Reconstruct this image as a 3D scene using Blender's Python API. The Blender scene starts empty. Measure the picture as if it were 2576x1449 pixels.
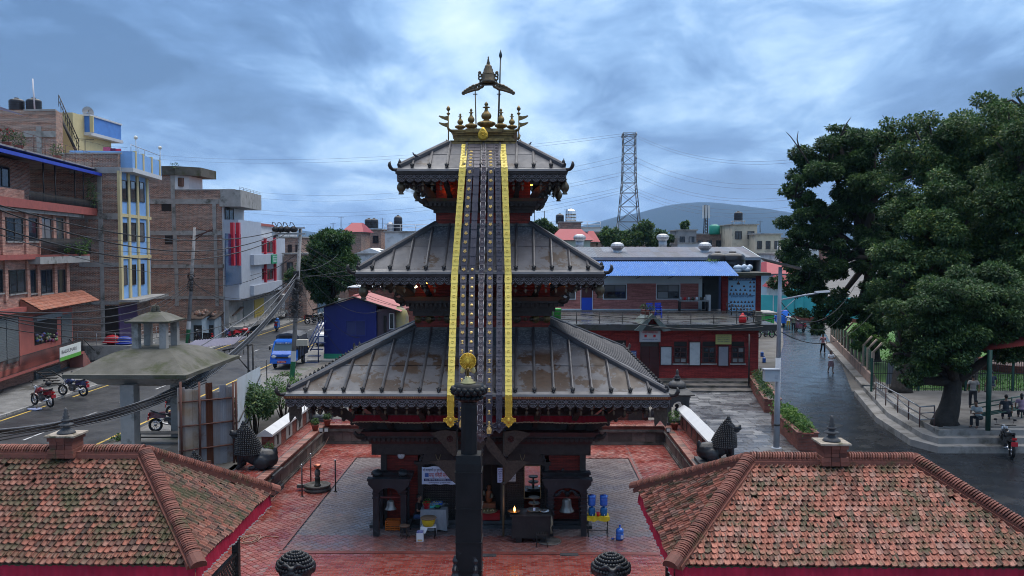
import bpy,bmesh,math,random
import mathutils
from math import cos,sin,pi
from mathutils import Matrix,noise as mnoise
V3=getattr(mathutils,'Vector')
R=math.radians
random.seed(7)
rnd=random.random
def ru(a,b):return a+(b-a)*rnd()
SC=bpy.context.scene
COL=SC.collection
# -- camera
FPX,CXP,CYP=2200.0,1288.0,724.5  # focal length and centre in units of a 2576 px wide picture
PITCH,YAW,HC=math.atan((724.5-622)/FPX),math.atan(31/FPX),10.2
cam=bpy.data.cameras.new("camera"); cam_o=bpy.data.objects.new("camera",cam); COL.objects.link(cam_o)
cam.sensor_width=36.0; cam.lens=FPX/2576*36; cam.clip_end=30000; cam.clip_start=.2
cam_o.location=(0,0,HC); cam_o.rotation_euler=(pi/2-PITCH,0,YAW)
SC.camera=cam_o
# -- sky, sun, exposure
SUN_EL,SUN_AZ=R(74),R(20)
wd=bpy.data.worlds.new("World"); SC.world=wd; wd.use_nodes=True
def sky_nodes():
 nt=wd.node_tree; N=nt.nodes; L=nt.links; N.clear()
 out=N.new('ShaderNodeOutputWorld'); bg=N.new('ShaderNodeBackground'); L.new(bg.outputs[0],out.inputs[0])
 sky=N.new('ShaderNodeTexSky'); sky.sky_type='NISHITA'; sky.sun_disc=False
 sky.sun_elevation=SUN_EL; sky.sun_rotation=SUN_AZ; sky.air_density=1.5; sky.dust_density=2
 tc=N.new('ShaderNodeTexCoord'); sep=N.new('ShaderNodeSeparateXYZ'); L.new(tc.outputs['Generated'],sep.inputs[0])
 def math_(op,a,b=None):
  m=N.new('ShaderNodeMath'); m.operation=op
  for i,v in enumerate((a,b)):
   if v is None:continue
   if isinstance(v,(int,float)):m.inputs[i].default_value=v
   else:L.new(v,m.inputs[i])
  return m.outputs[0]
 h=math_('ADD',math_('MAXIMUM',sep.outputs[2],0.0),0.22)
 cx=math_('DIVIDE',sep.outputs[0],h); cy=math_('DIVIDE',sep.outputs[1],h)
 cmb=N.new('ShaderNodeCombineXYZ'); L.new(cx,cmb.inputs[0]); L.new(cy,cmb.inputs[1])
 def noise(scale,detail,rough,loc,dist=0.0,st=(1,1,1)):
  mp=N.new('ShaderNodeMapping'); mp.inputs[1].default_value=loc; mp.inputs[3].default_value=st; L.new(cmb.outputs[0],mp.inputs[0])
  n=N.new('ShaderNodeTexNoise'); n.inputs['Scale'].default_value=scale; n.inputs['Detail'].default_value=detail
  n.inputs['Roughness'].default_value=rough; n.inputs['Distortion'].default_value=dist; L.new(mp.outputs[0],n.inputs[0]); return n.outputs[0]
 n1=noise(1.15,10,.56,(3.3,1.25,0),.35,(1,.8,1)); n2=noise(.62,3,.5,(7.55,2.1,0),.2)
 n3=noise(3.6,7,.6,(1.2,4.0,0),.5,(1,.6,1))
 s=math_('ADD',math_('ADD',math_('MULTIPLY',n1,.55),math_('MULTIPLY',n2,.42)),math_('MULTIPLY',n3,.27))
 rp=N.new('ShaderNodeValToRGB'); L.new(s,rp.inputs[0]); e=rp.color_ramp.elements
 e[0].position=.49; e[0].color=(.06,.14,.31,1); e[1].position=.775; e[1].color=(.70,.85,.96,1)
 for p,c in((.565,(.12,.24,.48)),(.62,(.23,.40,.68)),(.685,(.46,.65,.88))):
  x=e.new(p); x.color=(*c,1)
 hz=N.new('ShaderNodeValToRGB'); L.new(sep.outputs[2],hz.inputs[0]); a=hz.color_ramp.elements
 a[0].position=0.0; a[0].color=(1,1,1,1); a[1].position=.10; a[1].color=(0,0,0,1)
 mh=N.new('ShaderNodeMix'); mh.data_type='RGBA'; L.new(math_('MULTIPLY',hz.outputs[0],.55),mh.inputs['Factor'])
 L.new(rp.outputs[0],mh.inputs['A']); mh.inputs['B'].default_value=(.30,.46,.73,1)
 up=N.new('ShaderNodeVectorMath'); up.operation='SCALE'; L.new(mh.outputs['Result'],up.inputs[0]); up.inputs['Scale'].default_value=3.1
 mix=N.new('ShaderNodeMix'); mix.data_type='RGBA'; mix.inputs['Factor'].default_value=.94
 L.new(sky.outputs[0],mix.inputs['A']); L.new(up.outputs[0],mix.inputs['B'])
 L.new(mix.outputs['Result'],bg.inputs[0]); bg.inputs[1].default_value=.1
sky_nodes()
sun=bpy.data.lights.new("sun",'SUN'); sun.energy=1.5; sun.angle=R(80); sun.color=(1,.95,.88)
sun_o=bpy.data.objects.new("sun",sun); COL.objects.link(sun_o); sun_o.location=(0,0,60)
sun_o.rotation_euler=(pi/2-SUN_EL,0,pi-SUN_AZ)
SC.view_settings.view_transform='Standard'; SC.view_settings.look='None'
SC.view_settings.exposure=2.0; SC.view_settings.gamma=1.0; SC.view_settings.use_curve_mapping=False
SC.cycles.max_bounces=6; SC.cycles.diffuse_bounces=3; SC.cycles.glossy_bounces=3; SC.cycles.transparent_max_bounces=6
SC.cycles.use_denoising=True; SC.cycles.filter_width=1.0; SC.cycles.volume_bounces=0; SC.cycles.sample_clamp_indirect=4
# -- measuring: a picture point on a known plane
def ray(px,py):
 x=(px-CXP)/FPX; y=-(py-CYP)/FPX
 cp,sp=cos(PITCH),sin(PITCH); dy=cp+y*sp; dz=-sp+y*cp
 c,s=cos(YAW),sin(YAW)
 return V3((x*c-dy*s,x*s+dy*c,dz))
CAM=V3((0,0,HC))
def gp(px,py,z=1.0):
 d=ray(px,py); return CAM+d*((z-HC)/d.z)
def at(px,py,Y):
 d=ray(px,py); return CAM+d*(Y/d.y)
def atx(px,py,X):
 d=ray(px,py); return CAM+d*(X/d.x)
def proj(p):
 x,y,z=p[0],p[1],p[2]-HC
 c,s=cos(YAW),sin(YAW); dx=x*c+y*s; dy=-x*s+y*c
 cp,sp=cos(PITCH),sin(PITCH); w=dy*cp-z*sp; v=dy*sp+z*cp
 return(CXP+FPX*dx/w,CYP-FPX*v/w,w)if w>.1 else(-9999,-9999,w)
 # -- objects
ABS={}
def link(o,parent=None,loc=None):
 COL.objects.link(o)
 if parent is not None:o.parent=parent
 if loc is not None:o.location=loc
 ABS[o]=(ABS[parent]if parent is not None else V3((0,0,0)))+V3(loc if loc is not None else(0,0,0))
 return o
def tag(o,label=None,cat=None,group=None,kind=None):
 if label:o['label']=label
 if cat:o['category']=cat
 if group:o['group']=group
 if kind:o['kind']=kind
 return o
def thing(name,label,cat,loc=(0,0,0),rz=0,group=None):
 o=bpy.data.objects.new(name,None); o.empty_display_size=.2
 link(o,None,V3(loc)); o.rotation_euler=(0,0,rz)
 return tag(o,label,cat,group)
def copy_tree(o,parent=None):
 c=o.copy(); COL.objects.link(c); c.parent=parent; ABS[c]=ABS[o]
 for ch in list(o.children):copy_tree(ch,c)
 return c
class MB:
 def __init__(s):s.v=[]; s.f=[]; s.m=[]; s.sm=[]
 def add(s,vs,fs,mi=0,smooth=False):
  b=len(s.v); s.v.extend([tuple(p)for p in vs])
  for f in fs:s.f.append(tuple(b+i for i in f)); s.m.append(mi); s.sm.append(smooth)
  return s
 def box(s,x0,x1,y0,y1,z0,z1,mi=0):
  if x0>x1:x0,x1=x1,x0
  if y0>y1:y0,y1=y1,y0
  if z0>z1:z0,z1=z1,z0
  return s.add([(x0,y0,z0),(x1,y0,z0),(x1,y1,z0),(x0,y1,z0),(x0,y0,z1),(x1,y0,z1),(x1,y1,z1),(x0,y1,z1)],
  [(0,3,2,1),(4,5,6,7),(0,1,5,4),(1,2,6,5),(2,3,7,6),(3,0,4,7)],mi)
 def obox(s,o,u,n,w,u0,u1,n0,n1,w0,w1,mi=0):
  P=lambda a,b,c:o+u*a+n*b+w*c
  vs=[P(u0,n0,w0),P(u1,n0,w0),P(u1,n1,w0),P(u0,n1,w0),P(u0,n0,w1),P(u1,n0,w1),P(u1,n1,w1),P(u0,n1,w1)]
  return s.add(vs,[(0,3,2,1),(4,5,6,7),(0,1,5,4),(1,2,6,5),(2,3,7,6),(3,0,4,7)],mi)
 def loft(s,rings,cap=True,mi=0,smooth=False,closed=True):
  n=len(rings[0]); vs=[p for r in rings for p in r]; fs=[]
  for i in range(len(rings)-1):
   for j in range(n if closed else n-1):
    k=(j+1)%n; fs.append((i*n+j,i*n+k,(i+1)*n+k,(i+1)*n+j))
  if cap:fs.append(tuple(range(n-1,-1,-1))); fs.append(tuple((len(rings)-1)*n+j for j in range(n)))
  return s.add(vs,fs,mi,smooth)
 def prism(s,pts,d,mi=0,smooth=False):
  a=[V3(p)for p in pts]; d=V3(d); return s.loft([a,[p+d for p in a]],True,mi,smooth)
 def cyl(s,p0,p1,r0,r1=None,n=8,mi=0,cap=True,smooth=True):
  p0,p1=V3(p0),V3(p1); r1=r0 if r1 is None else r1; d=(p1-p0)
  if d.length<1e-6:return s
  d.normalize(); a=d.orthogonal().normalized(); b=d.cross(a)
  rg=lambda p,r:[p+a*(r*cos(2*pi*i/n))+b*(r*sin(2*pi*i/n))for i in range(n)]
  return s.loft([rg(p0,r0),rg(p1,r1)],cap,mi,smooth)
 def tube(s,pts,r,n=6,mi=0,cap=True):
  pts=[V3(p)for p in pts]; rings=[]
  rr=r if isinstance(r,(list,tuple))else[r]*len(pts)
  a=None
  for i,p in enumerate(pts):
   d=(pts[min(i+1,len(pts)-1)]-pts[max(i-1,0)])
   if d.length<1e-9:d=V3((0,0,1))
   d.normalize()
   if a is None:a=d.orthogonal().normalized()
   else:
    a=a-d*a.dot(d); a=a.normalized()if a.length>1e-6 else d.orthogonal().normalized()
   b=d.cross(a); rings.append([p+(a*cos(2*pi*k/n)+b*sin(2*pi*k/n))*rr[i]for k in range(n)])
  return s.loft(rings,cap,mi,True)
 def lathe(s,prof,c=(0,0,0),n=14,mi=0,smooth=True,cap=True,flute=0,sq=False):
  c=V3(c); rings=[]
  for r,z in prof:
   g=[]
   for i in range(n):
    a=2*pi*(i+(.5 if sq else 0))/n; q=r*(1+(flute*(1 if i%2 else-1)))
    if sq:q/=cos(pi/n)
    g.append(c+V3((q*cos(a),q*sin(a),z)))
   rings.append(g)
  return s.loft(rings,cap,mi,smooth)
 def ball(s,c,r,n=10,mi=0,rot=None):
  c=V3(c); r=r if isinstance(r,(tuple,list))else(r,r,r); k=max(4,n//2); rings=[]
  for i in range(k+1):
   t=pi*(i+(.06 if i==0 else-.06 if i==k else 0))/k
   g=[]
   for j in range(n):
    p=2*pi*j/n; q=V3((r[0]*sin(t)*cos(p),r[1]*sin(t)*sin(p),-r[2]*cos(t)))
    g.append(c+(rot@q if rot else q))
   rings.append(g)
  return s.loft(rings,True,mi,True)
 def build(s,name,mats,parent=None,smooth=None,world=True):
  me=bpy.data.meshes.new(name)
  off=ABS[parent]if(world and parent is not None)else V3((0,0,0))
  me.from_pydata([(p[0]-off.x,p[1]-off.y,p[2]-off.z)for p in s.v],[],s.f)
  if not isinstance(mats,(list,tuple)):mats=[mats]
  for m in mats:me.materials.append(m)
  if len(mats)>1:me.polygons.foreach_set('material_index',s.m)
  me.polygons.foreach_set('use_smooth',s.sm if smooth is None else[smooth]*len(s.f))
  me.update()
  return link(bpy.data.objects.new(name,me),parent)
def one(mb,name,mats,label,cat,group=None,base=None,kind=None):
 """a thing of a single mesh, its origin at its base"""
 vs=mb.v
 if base is None:
  base=V3((sum(p[0]for p in vs)/len(vs),sum(p[1]for p in vs)/len(vs),min(p[2]for p in vs)))
 base=V3(base); mb.v=[(p[0]-base.x,p[1]-base.y,p[2]-base.z)for p in vs]
 o=mb.build(name,mats); o.location=base; ABS[o]=base
 return tag(o,label,cat,group,kind)
def struct(mb,name,mats):return tag(mb.build(name,mats),kind='structure')
class Fac:
 """a wall plane: origin, direction u along it, outward normal n; picture points can be measured on it"""
 def __init__(s,p0,p1,flip=False):
  s.o=V3((p0[0],p0[1],0)); d=V3((p1[0],p1[1],0))-s.o; s.w=d.length; s.u=d.normalized()
  s.n=V3((s.u.y,-s.u.x,0)); s.n=-s.n if flip else s.n; s.z=V3((0,0,1))
 def uz(s,px,py):
  d=ray(px,py); t=(s.o-CAM).dot(s.n)/d.dot(s.n); q=CAM+d*t; return((q-s.o).dot(s.u),q.z)
 def P(s,u,z,d=0):return s.o+s.u*u+s.z*z+s.n*d
 def box(s,mb,u0,u1,z0,z1,d0,d1,mi=0):return mb.obox(s.o,s.u,s.n,s.z,u0,u1,d0,d1,z0,z1,mi)
 def px(s,x0,y0,x1,y1):
  a=s.uz(x0,(y0+y1)/2); b=s.uz(x1,(y0+y1)/2); xm=(x0+x1)/2
  return min(a[0],b[0]),max(a[0],b[0]),s.uz(xm,y1)[1],s.uz(xm,y0)[1]
  # -- materials
MC={}
def nodes(name):
 m=bpy.data.materials.new(name); m.use_nodes=True; nt=m.node_tree
 return m,nt,nt.nodes['Principled BSDF']
def c4(c):return(c[0],c[1],c[2],1)
def pos_node(nt,sc=(1,1,1)):
 g=nt.nodes.new('ShaderNodeNewGeometry'); mp=nt.nodes.new('ShaderNodeMapping'); mp.inputs[3].default_value=sc
 nt.links.new(g.outputs['Position'],mp.inputs[0]); return mp.outputs[0]
def noise_node(nt,vec,scale,detail=5,rough=.6,dist=0):
 n=nt.nodes.new('ShaderNodeTexNoise'); n.inputs['Scale'].default_value=scale; n.inputs['Detail'].default_value=detail
 n.inputs['Roughness'].default_value=rough; n.inputs['Distortion'].default_value=dist; nt.links.new(vec,n.inputs[0]); return n.outputs[0]
def ramp(nt,fac,stops):
 r=nt.nodes.new('ShaderNodeValToRGB'); nt.links.new(fac,r.inputs[0]); e=r.color_ramp.elements
 e[0].position,e[0].color=stops[0][0],c4(stops[0][1]); e[1].position,e[1].color=stops[-1][0],c4(stops[-1][1])
 for p,c in stops[1:-1]:
  k=e.new(p); k.color=c4(c)
 return r.outputs[0]
def mixc(nt,fac,a,b,mode='MIX'):
 m=nt.nodes.new('ShaderNodeMix'); m.data_type='RGBA'; m.blend_type=mode
 for k,v in(('Factor',fac),('A',a),('B',b)):
  if isinstance(v,(int,float)):m.inputs[k].default_value=v
  elif isinstance(v,(tuple,list)):m.inputs[k].default_value=c4(v)
  else:nt.links.new(v,m.inputs[k])
 return m.outputs['Result']
def g3(v):return(v,v,v)
def bumpn(nt,bs,h,strength,dist=.02):
 b=nt.nodes.new('ShaderNodeBump'); b.inputs['Strength'].default_value=strength; b.inputs['Distance'].default_value=dist
 nt.links.new(h,b.inputs['Height']); nt.links.new(b.outputs[0],bs.inputs['Normal'])
def mat(name,c1,c2=None,scale=3.0,rough=.7,rough2=None,metal=0.0,bump=0.0,bq=None,dirt=None,ds=.8,dlo=.52,st=(1,1,1),emit=None,coat=0,spec=.3,bdist=.02):
 if name in MC:return MC[name]
 m,nt,bs=nodes(name); MC[name]=m
 bs.inputs['Base Color'].default_value=c4(c1); bs.inputs['Roughness'].default_value=rough; bs.inputs['Metallic'].default_value=metal
 bs.inputs['Specular IOR Level'].default_value=spec
 if coat:bs.inputs['Coat Weight'].default_value=coat
 v=pos_node(nt,st); n=noise_node(nt,v,scale)
 if c2 is None:c2=tuple(x*.72 for x in c1)
 col=ramp(nt,n,[(.32,c1),(.68,c2)])
 if dirt is not None:
  d=noise_node(nt,pos_node(nt,st),ds,8,.68); f=ramp(nt,d,[(dlo,g3(0)),(dlo+.13,g3(1))]); col=mixc(nt,f,col,dirt)
 nt.links.new(col,bs.inputs['Base Color'])
 if rough2 is not None:
  rr=ramp(nt,noise_node(nt,v,scale*.7,6),[(.36,g3(rough)),(.64,g3(rough2))]); nt.links.new(rr,bs.inputs['Roughness'])
 if bump:bumpn(nt,bs,noise_node(nt,v,bq or scale*6,4),bump,bdist)
 if emit:bs.inputs['Emission Color'].default_value=c4(emit[0]); bs.inputs['Emission Strength'].default_value=emit[1]
 return m
def rand_mat(name,stops,rough=.8,dirt=None,ds=2.0,dlo=.5,bump=.3,bq=25,fine=6.0,sheen=None,spec=.4,rough2=None):
 """colour differs from piece to piece (object and mesh island)"""
 if name in MC:return MC[name]
 m,nt,bs=nodes(name); MC[name]=m
 oi=nt.nodes.new('ShaderNodeObjectInfo'); ge=nt.nodes.new('ShaderNodeNewGeometry')
 ad=nt.nodes.new('ShaderNodeMath'); ad.operation='ADD'; nt.links.new(oi.outputs['Random'],ad.inputs[0]); nt.links.new(ge.outputs['Random Per Island'],ad.inputs[1])
 fr=nt.nodes.new('ShaderNodeMath'); fr.operation='FRACT'; nt.links.new(ad.outputs[0],fr.inputs[0])
 col=ramp(nt,fr.outputs[0],stops)
 v=pos_node(nt); n=noise_node(nt,v,fine,6)
 col=mixc(nt,.55,col,ramp(nt,n,[(.3,g3(.45)),(.7,g3(1.0))]),'MULTIPLY')
 if dirt is not None:
  d=noise_node(nt,v,ds,8,.7); f=ramp(nt,d,[(dlo,g3(0)),(dlo+.16,g3(1))]); col=mixc(nt,f,col,dirt)
 nt.links.new(col,bs.inputs['Base Color']); bs.inputs['Roughness'].default_value=rough; bs.inputs['Specular IOR Level'].default_value=spec
 if rough2 is not None:
  nt.links.new(ramp(nt,noise_node(nt,v,.55,7,.65),[(.42,g3(rough)),(.58,g3(rough2))]),bs.inputs['Roughness'])
 if bump:bumpn(nt,bs,noise_node(nt,v,bq,4),bump)
 return m
def brick_mat(name,c1,c2,mortar,bw=.23,bh=.075,ms=.012,dirt=(.12,.10,.09),ds=.35,dlo=.5,rough=.85,bump=.6,spec=.2):
 if name in MC:return MC[name]
 m,nt,bs=nodes(name); MC[name]=m
 g=nt.nodes.new('ShaderNodeNewGeometry'); sp=nt.nodes.new('ShaderNodeSeparateXYZ'); nt.links.new(g.outputs['Position'],sp.inputs[0])
 sn=nt.nodes.new('ShaderNodeSeparateXYZ'); nt.links.new(g.outputs['True Normal'],sn.inputs[0])
 def mth(op,a,b):
  q=nt.nodes.new('ShaderNodeMath'); q.operation=op
  for i,vv in enumerate((a,b)):
   if vv is None:continue
   if isinstance(vv,(int,float)):q.inputs[i].default_value=vv
   else:nt.links.new(vv,q.inputs[i])
  return q.outputs[0]
 ax=mth('ABSOLUTE',sn.outputs[0],None); sel=mth('GREATER_THAN',ax,.7)
 u=mth('ADD',mth('MULTIPLY',sp.outputs[1],sel),mth('MULTIPLY',sp.outputs[0],mth('SUBTRACT',1.0,sel)))
 cb=nt.nodes.new('ShaderNodeCombineXYZ'); nt.links.new(u,cb.inputs[0]); nt.links.new(sp.outputs[2],cb.inputs[1])
 bt=nt.nodes.new('ShaderNodeTexBrick'); nt.links.new(cb.outputs[0],bt.inputs[0])
 bt.inputs['Color1'].default_value=c4(c1); bt.inputs['Color2'].default_value=c4(c2); bt.inputs['Mortar'].default_value=c4(mortar)
 bt.inputs['Scale'].default_value=1; bt.inputs['Mortar Size'].default_value=ms; bt.inputs['Brick Width'].default_value=bw; bt.inputs['Row Height'].default_value=bh
 bt.inputs['Mortar Smooth'].default_value=.3; bt.inputs['Bias'].default_value=0
 v=pos_node(nt); d=noise_node(nt,v,ds,9,.7); col=mixc(nt,ramp(nt,d,[(dlo,g3(0)),(dlo+.22,g3(.8))]),bt.outputs[0],dirt)
 col=mixc(nt,.6,col,ramp(nt,noise_node(nt,v,7,5),[(.3,g3(.6)),(.7,g3(1.1))]),'MULTIPLY')
 col=mixc(nt,.75,col,ramp(nt,noise_node(nt,pos_node(nt,(.55,.55,7)),1.6,4,.7),[(.36,g3(.42)),(.62,g3(1.12))]),'MULTIPLY')
 nt.links.new(col,bs.inputs['Base Color']); bs.inputs['Roughness'].default_value=rough; bs.inputs['Specular IOR Level'].default_value=spec
 bumpn(nt,bs,mth('ADD',mth('MULTIPLY',bt.outputs['Fac'],-1.0),mth('MULTIPLY',noise_node(nt,v,30,3),.3)),bump,.015)
 return m
def glass_mat(name='window_glass',c=(.012,.016,.022),rough=.06,k=1.0):
 if name in MC:return MC[name]
 m,nt,bs=nodes(name); MC[name]=m
 oi=nt.nodes.new('ShaderNodeObjectInfo'); nt.links.new(ramp(nt,oi.outputs['Random'],[(.5,c),(.62,tuple(x+.03*k for x in c)),(.8,tuple(x+.09*k for x in c)),(.93,tuple(x+.2*k for x in c))]),bs.inputs['Base Color'])
 bs.inputs['Roughness'].default_value=rough; bs.inputs['Specular IOR Level'].default_value=.6
 bumpn(nt,bs,noise_node(nt,pos_node(nt),1.3,2),.04,.05)
 return m
def tarp_mat(name,c1,c2,c3,nsc=1.0):return mat(name,c1,c2)
def text(parent,body,loc,size,m,rz=0,rx=90,ext=.003,name='lettering',fit=None):
 """lettering as a mesh, centred on loc; fit = width it is stretched to"""
 cu=bpy.data.curves.new(name,'FONT'); cu.body=body; cu.size=size; cu.extrude=ext; cu.align_x='CENTER'; cu.align_y='CENTER'; cu.resolution_u=2
 tmp=bpy.data.objects.new(name,cu); COL.objects.link(tmp)
 me=bpy.data.meshes.new_from_object(tmp.evaluated_get(bpy.context.evaluated_depsgraph_get())); me.name=name
 COL.objects.unlink(tmp); bpy.data.objects.remove(tmp); bpy.data.curves.remove(cu)
 xs=[v.co.x for v in me.vertices]
 if fit and xs and max(xs)-min(xs)>1e-4:
  k=fit/(max(xs)-min(xs))
  for v in me.vertices:v.co.x*=k
 me.materials.clear(); me.materials.append(m)
 o=bpy.data.objects.new(name,me); link(o,parent)
 off=ABS[parent]if parent is not None else V3((0,0,0))
 o.location=V3(loc)-off; o.rotation_euler=(R(rx),0,rz)
 return o
 # == materials used across
M_ASPH=mat('asphalt',(.009,.010,.013),(.014,.016,.019),1.2,.16,.34,bump=.25,bq=60,dirt=(.022,.024,.028),ds=.25,dlo=.56)
M_ASPH_DRY=mat('asphalt_worn',(.021,.0225,.026),(.03,.032,.036),1.0,.32,.55,bump=.25,bq=60,dirt=(.045,.046,.05),ds=.22,dlo=.55)
M_DIRT=mat('packed_earth',(.12,.11,.10),(.075,.072,.068),.9,.6,.9,bump=.3,bq=12,dirt=(.055,.075,.03),ds=.4,dlo=.6)
M_CONC=mat('concrete',(.30,.295,.285),(.22,.215,.21),1.6,.8,bump=.2,bq=18,dirt=(.07,.072,.06),ds=.9,dlo=.54)
M_CONC_MOSS=mat('mossy_concrete',(.10,.096,.084),(.055,.054,.043),1.1,.85,bump=.35,bq=14,dirt=(.04,.045,.022),ds=.7,dlo=.5)
M_STONE=mat('dark_stone',(.062,.064,.068),(.035,.036,.04),2.5,.4,.65,bump=.3,bq=14)
M_STONE_G=mat('weathered_stone',(.14,.125,.115),(.065,.06,.058),1.8,.7,bump=.3,bq=16,dirt=(.035,.036,.03),ds=.9,dlo=.5)
M_PAVE=rand_mat('red_paver',[(0,(.18,.035,.028)),(.35,(.24,.05,.038)),(.7,(.28,.075,.058)),(1,(.25,.12,.105))],.14,dirt=(.14,.065,.058),ds=.75,dlo=.56,bump=.2,rough2=.6)
M_APRON=rand_mat('grey_paver',[(0,(.125,.092,.092)),(.5,(.15,.118,.118)),(1,(.175,.138,.135))],.26,dirt=(.22,.075,.06),ds=.42,dlo=.56,bump=.15,rough2=.5)
M_BRICKP=rand_mat('front_paver',[(0,(.19,.026,.018)),(.5,(.25,.045,.03)),(1,(.29,.10,.082))],.12,dirt=(.24,.05,.035),ds=1.1,dlo=.5,bump=.2,rough2=.5)
M_WETP=rand_mat('wet_paver',[(0,(.15,.06,.055)),(.5,(.21,.075,.06)),(1,(.25,.105,.09))],.18,dirt=(.13,.10,.10),ds=.6,dlo=.5,bump=.15,rough2=.4)
M_JOINT=mat('paver_joint',(.10,.055,.05),(.17,.12,.115),2.0,.5)
M_SLATE=rand_mat('flagstone',[(0,(.055,.057,.065)),(.3,(.085,.088,.098)),(.75,(.135,.138,.15)),(1,(.21,.21,.215))],.16,dirt=(.05,.042,.036),ds=.4,dlo=.55,bump=.3,rough2=.5)
M_SLATE_J=mat('flagstone_joint',(.035,.033,.032),(.06,.055,.05),1.5,.5)
M_WHITE=mat('white_paint',(.50,.51,.52),(.43,.44,.46),1.5,.5,dirt=(.30,.31,.30),ds=1.5,dlo=.6)
M_TBRICK=brick_mat('temple_brick',(.25,.035,.025),(.16,.027,.022),(.06,.022,.018),.22,.06,.006,dirt=(.05,.02,.018),dlo=.56,rough=.6)
M_WBRICK=brick_mat('wall_brick',(.28,.085,.06),(.20,.06,.045),(.14,.10,.09),.22,.065,.008,dirt=(.09,.06,.05))
M_RBRICK=brick_mat('red_painted_brick',(.40,.045,.04),(.32,.038,.034),(.13,.025,.024),.2,.065,.008,dirt=(.10,.03,.028),dlo=.55,rough=.6)
M_OBRICK=brick_mat('old_brick',(.46,.20,.125),(.20,.10,.075),(.42,.38,.34),.26,.095,.02,dirt=(.22,.19,.17),ds=.22,dlo=.5,rough=.9)
M_PBRICK=brick_mat('pink_brick',(.55,.29,.22),(.42,.20,.15),(.42,.33,.29),.24,.08,.010,dirt=(.20,.12,.10),dlo=.58)
MK=mat('blackened_iron',(.018,.018,.02),(.03,.028,.027),4,.5,bump=.2,bq=30)
M_STEEL=mat('galvanised_steel',(.36,.37,.39),(.28,.29,.31),2.5,.42,metal=.7,dirt=(.2,.17,.15),ds=2,dlo=.62)
M_YLINE=mat('yellow_road_paint',(.55,.36,.06),(.40,.27,.06),2,.6,dirt=(.07,.065,.06),ds=1.6,dlo=.53)
M_WLINE=mat('white_road_paint',(.45,.46,.47),(.3,.3,.31),2,.6,dirt=(.07,.07,.075),ds=1.3,dlo=.46)
Z1=1.0
XL,XR,YB,YF=-10.4,7.27,44.9,2.0  # inner faces of the courtyard's retaining walls
# == ground, roads
g=MB(); OUT=5900
def sheet(mb,x0,x1,y0,y1,z,mi=0):mb.add([(x0,y0,z),(x1,y0,z),(x1,y1,z),(x0,y1,z)],[(0,1,2,3)],mi)
HX0,HX1,HY0,HY1=-12.05,8.75,YF-.3,46.3
sheet(g,-OUT,HX0,-OUT,OUT,Z1); sheet(g,HX1,OUT,-OUT,OUT,Z1); sheet(g,HX0,HX1,HY1,OUT,Z1); sheet(g,HX0,HX1,-OUT,HY0,Z1)
struct(g,'ground',M_DIRT)
def strip(pl,pr,z,name=None,m=None,mb=None):
 b=mb or MB(); n=len(pl); b.add([(p[0],p[1],z)for p in pl]+[(p[0],p[1],z)for p in pr],[(i,n+i,n+i+1,i+1)for i in range(n-1)])
 if mb is None:return struct(b,name,m)
strip([(-28.2,-60),(-28.2,60),(-28.4,110),(-31,190),(-40,400)],[(-19.6,-60),(-19.6,60),(-19.8,110),(-22,190),(-30,400)],Z1+.006,'road',M_ASPH_DRY)
RL=[(11.8,-60),(11.8,20),(11.9,38),(13.4,45),(15.9,54.5),(20.3,70),(24.6,83),(29.5,100),(35,118)]
RR=[(60,-60),(60,20),(40,36.6),(20,44),(21,56),(24.4,67),(27.7,78),(32.6,95),(40,118)]
strip(RL,RR,Z1+.006,'road',M_ASPH)
ml=MB()
for x in(-27.75,-19.95):
 for k in range(60):
  y=-10+k*3
  if rnd()<.93:sheet(ml,x-.07,x+.07,y,y+2.98,Z1+.011)
struct(ml,'road_marking',M_YLINE)
mw=MB()
for k in range(28):
 y=6+k*5.0; sheet(mw,-23.95,-23.83,y,y+2.2,Z1+.011)
struct(mw,'road_marking',M_WLINE)
# left pavement with kerb
kb=MB(); kb.box(-33.5,-28.46,-20,135,Z1-.2,Z1+.115); struct(kb,'pavement',mat('pavement_slab',(.20,.20,.195),(.13,.13,.128),1.4,.55,.85,bump=.3,bq=9,dirt=(.06,.058,.05),ds=.6,dlo=.5))
kb=tag(bpy.data.objects.new('kerb',None),kind='structure'); link(kb)
ks=MB(); ks.box(-28.45,-28.26,0,.96,Z1-.1,Z1+.13); k0=ks.build('kerb_stone',M_CONC,kb)
for i in range(1,70):
 c=k0.copy(); COL.objects.link(c); c.location=(0,20+i*1.0,ru(-.012,.012)); c.parent=kb
 # right pavement of the street: dirt strip with puddle
mp=MB(); strip([(-19.3,30),(-19.2,60),(-19.3,100)],[(-16.4,30),(-16.2,60),(-16.0,100)],Z1+.004,mb=mp); struct(mp,'verge',mat('verge_gravel',(.16,.155,.15),(.10,.098,.095),1.0,.3,.9,bump=.5,bq=10,dirt=(.06,.09,.03),ds=.5,dlo=.58))
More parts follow.
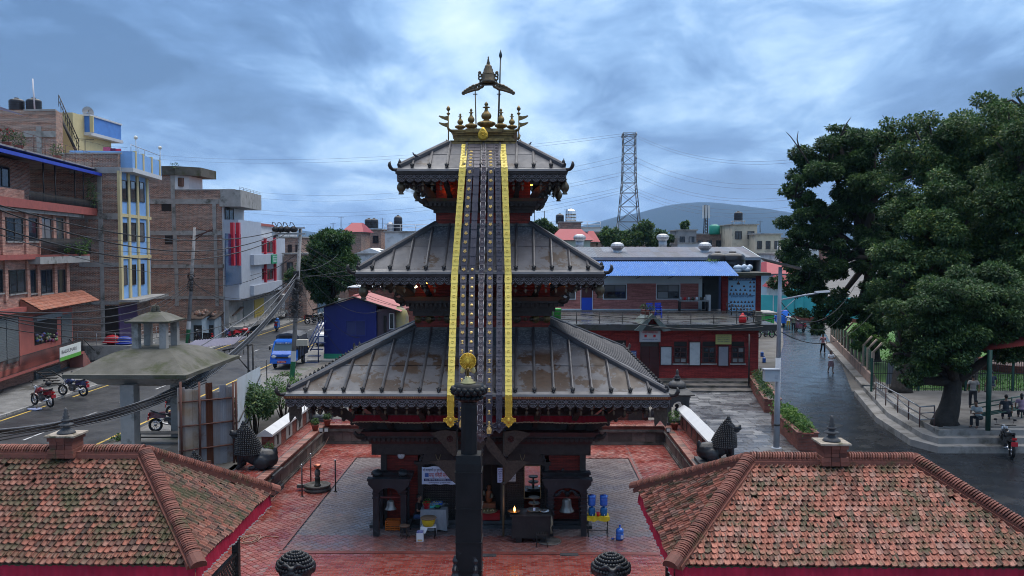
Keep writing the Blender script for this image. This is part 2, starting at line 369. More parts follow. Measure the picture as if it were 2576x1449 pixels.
# == courtyard floor of pavers
cf=bpy.data.objects.new('courtyard_floor',None); link(cf); tag(cf,kind='structure')
b=MB(); sheet(b,XL-.3,XR+.3,YF-.2,YB+.3,-.016); b.build('joint_bed',M_JOINT,cf)
AX0,AX1,AY0,AY1=-8.15,5.05,28.9,41.9
TC=V3((-1.58,35.4,0))
def paver_mesh(w,h,name,m):
 x,y,c=w/2,h/2,.012
 q=MB(); q.add([(-x,-y,-.02),(x,-y,-.02),(x,y,-.02),(-x,y,-.02),(-x+c,-y+c,0),(x-c,-y+c,0),(x-c,y-c,0),(-x+c,y-c,0)],
 [(4,5,6,7),(0,1,5,4),(1,2,6,5),(2,3,7,6),(3,0,4,7)])
 return q
def pave(reg,w,h,ang,excl,name,m,z=0.0,bond=False,jit=.004,singles=100,parent=cf,vis=None,lim=None):
 """lay pavers over the rectangle reg; the ones that show largest become single parts"""
 x0,x1,y0,y1=reg; ca,sa=cos(ang),sin(ang); cx,cy=(x0+x1)/2,(y0+y1)/2
 rad=math.hypot(x1-x0,y1-y0)/2+.5; items=[]
 nu,nv=int(rad/w)+2,int(rad/h)+2
 for j in range(-nv,nv+1):
  for i in range(-nu,nu+1):
   u=(i+(.5 if bond and j%2 else 0))*w; v=j*h; x=cx+u*ca-v*sa; y=cy+u*sa+v*ca
   if not(x0+.02<x<x1-.02 and y0+.02<y<y1-.02):continue
   if any(a<x<b_ and c<y<d for a,b_,c,d in excl):continue
   items.append((x,y))
 def score(p):
  q=proj((p[0],p[1],z)); ok=0<q[0]<2576 and 0<q[1]<1449
  if ok and vis and not vis(q):ok=False
  return q[2]if ok else 1e6+q[2]
 items.sort(key=score); q=paver_mesh(w-.012,h-.012,name,m); first=None
 for x,y in items[:singles]:
  if first is None:first=q.build(name,m,parent,world=False); o=first
  else:o=first.copy(); COL.objects.link(o); o.parent=parent
  o.location=V3((x,y,z+ru(-jit,jit)))-ABS[parent]; o.rotation_euler=(ru(-.006,.006),ru(-.006,.006),ang+ru(-.01,.01))
 rest=MB(); t=.012
 for x,y in items[singles:]:
  a=ang+ru(-.012,.012); c,s=cos(a),sin(a); dz=ru(-jit,jit); tx,ty=ru(-.008,.008),ru(-.008,.008)
  rest.add([(x+p[0]*c-p[1]*s,y+p[0]*s+p[1]*c,z+p[2]+dz+p[0]*tx+p[1]*ty)for p in q.v],q.f)
 if rest.v:tag(rest.build(name+'_field',m,parent),kind='stuff')
vis_floor=lambda q:not(q[0]<600 or q[0]>1690 and q[1]>1250)and not 1146<q[0]<1214
tex=[(TC.x-4.0,TC.x+4.0,TC.y-4.0,TC.y+4.0)]
pave((XL,AX0-.12,YF,YB),.21,.21,R(45),[],'paver',M_PAVE,.0,singles=60,vis=vis_floor)
pave((AX1+.12,XR,YF,YB),.21,.21,R(45),[],'paver',M_PAVE,.0,singles=50,vis=vis_floor)
pave((AX0-.12,AX1+.12,AY1+.12,YB),.21,.21,R(45),[],'paver',M_PAVE,.0,singles=10,vis=vis_floor)
b=MB(); sheet(b,AX0,AX1,30.55,AY1,-.0145); b.build('grey_bed',mat('grey_joint',(.13,.105,.10),(.19,.15,.145),2,.5),cf)
pave((AX0+.05,AX1-.05,30.55,AY1-.05),.24,.24,R(45),tex,'apron_paver',M_APRON,-.006,jit=.0015,singles=50,vis=vis_floor)
pave((AX0+.05,AX1-.05,AY0+.05,30.55),.24,.24,R(45),tex,'wet_paver',M_WETP,-.006,jit=.002,singles=40,vis=vis_floor)
pave((AX0-.12,AX1+.12,16,AY0-.3),.25,.125,0,[],'front_paver',M_BRICKP,-.004,bond=True,singles=110,vis=vis_floor)
bd=MB()
for x0,x1,y0,y1 in((AX0-.1,AX0,AY0-.02,AY1),(AX1,AX1+.1,AY0-.02,AY1),(AX0-.1,AX1+.1,AY1,AY1+.1)):
 bd.box(x0,x1,y0,y1,-.02,.012)
bd.box(AX0,AX1,AY0-.26,AY0-.02,-.02,.008)
bd.build('border_course',mat('border_brick',(.20,.05,.04),(.12,.04,.035),2.5,.3,.6),cf)
gl=MB()
for x0,x1,y0,y1 in((AX0,AX0+.055,AY0,AY1),(AX1-.055,AX1,AY0,AY1),(AX0,AX1,AY1-.055,AY1),(AX0,AX1,AY0-.02,AY0+.03)):sheet(gl,x0,x1,y0,y1,-.0125)
gl.build('drain_line',mat('wet_groove',(.012,.010,.010),(.02,.016,.015),2,.3),cf)
for px,py,w in((1222,1397,.34),(1432,1395,.3),(1510,1440,.3)):
 p=gp(px,py,0); q=MB(); q.box(p.x-w,p.x+w,p.y-.13,p.y+.13,-.018,.014); q.build('drain_cover',M_STONE,cf)
q=MB(); p=gp(1404,1362,0); q.lathe([(.42,-.01),(.42,.02),(.36,.03),(.34,.012),(.14,.012)],(p.x-.3,p.y,0),24); q.build('manhole',M_STONE_G,cf)
# -- retaining walls with mouldings
def retain(name,p0,p1,inward,label,top=Z1):
 """stone retaining wall seen from the court: plinth, dark blocks, two mouldings, brick coping"""
 f=Fac(p0,p1,flip=inward); t=thing(name,label,'wall',(p0[0],p0[1],0))
 m=MB(); f.box(m,0,f.w,-.05,.82,-.5,0); m.build('core',M_STONE_G,t)
 for z0,z1,d in((0,.09,.09),(.09,.15,.05),(.60,.66,.045),(.66,.74,.10),(.74,.80,.06)):
  m=MB(); f.box(m,0,f.w,z0,z1,-.02,d); m.build('moulding',M_STONE_G,t)
 u=.02; pm=[]
 while u<f.w-.1:
  w=ru(.42,.72); m=MB(); f.box(m,u,min(u+w,f.w)-.012,.155,.597,-.03,ru(.014,.032)); m.build('stone_block',M_STONE_B,t); u+=w
 m=MB(); f.box(m,0,f.w,.80,top-.065,-.5,.05); m.build('brick_course',M_WBRICK,t)
 m=None; n=int(f.w/.125)
 src=MB(); src.obox(V3((0,0,0)),f.u,f.n,f.z,.004,.119,-.24,.09,top-.06,top+.004); first=src.build('coping_brick',M_COPE,t,world=False)
 for i in range(n):
  o=first if i==0 else first.copy()
  if i:COL.objects.link(o); o.parent=t
  o.location=V3((*(f.u*(i*.125+.003)).xy,ru(-.005,.005)))
 return t
M_STONE_B=rand_mat('wall_block',[(0,(.05,.045,.043)),(.4,(.10,.088,.08)),(.75,(.15,.125,.11)),(1,(.20,.17,.15))],.7,dirt=(.035,.034,.028),ds=1.2,dlo=.52,bump=.4)
M_COPE=rand_mat('coping_brick',[(0,(.16,.06,.045)),(.5,(.26,.10,.075)),(1,(.30,.15,.12))],.6,dirt=(.06,.05,.04),ds=1.0,dlo=.5)
retain('retaining_wall',(XL,YB),(XL,20),True,'stone retaining wall with brick coping along the left side of the sunken court')
retain('retaining_wall',(XR,20),(XR,YB),True,'stone retaining wall with brick coping along the right side of the sunken court')
retain('retaining_wall',(XR,YB),(XL,YB),True,'stone retaining wall across the back of the court behind the pagoda')
# == the pagoda
M_WOOD=mat('dark_carved_wood',(.026,.022,.021),(.046,.039,.037),5,.55,bump=.6,bq=34,bdist=.03)
M_CARVE=mat('pale_carving',(.17,.16,.17),(.10,.093,.10),6,.5)  # relief coloured paler than the board behind it
M_WOODR=mat('red_stained_wood',(.075,.016,.013),(.03,.012,.011),3,.55,bump=.6,bq=30,bdist=.03)
M_SOFFIT_DARK=mat('soffit_and_dark_fill',(.014,.011,.010),(.022,.018,.016),3,.7)  # soffit boards; also a near-black fill that stands for shade in openings
M_GILT=mat('aged_gilt',(.26,.18,.07),(.12,.085,.042),6,.38,.55,metal=.75,bump=.25,bq=25,dirt=(.07,.055,.035),ds=3,dlo=.56)
M_GOLD=mat('bright_gold',(.62,.42,.06),(.50,.31,.04),8,.32,.45,metal=.55,bump=.35,bq=40)
M_BRONZE=mat('bronze',(.12,.095,.06),(.065,.055,.042),6,.42,metal=.6,bump=.2,bq=30)
def roof_metal(name,amount_w=.5,amount_r=.5,zlo=5.3,zhi=7.2):
 m,nt,bs=nodes(name); v=pos_node(nt)
 oi=nt.nodes.new('ShaderNodeObjectInfo')
 base=ramp(nt,noise_node(nt,v,1.6,7,.65),[(.3,(.036,.037,.045)),(.55,(.058,.060,.071)),(.75,(.08,.083,.097))])
 base=mixc(nt,.5,base,ramp(nt,oi.outputs['Random'],[(0,g3(.62)),(1,g3(1.15))]),'MULTIPLY')
 g=nt.nodes.new('ShaderNodeNewGeometry'); sp=nt.nodes.new('ShaderNodeSeparateXYZ'); nt.links.new(g.outputs['Position'],sp.inputs[0])
 mr=nt.nodes.new('ShaderNodeMapRange'); mr.inputs[1].default_value=zlo; mr.inputs[2].default_value=zhi; nt.links.new(sp.outputs[2],mr.inputs[0])
 def addm(a,b,k):
  q=nt.nodes.new('ShaderNodeMath'); q.operation='MULTIPLY_ADD'; nt.links.new(a,q.inputs[0]); q.inputs[1].default_value=k; nt.links.new(b,q.inputs[2]); return q.outputs[0]
 rust=ramp(nt,noise_node(nt,v,.75,9,.72),[(.58-amount_r*.16,g3(0)),(.60-amount_r*.16,g3(1))])
 band=ramp(nt,mr.outputs[0],[(0,g3(.5)),(.12,g3(1)),(.55,g3(1)),(.68,g3(0))])
 base=mixc(nt,mixc(nt,1.0,rust,band,'MULTIPLY'),base,ramp(nt,noise_node(nt,v,9,4),[(.3,(.014,.007,.004)),(.7,(.028,.014,.0085))]))
 lich=ramp(nt,addm(mr.outputs[0],noise_node(nt,v,11,9,.8),.16*amount_w),[(.60,g3(0)),(.72,g3(.75))])
 hi=ramp(nt,mr.outputs[0],[(.5,g3(0)),(.8,g3(1))])
 base=mixc(nt,mixc(nt,1.0,lich,hi,'MULTIPLY'),base,(.20,.21,.21))
 nt.links.new(base,bs.inputs['Base Color']); bs.inputs['Metallic'].default_value=.0; bs.inputs['Specular IOR Level'].default_value=.3
 nt.links.new(ramp(nt,noise_node(nt,v,2.2,6),[(.3,g3(.36)),(.7,g3(.6))]),bs.inputs['Roughness'])
 bumpn(nt,bs,noise_node(nt,v,3.0,5),.18,.04)
 return m
M_ROOF=[roof_metal('lower_roof_metal',.9,.55,5.3,7.2),roof_metal('middle_roof_metal',.8,.12,9.3,11.1),roof_metal('upper_roof_metal',.1,0,13.0,14.3)]
M_RIB=mat('roof_rib_metal',(.06,.059,.065),(.042,.041,.046),3,.32,.5,metal=.35)
M_EDGE=mat('eave_flashing',(.12,.12,.128),(.085,.085,.09),2,.35,.5,metal=.3)
T=thing('pagoda_temple','three-tiered brick pagoda temple with dark metal roofs and gilded pinnacle in the court','temple',TC)
def tp(x,y,z):return V3((TC.x+x,TC.y+y,z))
SIDES=[(V3((1,0,0)),V3((0,-1,0))),(V3((0,1,0)),V3((1,0,0))),(V3((-1,0,0)),V3((0,1,0))),(V3((0,-1,0)),V3((-1,0,0)))]
def clip(poly,a,b,c):  # keep a*u + b*r <= c
 out=[]
 for i in range(len(poly)):
  p,q=poly[i],poly[(i+1)%len(poly)]; dp,dq=a*p[0]+b*p[1]-c,a*q[0]+b*q[1]-c
  if dp<=0:out.append(p)
  if dp*dq<0:
   t=dp/(dp-dq); out.append((p[0]+(q[0]-p[0])*t,p[1]+(q[1]-p[1])*t))
 return out
M_BAND=mat('inscribed_band',(.20,.055,.022),(.12,.032,.016),4,.5)
M_LETTER=mat('gold_lettering',(.42,.20,.06),(.30,.13,.04),5,.5)
def roof(k,e,ze,t,zt,rows,seam):
 run=e-t; sl=(zt-ze)/run; rp=None
 d=MB(); lo=ze-.05
 rg=lambda h,z:[tp(-h,-h,z),tp(h,-h,z),tp(h,h,z),tp(-h,h,z)]
 d.loft([rg(e-.3,lo-.10),rg(e,lo),rg(e,ze-.012),rg(t,zt-.012)])
 rp=d.build('roof',M_SOFFIT_DARK,T)
 S=.64; n=int((e-.12)/S)
 for si,(u,nn)in enumerate(SIDES):
  P=lambda a,r,h:TC+u*a+nn*(e-r)+V3((0,0,ze+r*sl+h))
  nv=(nn*sl+V3((0,0,1))).normalized()
  us=[-e]+[i*S for i in range(-n,n+1)]+[e]
  for a0,a1 in zip(us,us[1:]):
   for r0,r1 in zip(rows,rows[1:]):
    q=[(a0,r0*run+.012),(a1,r0*run+.012),(a1,r1*run-.012),(a0,r1*run-.012)]
    q=clip(clip(q,1,1,e),-1,1,e)
    if len(q)<3 or abs(q[0][0]-q[1][0])<1e-4 and len(q)==3:continue
    c=(sum(p[0]for p in q)/len(q),sum(p[1]for p in q)/len(q)); q=[(c[0]+(p[0]-c[0])*.992,c[1]+(p[1]-c[1])*.992)for p in q]
    hh=ru(.006,.02); mb=MB(); mb.loft([[P(a,r,0)for a,r in q],[P(a,r,hh)for a,r in q]])
    mb.build('roof_panel',M_ROOF[k],rp)
  for i in range(-n,n+1):
   a=i*S; r1=min(run,e-abs(a)); r0=.16
   if r1-r0<.12:continue
   mb=MB(); prof=((-.055,0),(-.04,.075),(.0,.095),(.04,.075),(.055,0))
   mb.loft([[P(a+x,r0,h)for x,h in prof],[P(a+x,r1-.02,h)for x,h in prof]]); mb.build('roof_rib',M_RIB,rp)
   mb=MB(); mb.ball(P(a,r0-.03,.075),(.075,.075,.085),7); mb.cyl(P(a,r0-.06,.13),P(a,r0-.04,.19),.03,.012,5)
   for sx in(-1,1):mb.ball(P(a+.06*sx,r0-.05,.13),.028,5)
   mb.ball(P(a,r0-.10,.05),.03,5); mb.build('rib_end_ornament',MK,rp)
   # eave flashing strip and boards below
  mb=MB(); mb.add([P(-e,0,.006),P(e,0,.006),P(e-.15,.15,.014),P(-e+.15,.15,.014),P(-e,-.03,-.05),P(e,-.03,-.05)],[(0,1,2,3),(4,5,1,0)]); mb.build('eave_flashing',M_EDGE,rp)
  zt2=ze-.045
  mb=MB(); mb.obox(TC,u,nn,V3((0,0,1)),-e+.03,e-.03,e-.10,e-.005,zt2-.115,zt2); mb.build('eave_board',M_BAND if k==0 else M_WOOD,rp)
  # carved valance: board with scalloped lower edge, arcs and rosettes in relief
  zb=zt2-.12; w=.31; cnt=int((2*e-.14)/w); w=(2*e-.14)/cnt; mb=MB(); dd=e-.075
  for j in range(cnt):
   a0=-e+.07+j*w; am=a0+w/2
   out=[(a0,0),(a0,-.20)]+[(am-w/2*cos(pi*q/6),-.20-.10*sin(pi*q/6))for q in range(1,6)]+[(a0+w,-.20),(a0+w,0)]
   pr=[TC+u*a+nn*dd+V3((0,0,zb+z))for a,z in out]; mb.loft([pr,[p-nn*.03 for p in pr]])
   for rr,zz in((.11,-.19),(.055,-.19)):
    mb.tube([TC+u*(am-rr*cos(pi*q/6))+nn*(dd+.008)+V3((0,0,zb+zz-rr*.75*sin(pi*q/6)))for q in range(7)],.016,4)
   mb.tube([TC+u*(am-w/2*cos(pi*q/6))+nn*(dd+.01)+V3((0,0,zb-.02-.14*sin(pi*q/6)))for q in range(7)],.017,4)
   mb.tube([TC+u*(am+w/2*cos(pi*q/6))+nn*(dd+.012)+V3((0,0,zb-.17+.13*sin(pi*q/6)))for q in range(7)],.017,4)
   mb.ball(TC+u*am+nn*(dd+.01)+V3((0,0,zb-.09)),(.022,.022,.022),5)
  mb.obox(TC,u,nn,V3((0,0,1)),-e+.05,e-.05,dd-.02,dd+.02,zb-.02,zb)
  mb.m=[1 if x else 0 for x in mb.sm]; mb.build('carved_valance',[M_WOOD,M_CARVE],rp)
  if k==0 and si==0:
   rnd_txt=''.join(random.choice('कतनपबरसहलमगजदशवययथभर')+random.choice(['ा','','ि','ी','','े',' '])for _ in range(95))
   for x0,x1,part in((-e+.12,-1.6,rnd_txt[:44]),(.62,e-.12,rnd_txt[44:100])):
    text(rp,part,TC+V3(((x0+x1)/2,-e-.001,zt2-.062)),.088,M_LETTER,ext=.002,fit=x1-x0)
    # hip cap and corner horn
  cdir=(nn-u).normalized()if False else(nn+u).normalized()
  c0=TC+(nn+u)*(e-.14); c0.z=ze+.14*sl; c1=TC+(nn+u)*(t-.02); c1.z=zt+.02*sl
  ax=(c1-c0).normalized(); sd=V3((0,0,1)).cross(ax).normalized(); upv=ax.cross(sd)
  prof=((-.10,-.02),(-.09,.10),(-.045,.15),(.045,.15),(.09,.10),(.10,-.02))
  mb=MB(); mb.loft([[c0+sd*x+upv*h for x,h in prof],[c1+sd*x+upv*h for x,h in prof]]); mb.build('hip_cap',M_RIB,rp)
  mb=MB(); hp=TC+(nn+u)*e; hp.z=ze-.02; L_=[hp-cdir*.35+V3((0,0,.02)),hp,hp+cdir*.12+V3((0,0,.01)),hp+cdir*.20+V3((0,0,.07)),hp+cdir*.25+V3((0,0,.16)),hp+cdir*.24+V3((0,0,.25)),hp+cdir*.20+V3((0,0,.30))]
  mb.tube(L_,[.05,.065,.06,.07,.07,.045,.008],7); mb.build('corner_horn',MK,rp)
  mb=MB(); mb.ball(c0+V3((0,0,.17))-cdir*.02,(.07,.07,.10),7); mb.cyl(c0+V3((0,0,.22)),c0+V3((0,0,.32)),.03,.01,5); mb.build('hip_end_ornament',MK,rp)
 return rp
roofs=[roof(0,6.48,5.30,2.55,7.14,(.03,.40,.74,1),.4),roof(1,4.47,9.32,1.81,11.06,(.03,.52,1),.5),roof(2,3.17,13.06,1.36,14.2,(.03,.55,1),.5)]
for k,(e,ze,t,zt)in enumerate(((6.4,5.3,2.55,7.14),(4.47,9.32,1.81,11.06))):  # lead apron where wall meets roof
 mb=MB(); mb.loft([[tp(-t-.16,-t-.16,zt-.05),tp(t+.16,-t-.16,zt-.05),tp(t+.16,t+.16,zt-.05),tp(-t-.16,t+.16,zt-.05)],[tp(-t-.02,-t-.02,zt+.05),tp(t+.02,-t-.02,zt+.05),tp(t+.02,t+.02,zt+.05),tp(-t-.02,t+.02,zt+.05)]])
 mb.build('roof_apron',mat('mossy_flashing',(.14,.14,.135),(.055,.055,.05),5,.7,dirt=(.3,.31,.3),ds=6,dlo=.58),roofs[k])
 # -- walls, cornices, struts of the three storeys
def storey(h,z0,z1,name='wall'):
 mb=MB(); mb.box(TC.x-h,TC.x+h,TC.y-h,TC.y+h,z0,z1); return mb.build(name,M_TBRICK,T)
storey(2.55,6.9,9.55); storey(1.81,10.85,13.25); storey(1.30,13.9,14.3)
def cornice(h,layers,horn,zc,red=None):
 cp=None
 for i,(hh,z0,z1,m)in enumerate(layers):
  mb=MB(); mb.box(TC.x-hh,TC.x+hh,TC.y-hh,TC.y+hh,z0,z1)
  o=mb.build('cornice' if cp is None else 'cornice_moulding',m,T if cp is None else cp)
  if cp is None:cp=o
 for u,nn in SIDES:
  mb=MB(); hh=layers[-2][0]; z0=layers[-2][1]; n=int(2*hh/.17)
  for i in range(n):
   a=-hh+(i+.5)*2*hh/n; mb.obox(TC,u,nn,V3((0,0,1)),a-.05,a+.05,hh-.03,hh+.05,z0-.12,z0-.005)
  tag(mb.build('dentil_row',M_WOOD,cp),kind='stuff')
  c=TC+(u+nn)*(layers[-1][0]-.12); d=(u+nn).normalized(); mb=MB()
  mb.tube([V3((c.x,c.y,zc)),c+d*.15+V3((0,0,zc-.02)),c+d*.3+V3((0,0,zc+.01)),c+d*.42+V3((0,0,zc+.14)),c+d*.40+V3((0,0,zc+.22))],[.13,.12,.09,.06,.01],6)
  mb.build('corner_scroll',M_WOOD,cp)
M_MOSSW=mat('mossy_red_ledge',(.10,.035,.022),(.045,.03,.018),2.5,.8,dirt=(.05,.055,.02),ds=3,dlo=.52)
cornice(2.55,[(2.62,7.62,7.80,M_WOOD),(2.74,7.80,7.98,M_WOOD),(2.86,7.98,8.12,M_WOOD),(3.0,8.12,8.22,M_WOOD),(3.04,8.22,8.36,M_MOSSW)],0,8.22)
cornice(1.81,[(1.90,11.52,11.66,M_WOOD),(2.0,11.66,11.78,M_WOOD),(2.12,11.78,11.88,M_WOOD),(2.22,11.88,11.94,M_WOOD),(2.25,11.94,12.06,M_MOSSW)],0,11.94)
cornice(3.79,[(3.95,2.90,3.08,M_WOOD),(4.05,3.08,3.22,M_WOODR),(4.15,3.22,3.34,M_WOOD),(4.25,3.34,3.42,M_WOOD),(4.30,3.42,3.56,M_WOODR)],0,3.42)
def struts(h,z0,eh,z1,cnt,corner=True):
 for u,nn in SIDES:
  pts=[(-h+(i+.5)*2*h/cnt)for i in range(cnt)]
  for a in pts:
   p=TC+u*a+nn*h+V3((0,0,z0)); q=TC+u*(a*1.12)+nn*eh+V3((0,0,z1)); ax=(q-p)
   mb=MB(); sd=u; up=ax.normalized().cross(sd)
   for f0,f1,w,d in((0,.16,.10,.09),(.16,.40,.075,.12),(.40,.62,.10,.10),(.62,.86,.07,.14),(.86,1.0,.10,.08)):
    mb.loft([[p+ax*f+sd*sx*w+up*sy*d*.7 for sx,sy in((-1,-1),(1,-1),(1,1),(-1,1))]for f in(f0,f1)])
   mb.ball(p+ax*.70-up*.1,.09,6); mb.build('roof_strut',M_WOOD,T)
  d=(u+nn); p=TC+d*(h-.02)+V3((0,0,z0)); q=TC+d*(eh+.05)+V3((0,0,z1+.02)); ax=q-p; sd=V3((0,0,1)).cross(ax).normalized(); up=ax.normalized().cross(sd)
  mb=MB(); ws=(.10,.15,.17,.13,.17,.12,.16,.09)
  mb.loft([[p+ax*(i/7)+sd*sx*w*.55+up*sy*w for sx,sy in((-1,-1),(1,-1),(1,1),(-1,1))]for i,w in enumerate(ws)])
  for f in(.22,.36,.5,.64,.78):mb.ball(p+ax*f-up*.17,(.085,.085,.085),6)
  mb.build('corner_strut',M_WOOD,T)
  # pierced fret beneath the eave corners
  mb=MB()
  for s in(-1,1):
   for i in range(3):
    a=s*(eh+.12-.28*i); c=TC+u*a+nn*(eh+.1)+V3((0,0,z1-.34))
    for ang in range(4):
     w=V3((cos(R(45*ang+22)),0,sin(R(45*ang+22)))); o=u*w.x+V3((0,0,w.z))
     mb.tube([c-o*.135,c+o*.135],.016,4)
    mb.tube([c+(u*cos(R(q*45))+V3((0,0,sin(R(q*45)))))*.13 for q in range(9)],.017,4)
    mb.tube([c+(u*cos(R(q*60))+V3((0,0,sin(R(q*60)))))*.05 for q in range(7)],.014,4)
  mb.build('pierced_fret',M_WOOD,T)
struts(2.62,8.36,3.95,9.12,4); struts(1.88,12.06,2.72,12.86,3); struts(3.86,3.56,5.6,4.98,6)
# -- pinnacle
pn=MB()
for h,z0,z1 in((1.36,14.2,14.27),(1.30,14.27,14.34),(1.16,14.34,14.44),(1.10,14.44,14.55),(1.18,14.55,14.63),(1.26,14.63,14.69),(1.30,14.69,14.76)):pn.box(TC.x-h,TC.x+h,TC.y-h,TC.y+h,z0,z1)
pn.box(TC.x-.78,TC.x+.78,TC.y-1.42,TC.y+1.42,14.30,14.40); pn.box(TC.x-.70,TC.x+.70,TC.y-1.36,TC.y+1.36,14.64,14.79)
pin=pn.build('pinnacle_base',M_GILT,T)
for u,nn in SIDES:
 c=TC+(u+nn)*1.27; d=(u+nn).normalized(); mb=MB(); mb.tube([V3((c.x,c.y,14.72)),c+d*.10+V3((0,0,14.74)),c+d*.17+V3((0,0,14.86)),c+d*.14+V3((0,0,14.95))],[.06,.06,.04,.006],6)
 c=TC+(u+nn)*1.33; mb.tube([V3((c.x,c.y,14.24)),c+d*.10+V3((0,0,14.25)),c+d*.16+V3((0,0,14.37))],[.05,.05,.006],6); mb.build('corner_leaf',M_GILT,pin)
mb=MB(); c=tp(-.02,-1.44,14.52); o=[]
for q in range(24):
 a=2*pi*q/24; rr=.20; x,z=rr*sin(a),rr*cos(a)+(.12*max(0,cos(a))**6 if True else 0); o.append(c+V3((x,0,z)))
mb.loft([[p+V3((0,.03,0))for p in o],o,[c+(p-c)*.8+V3((0,-.05,0))for p in o]])
for rr in(.13,.08):mb.tube([c+V3((rr*cos(R(a)),-.06,rr*sin(R(a))))for a in range(0,361,20)],.014,5)
mb.ball(c+V3((0,-.06,0)),.05,8); mb.build('leaf_medallion',M_GOLD,pin)
def finial(x,y,h,r,z=14.76):
 prof=[(1.0,0),(1.0,.05),(.80,.10),(.55,.17),(.40,.20),(.72,.22),(.88,.26),(.98,.31),(.92,.36),(.55,.39),(.34,.42),(.30,.44),(.52,.48),(.60,.55),(.52,.62),(.30,.68),(.20,.74),(.16,.79),(.42,.815),(.42,.83),(.12,.85),(.22,.90),(.24,.93),(.12,.97),(.02,1.0)]
 mb=MB(); mb.lathe([(r*a,h*b_)for a,b_ in prof],tp(x,y,z),20); o=mb.build('finial',M_GILT,pin)
 lo=MB()
 for q in range(14):
  a=2*pi*q/14; lo.ball(tp(x+r*.9*cos(a),y+r*.9*sin(a),z+h*.31),(r*.17,r*.17,h*.055),6)
 lo.build('lotus_bead',M_GILT,o)
finial(0.05,0,1.28,.35); finial(-.56,0,1.02,.235); finial(.64,0,1.02,.235); finial(-.98,-.25,.78,.205); finial(1.08,-.25,.78,.205)
# metal flag rods at the two front corners
for s in(-1,1):
 x=s*1.36
 t_=thing('flag_rod','gilded rod with two metal swallow-tail flags at the %s front corner of the pinnacle'%('left' if s<0 else 'right'),'flag rod',tp(x,-1.36,14.1),group='metal flags on the pagoda top')
 mb=MB(); mb.cyl(tp(x,-1.36,14.1),tp(x,-1.36,15.45),.025,.02,8); mb.lathe([(.03,0),(.07,.05),(.07,.08),(.03,.1)],tp(x,-1.36,15.3),10); mb.build('rod',M_GILT,t_)
 mb=MB(); mb.lathe([(.02,0),(.07,.05),(.08,.10),(.05,.16),(.005,.22)],tp(x,-1.36,15.45),10); mb.build('bud_tip',M_GILT,t_)
 for z in(15.08,14.82):
  o=[(0,0),(0,.20),(.12,.17),(.33,.21),(.36,.18),(.26,.10),(.12,.04)]
  mb=MB(); mb.prism([tp(x+s*(a+.02),-1.36-.012,z+b_)for a,b_ in o],(0,.02,0)); mb.build('metal_flag',M_GILT,t_)
  # crown on its poles
ct=thing('pinnacle_canopy','gilded tiered crown canopy with scroll wings on thin poles above the finials','crown',tp(.1,.15,14.76))
mb=MB(); mb.cyl(tp(.52,.15,14.76),tp(.62,.15,17.8),.032,.03,8); mb.lathe([(.03,0),(.06,.08),(.07,.14),(.04,.24),(.004,.36)],tp(.62,.15,17.78),10); mb.build('tall_pole',mat('dark_green_pole',(.025,.04,.045),(.035,.05,.055),4,.4),ct)
for x0,x1,zt in((-.36,-.40,16.55),(.50,.56,16.55)):
 mb=MB(); mb.cyl(tp(x0,.05,14.76),tp(x1,.05,zt),.026,.022,7); mb.box(TC.x+x1-.09,TC.x+x1+.09,TC.y+.02,TC.y+.08,zt-.22,zt-.19); mb.build('support_rod',M_BRONZE,ct)
wg=MB()
for s in(-1,1):
 cx=.13
 pts=[(0.0,16.78,.05),(.18,16.78,.06),(.30,16.70,.10),(.44,16.63,.11),(.58,16.60,.10),(.70,16.55,.085),(.81,16.50,.07),(.91,16.45,.055),(1.0,16.39,.04)]
 for i,(a,z,r_)in enumerate(pts[2:]):
  c=tp(cx+s*a,.05,z); wg.tube([c+V3((r_*cos(R(q)),0,r_*sin(R(q))))for q in range(0,361,30)],.042,5); wg.tube([c+V3((r_*.45*cos(R(q)),0,r_*.45*sin(R(q))))for q in range(0,361,40)],.034,4)
 wg.tube([tp(cx+s*a,.05,z-r_*.85)for a,z,r_ in pts],[.055]*7+[.04,.015],5)
 for(a,z,r_)in((.24,16.86,.09),(.31,16.98,.075),(.33,17.1,.06),(.345,17.2,.035)):
  c=tp(cx+s*a,.05,z); wg.tube([c+V3((r_*cos(R(q)),0,r_*sin(R(q))))for q in range(0,361,36)],.036,5)
wg.build('scroll_wing',M_BRONZE,ct)
mb=MB(); mb.lathe([(.30,0),(.29,.10),(.27,.12),(.265,.30),(.24,.34),(.235,.42),(.20,.46),(.195,.54),(.155,.60),(.15,.66),(.11,.72),(.05,.75)],tp(.13,.05,16.78),16,flute=.02); mb.build('tiered_dome',M_BRONZE,ct)
mb=MB(); mb.lathe([(.245,0),(.25,.05),(.22,.06)],tp(.13,.05,17.10),16); mb.lathe([(.05,0),(.09,.05),(.05,.08),(.075,.12),(.03,.16),(.05,.2),(.02,.25),(.035,.29),(.005,.36)],tp(.13,.05,17.5),10); mb.build('crown_tip',M_BRONZE,ct)
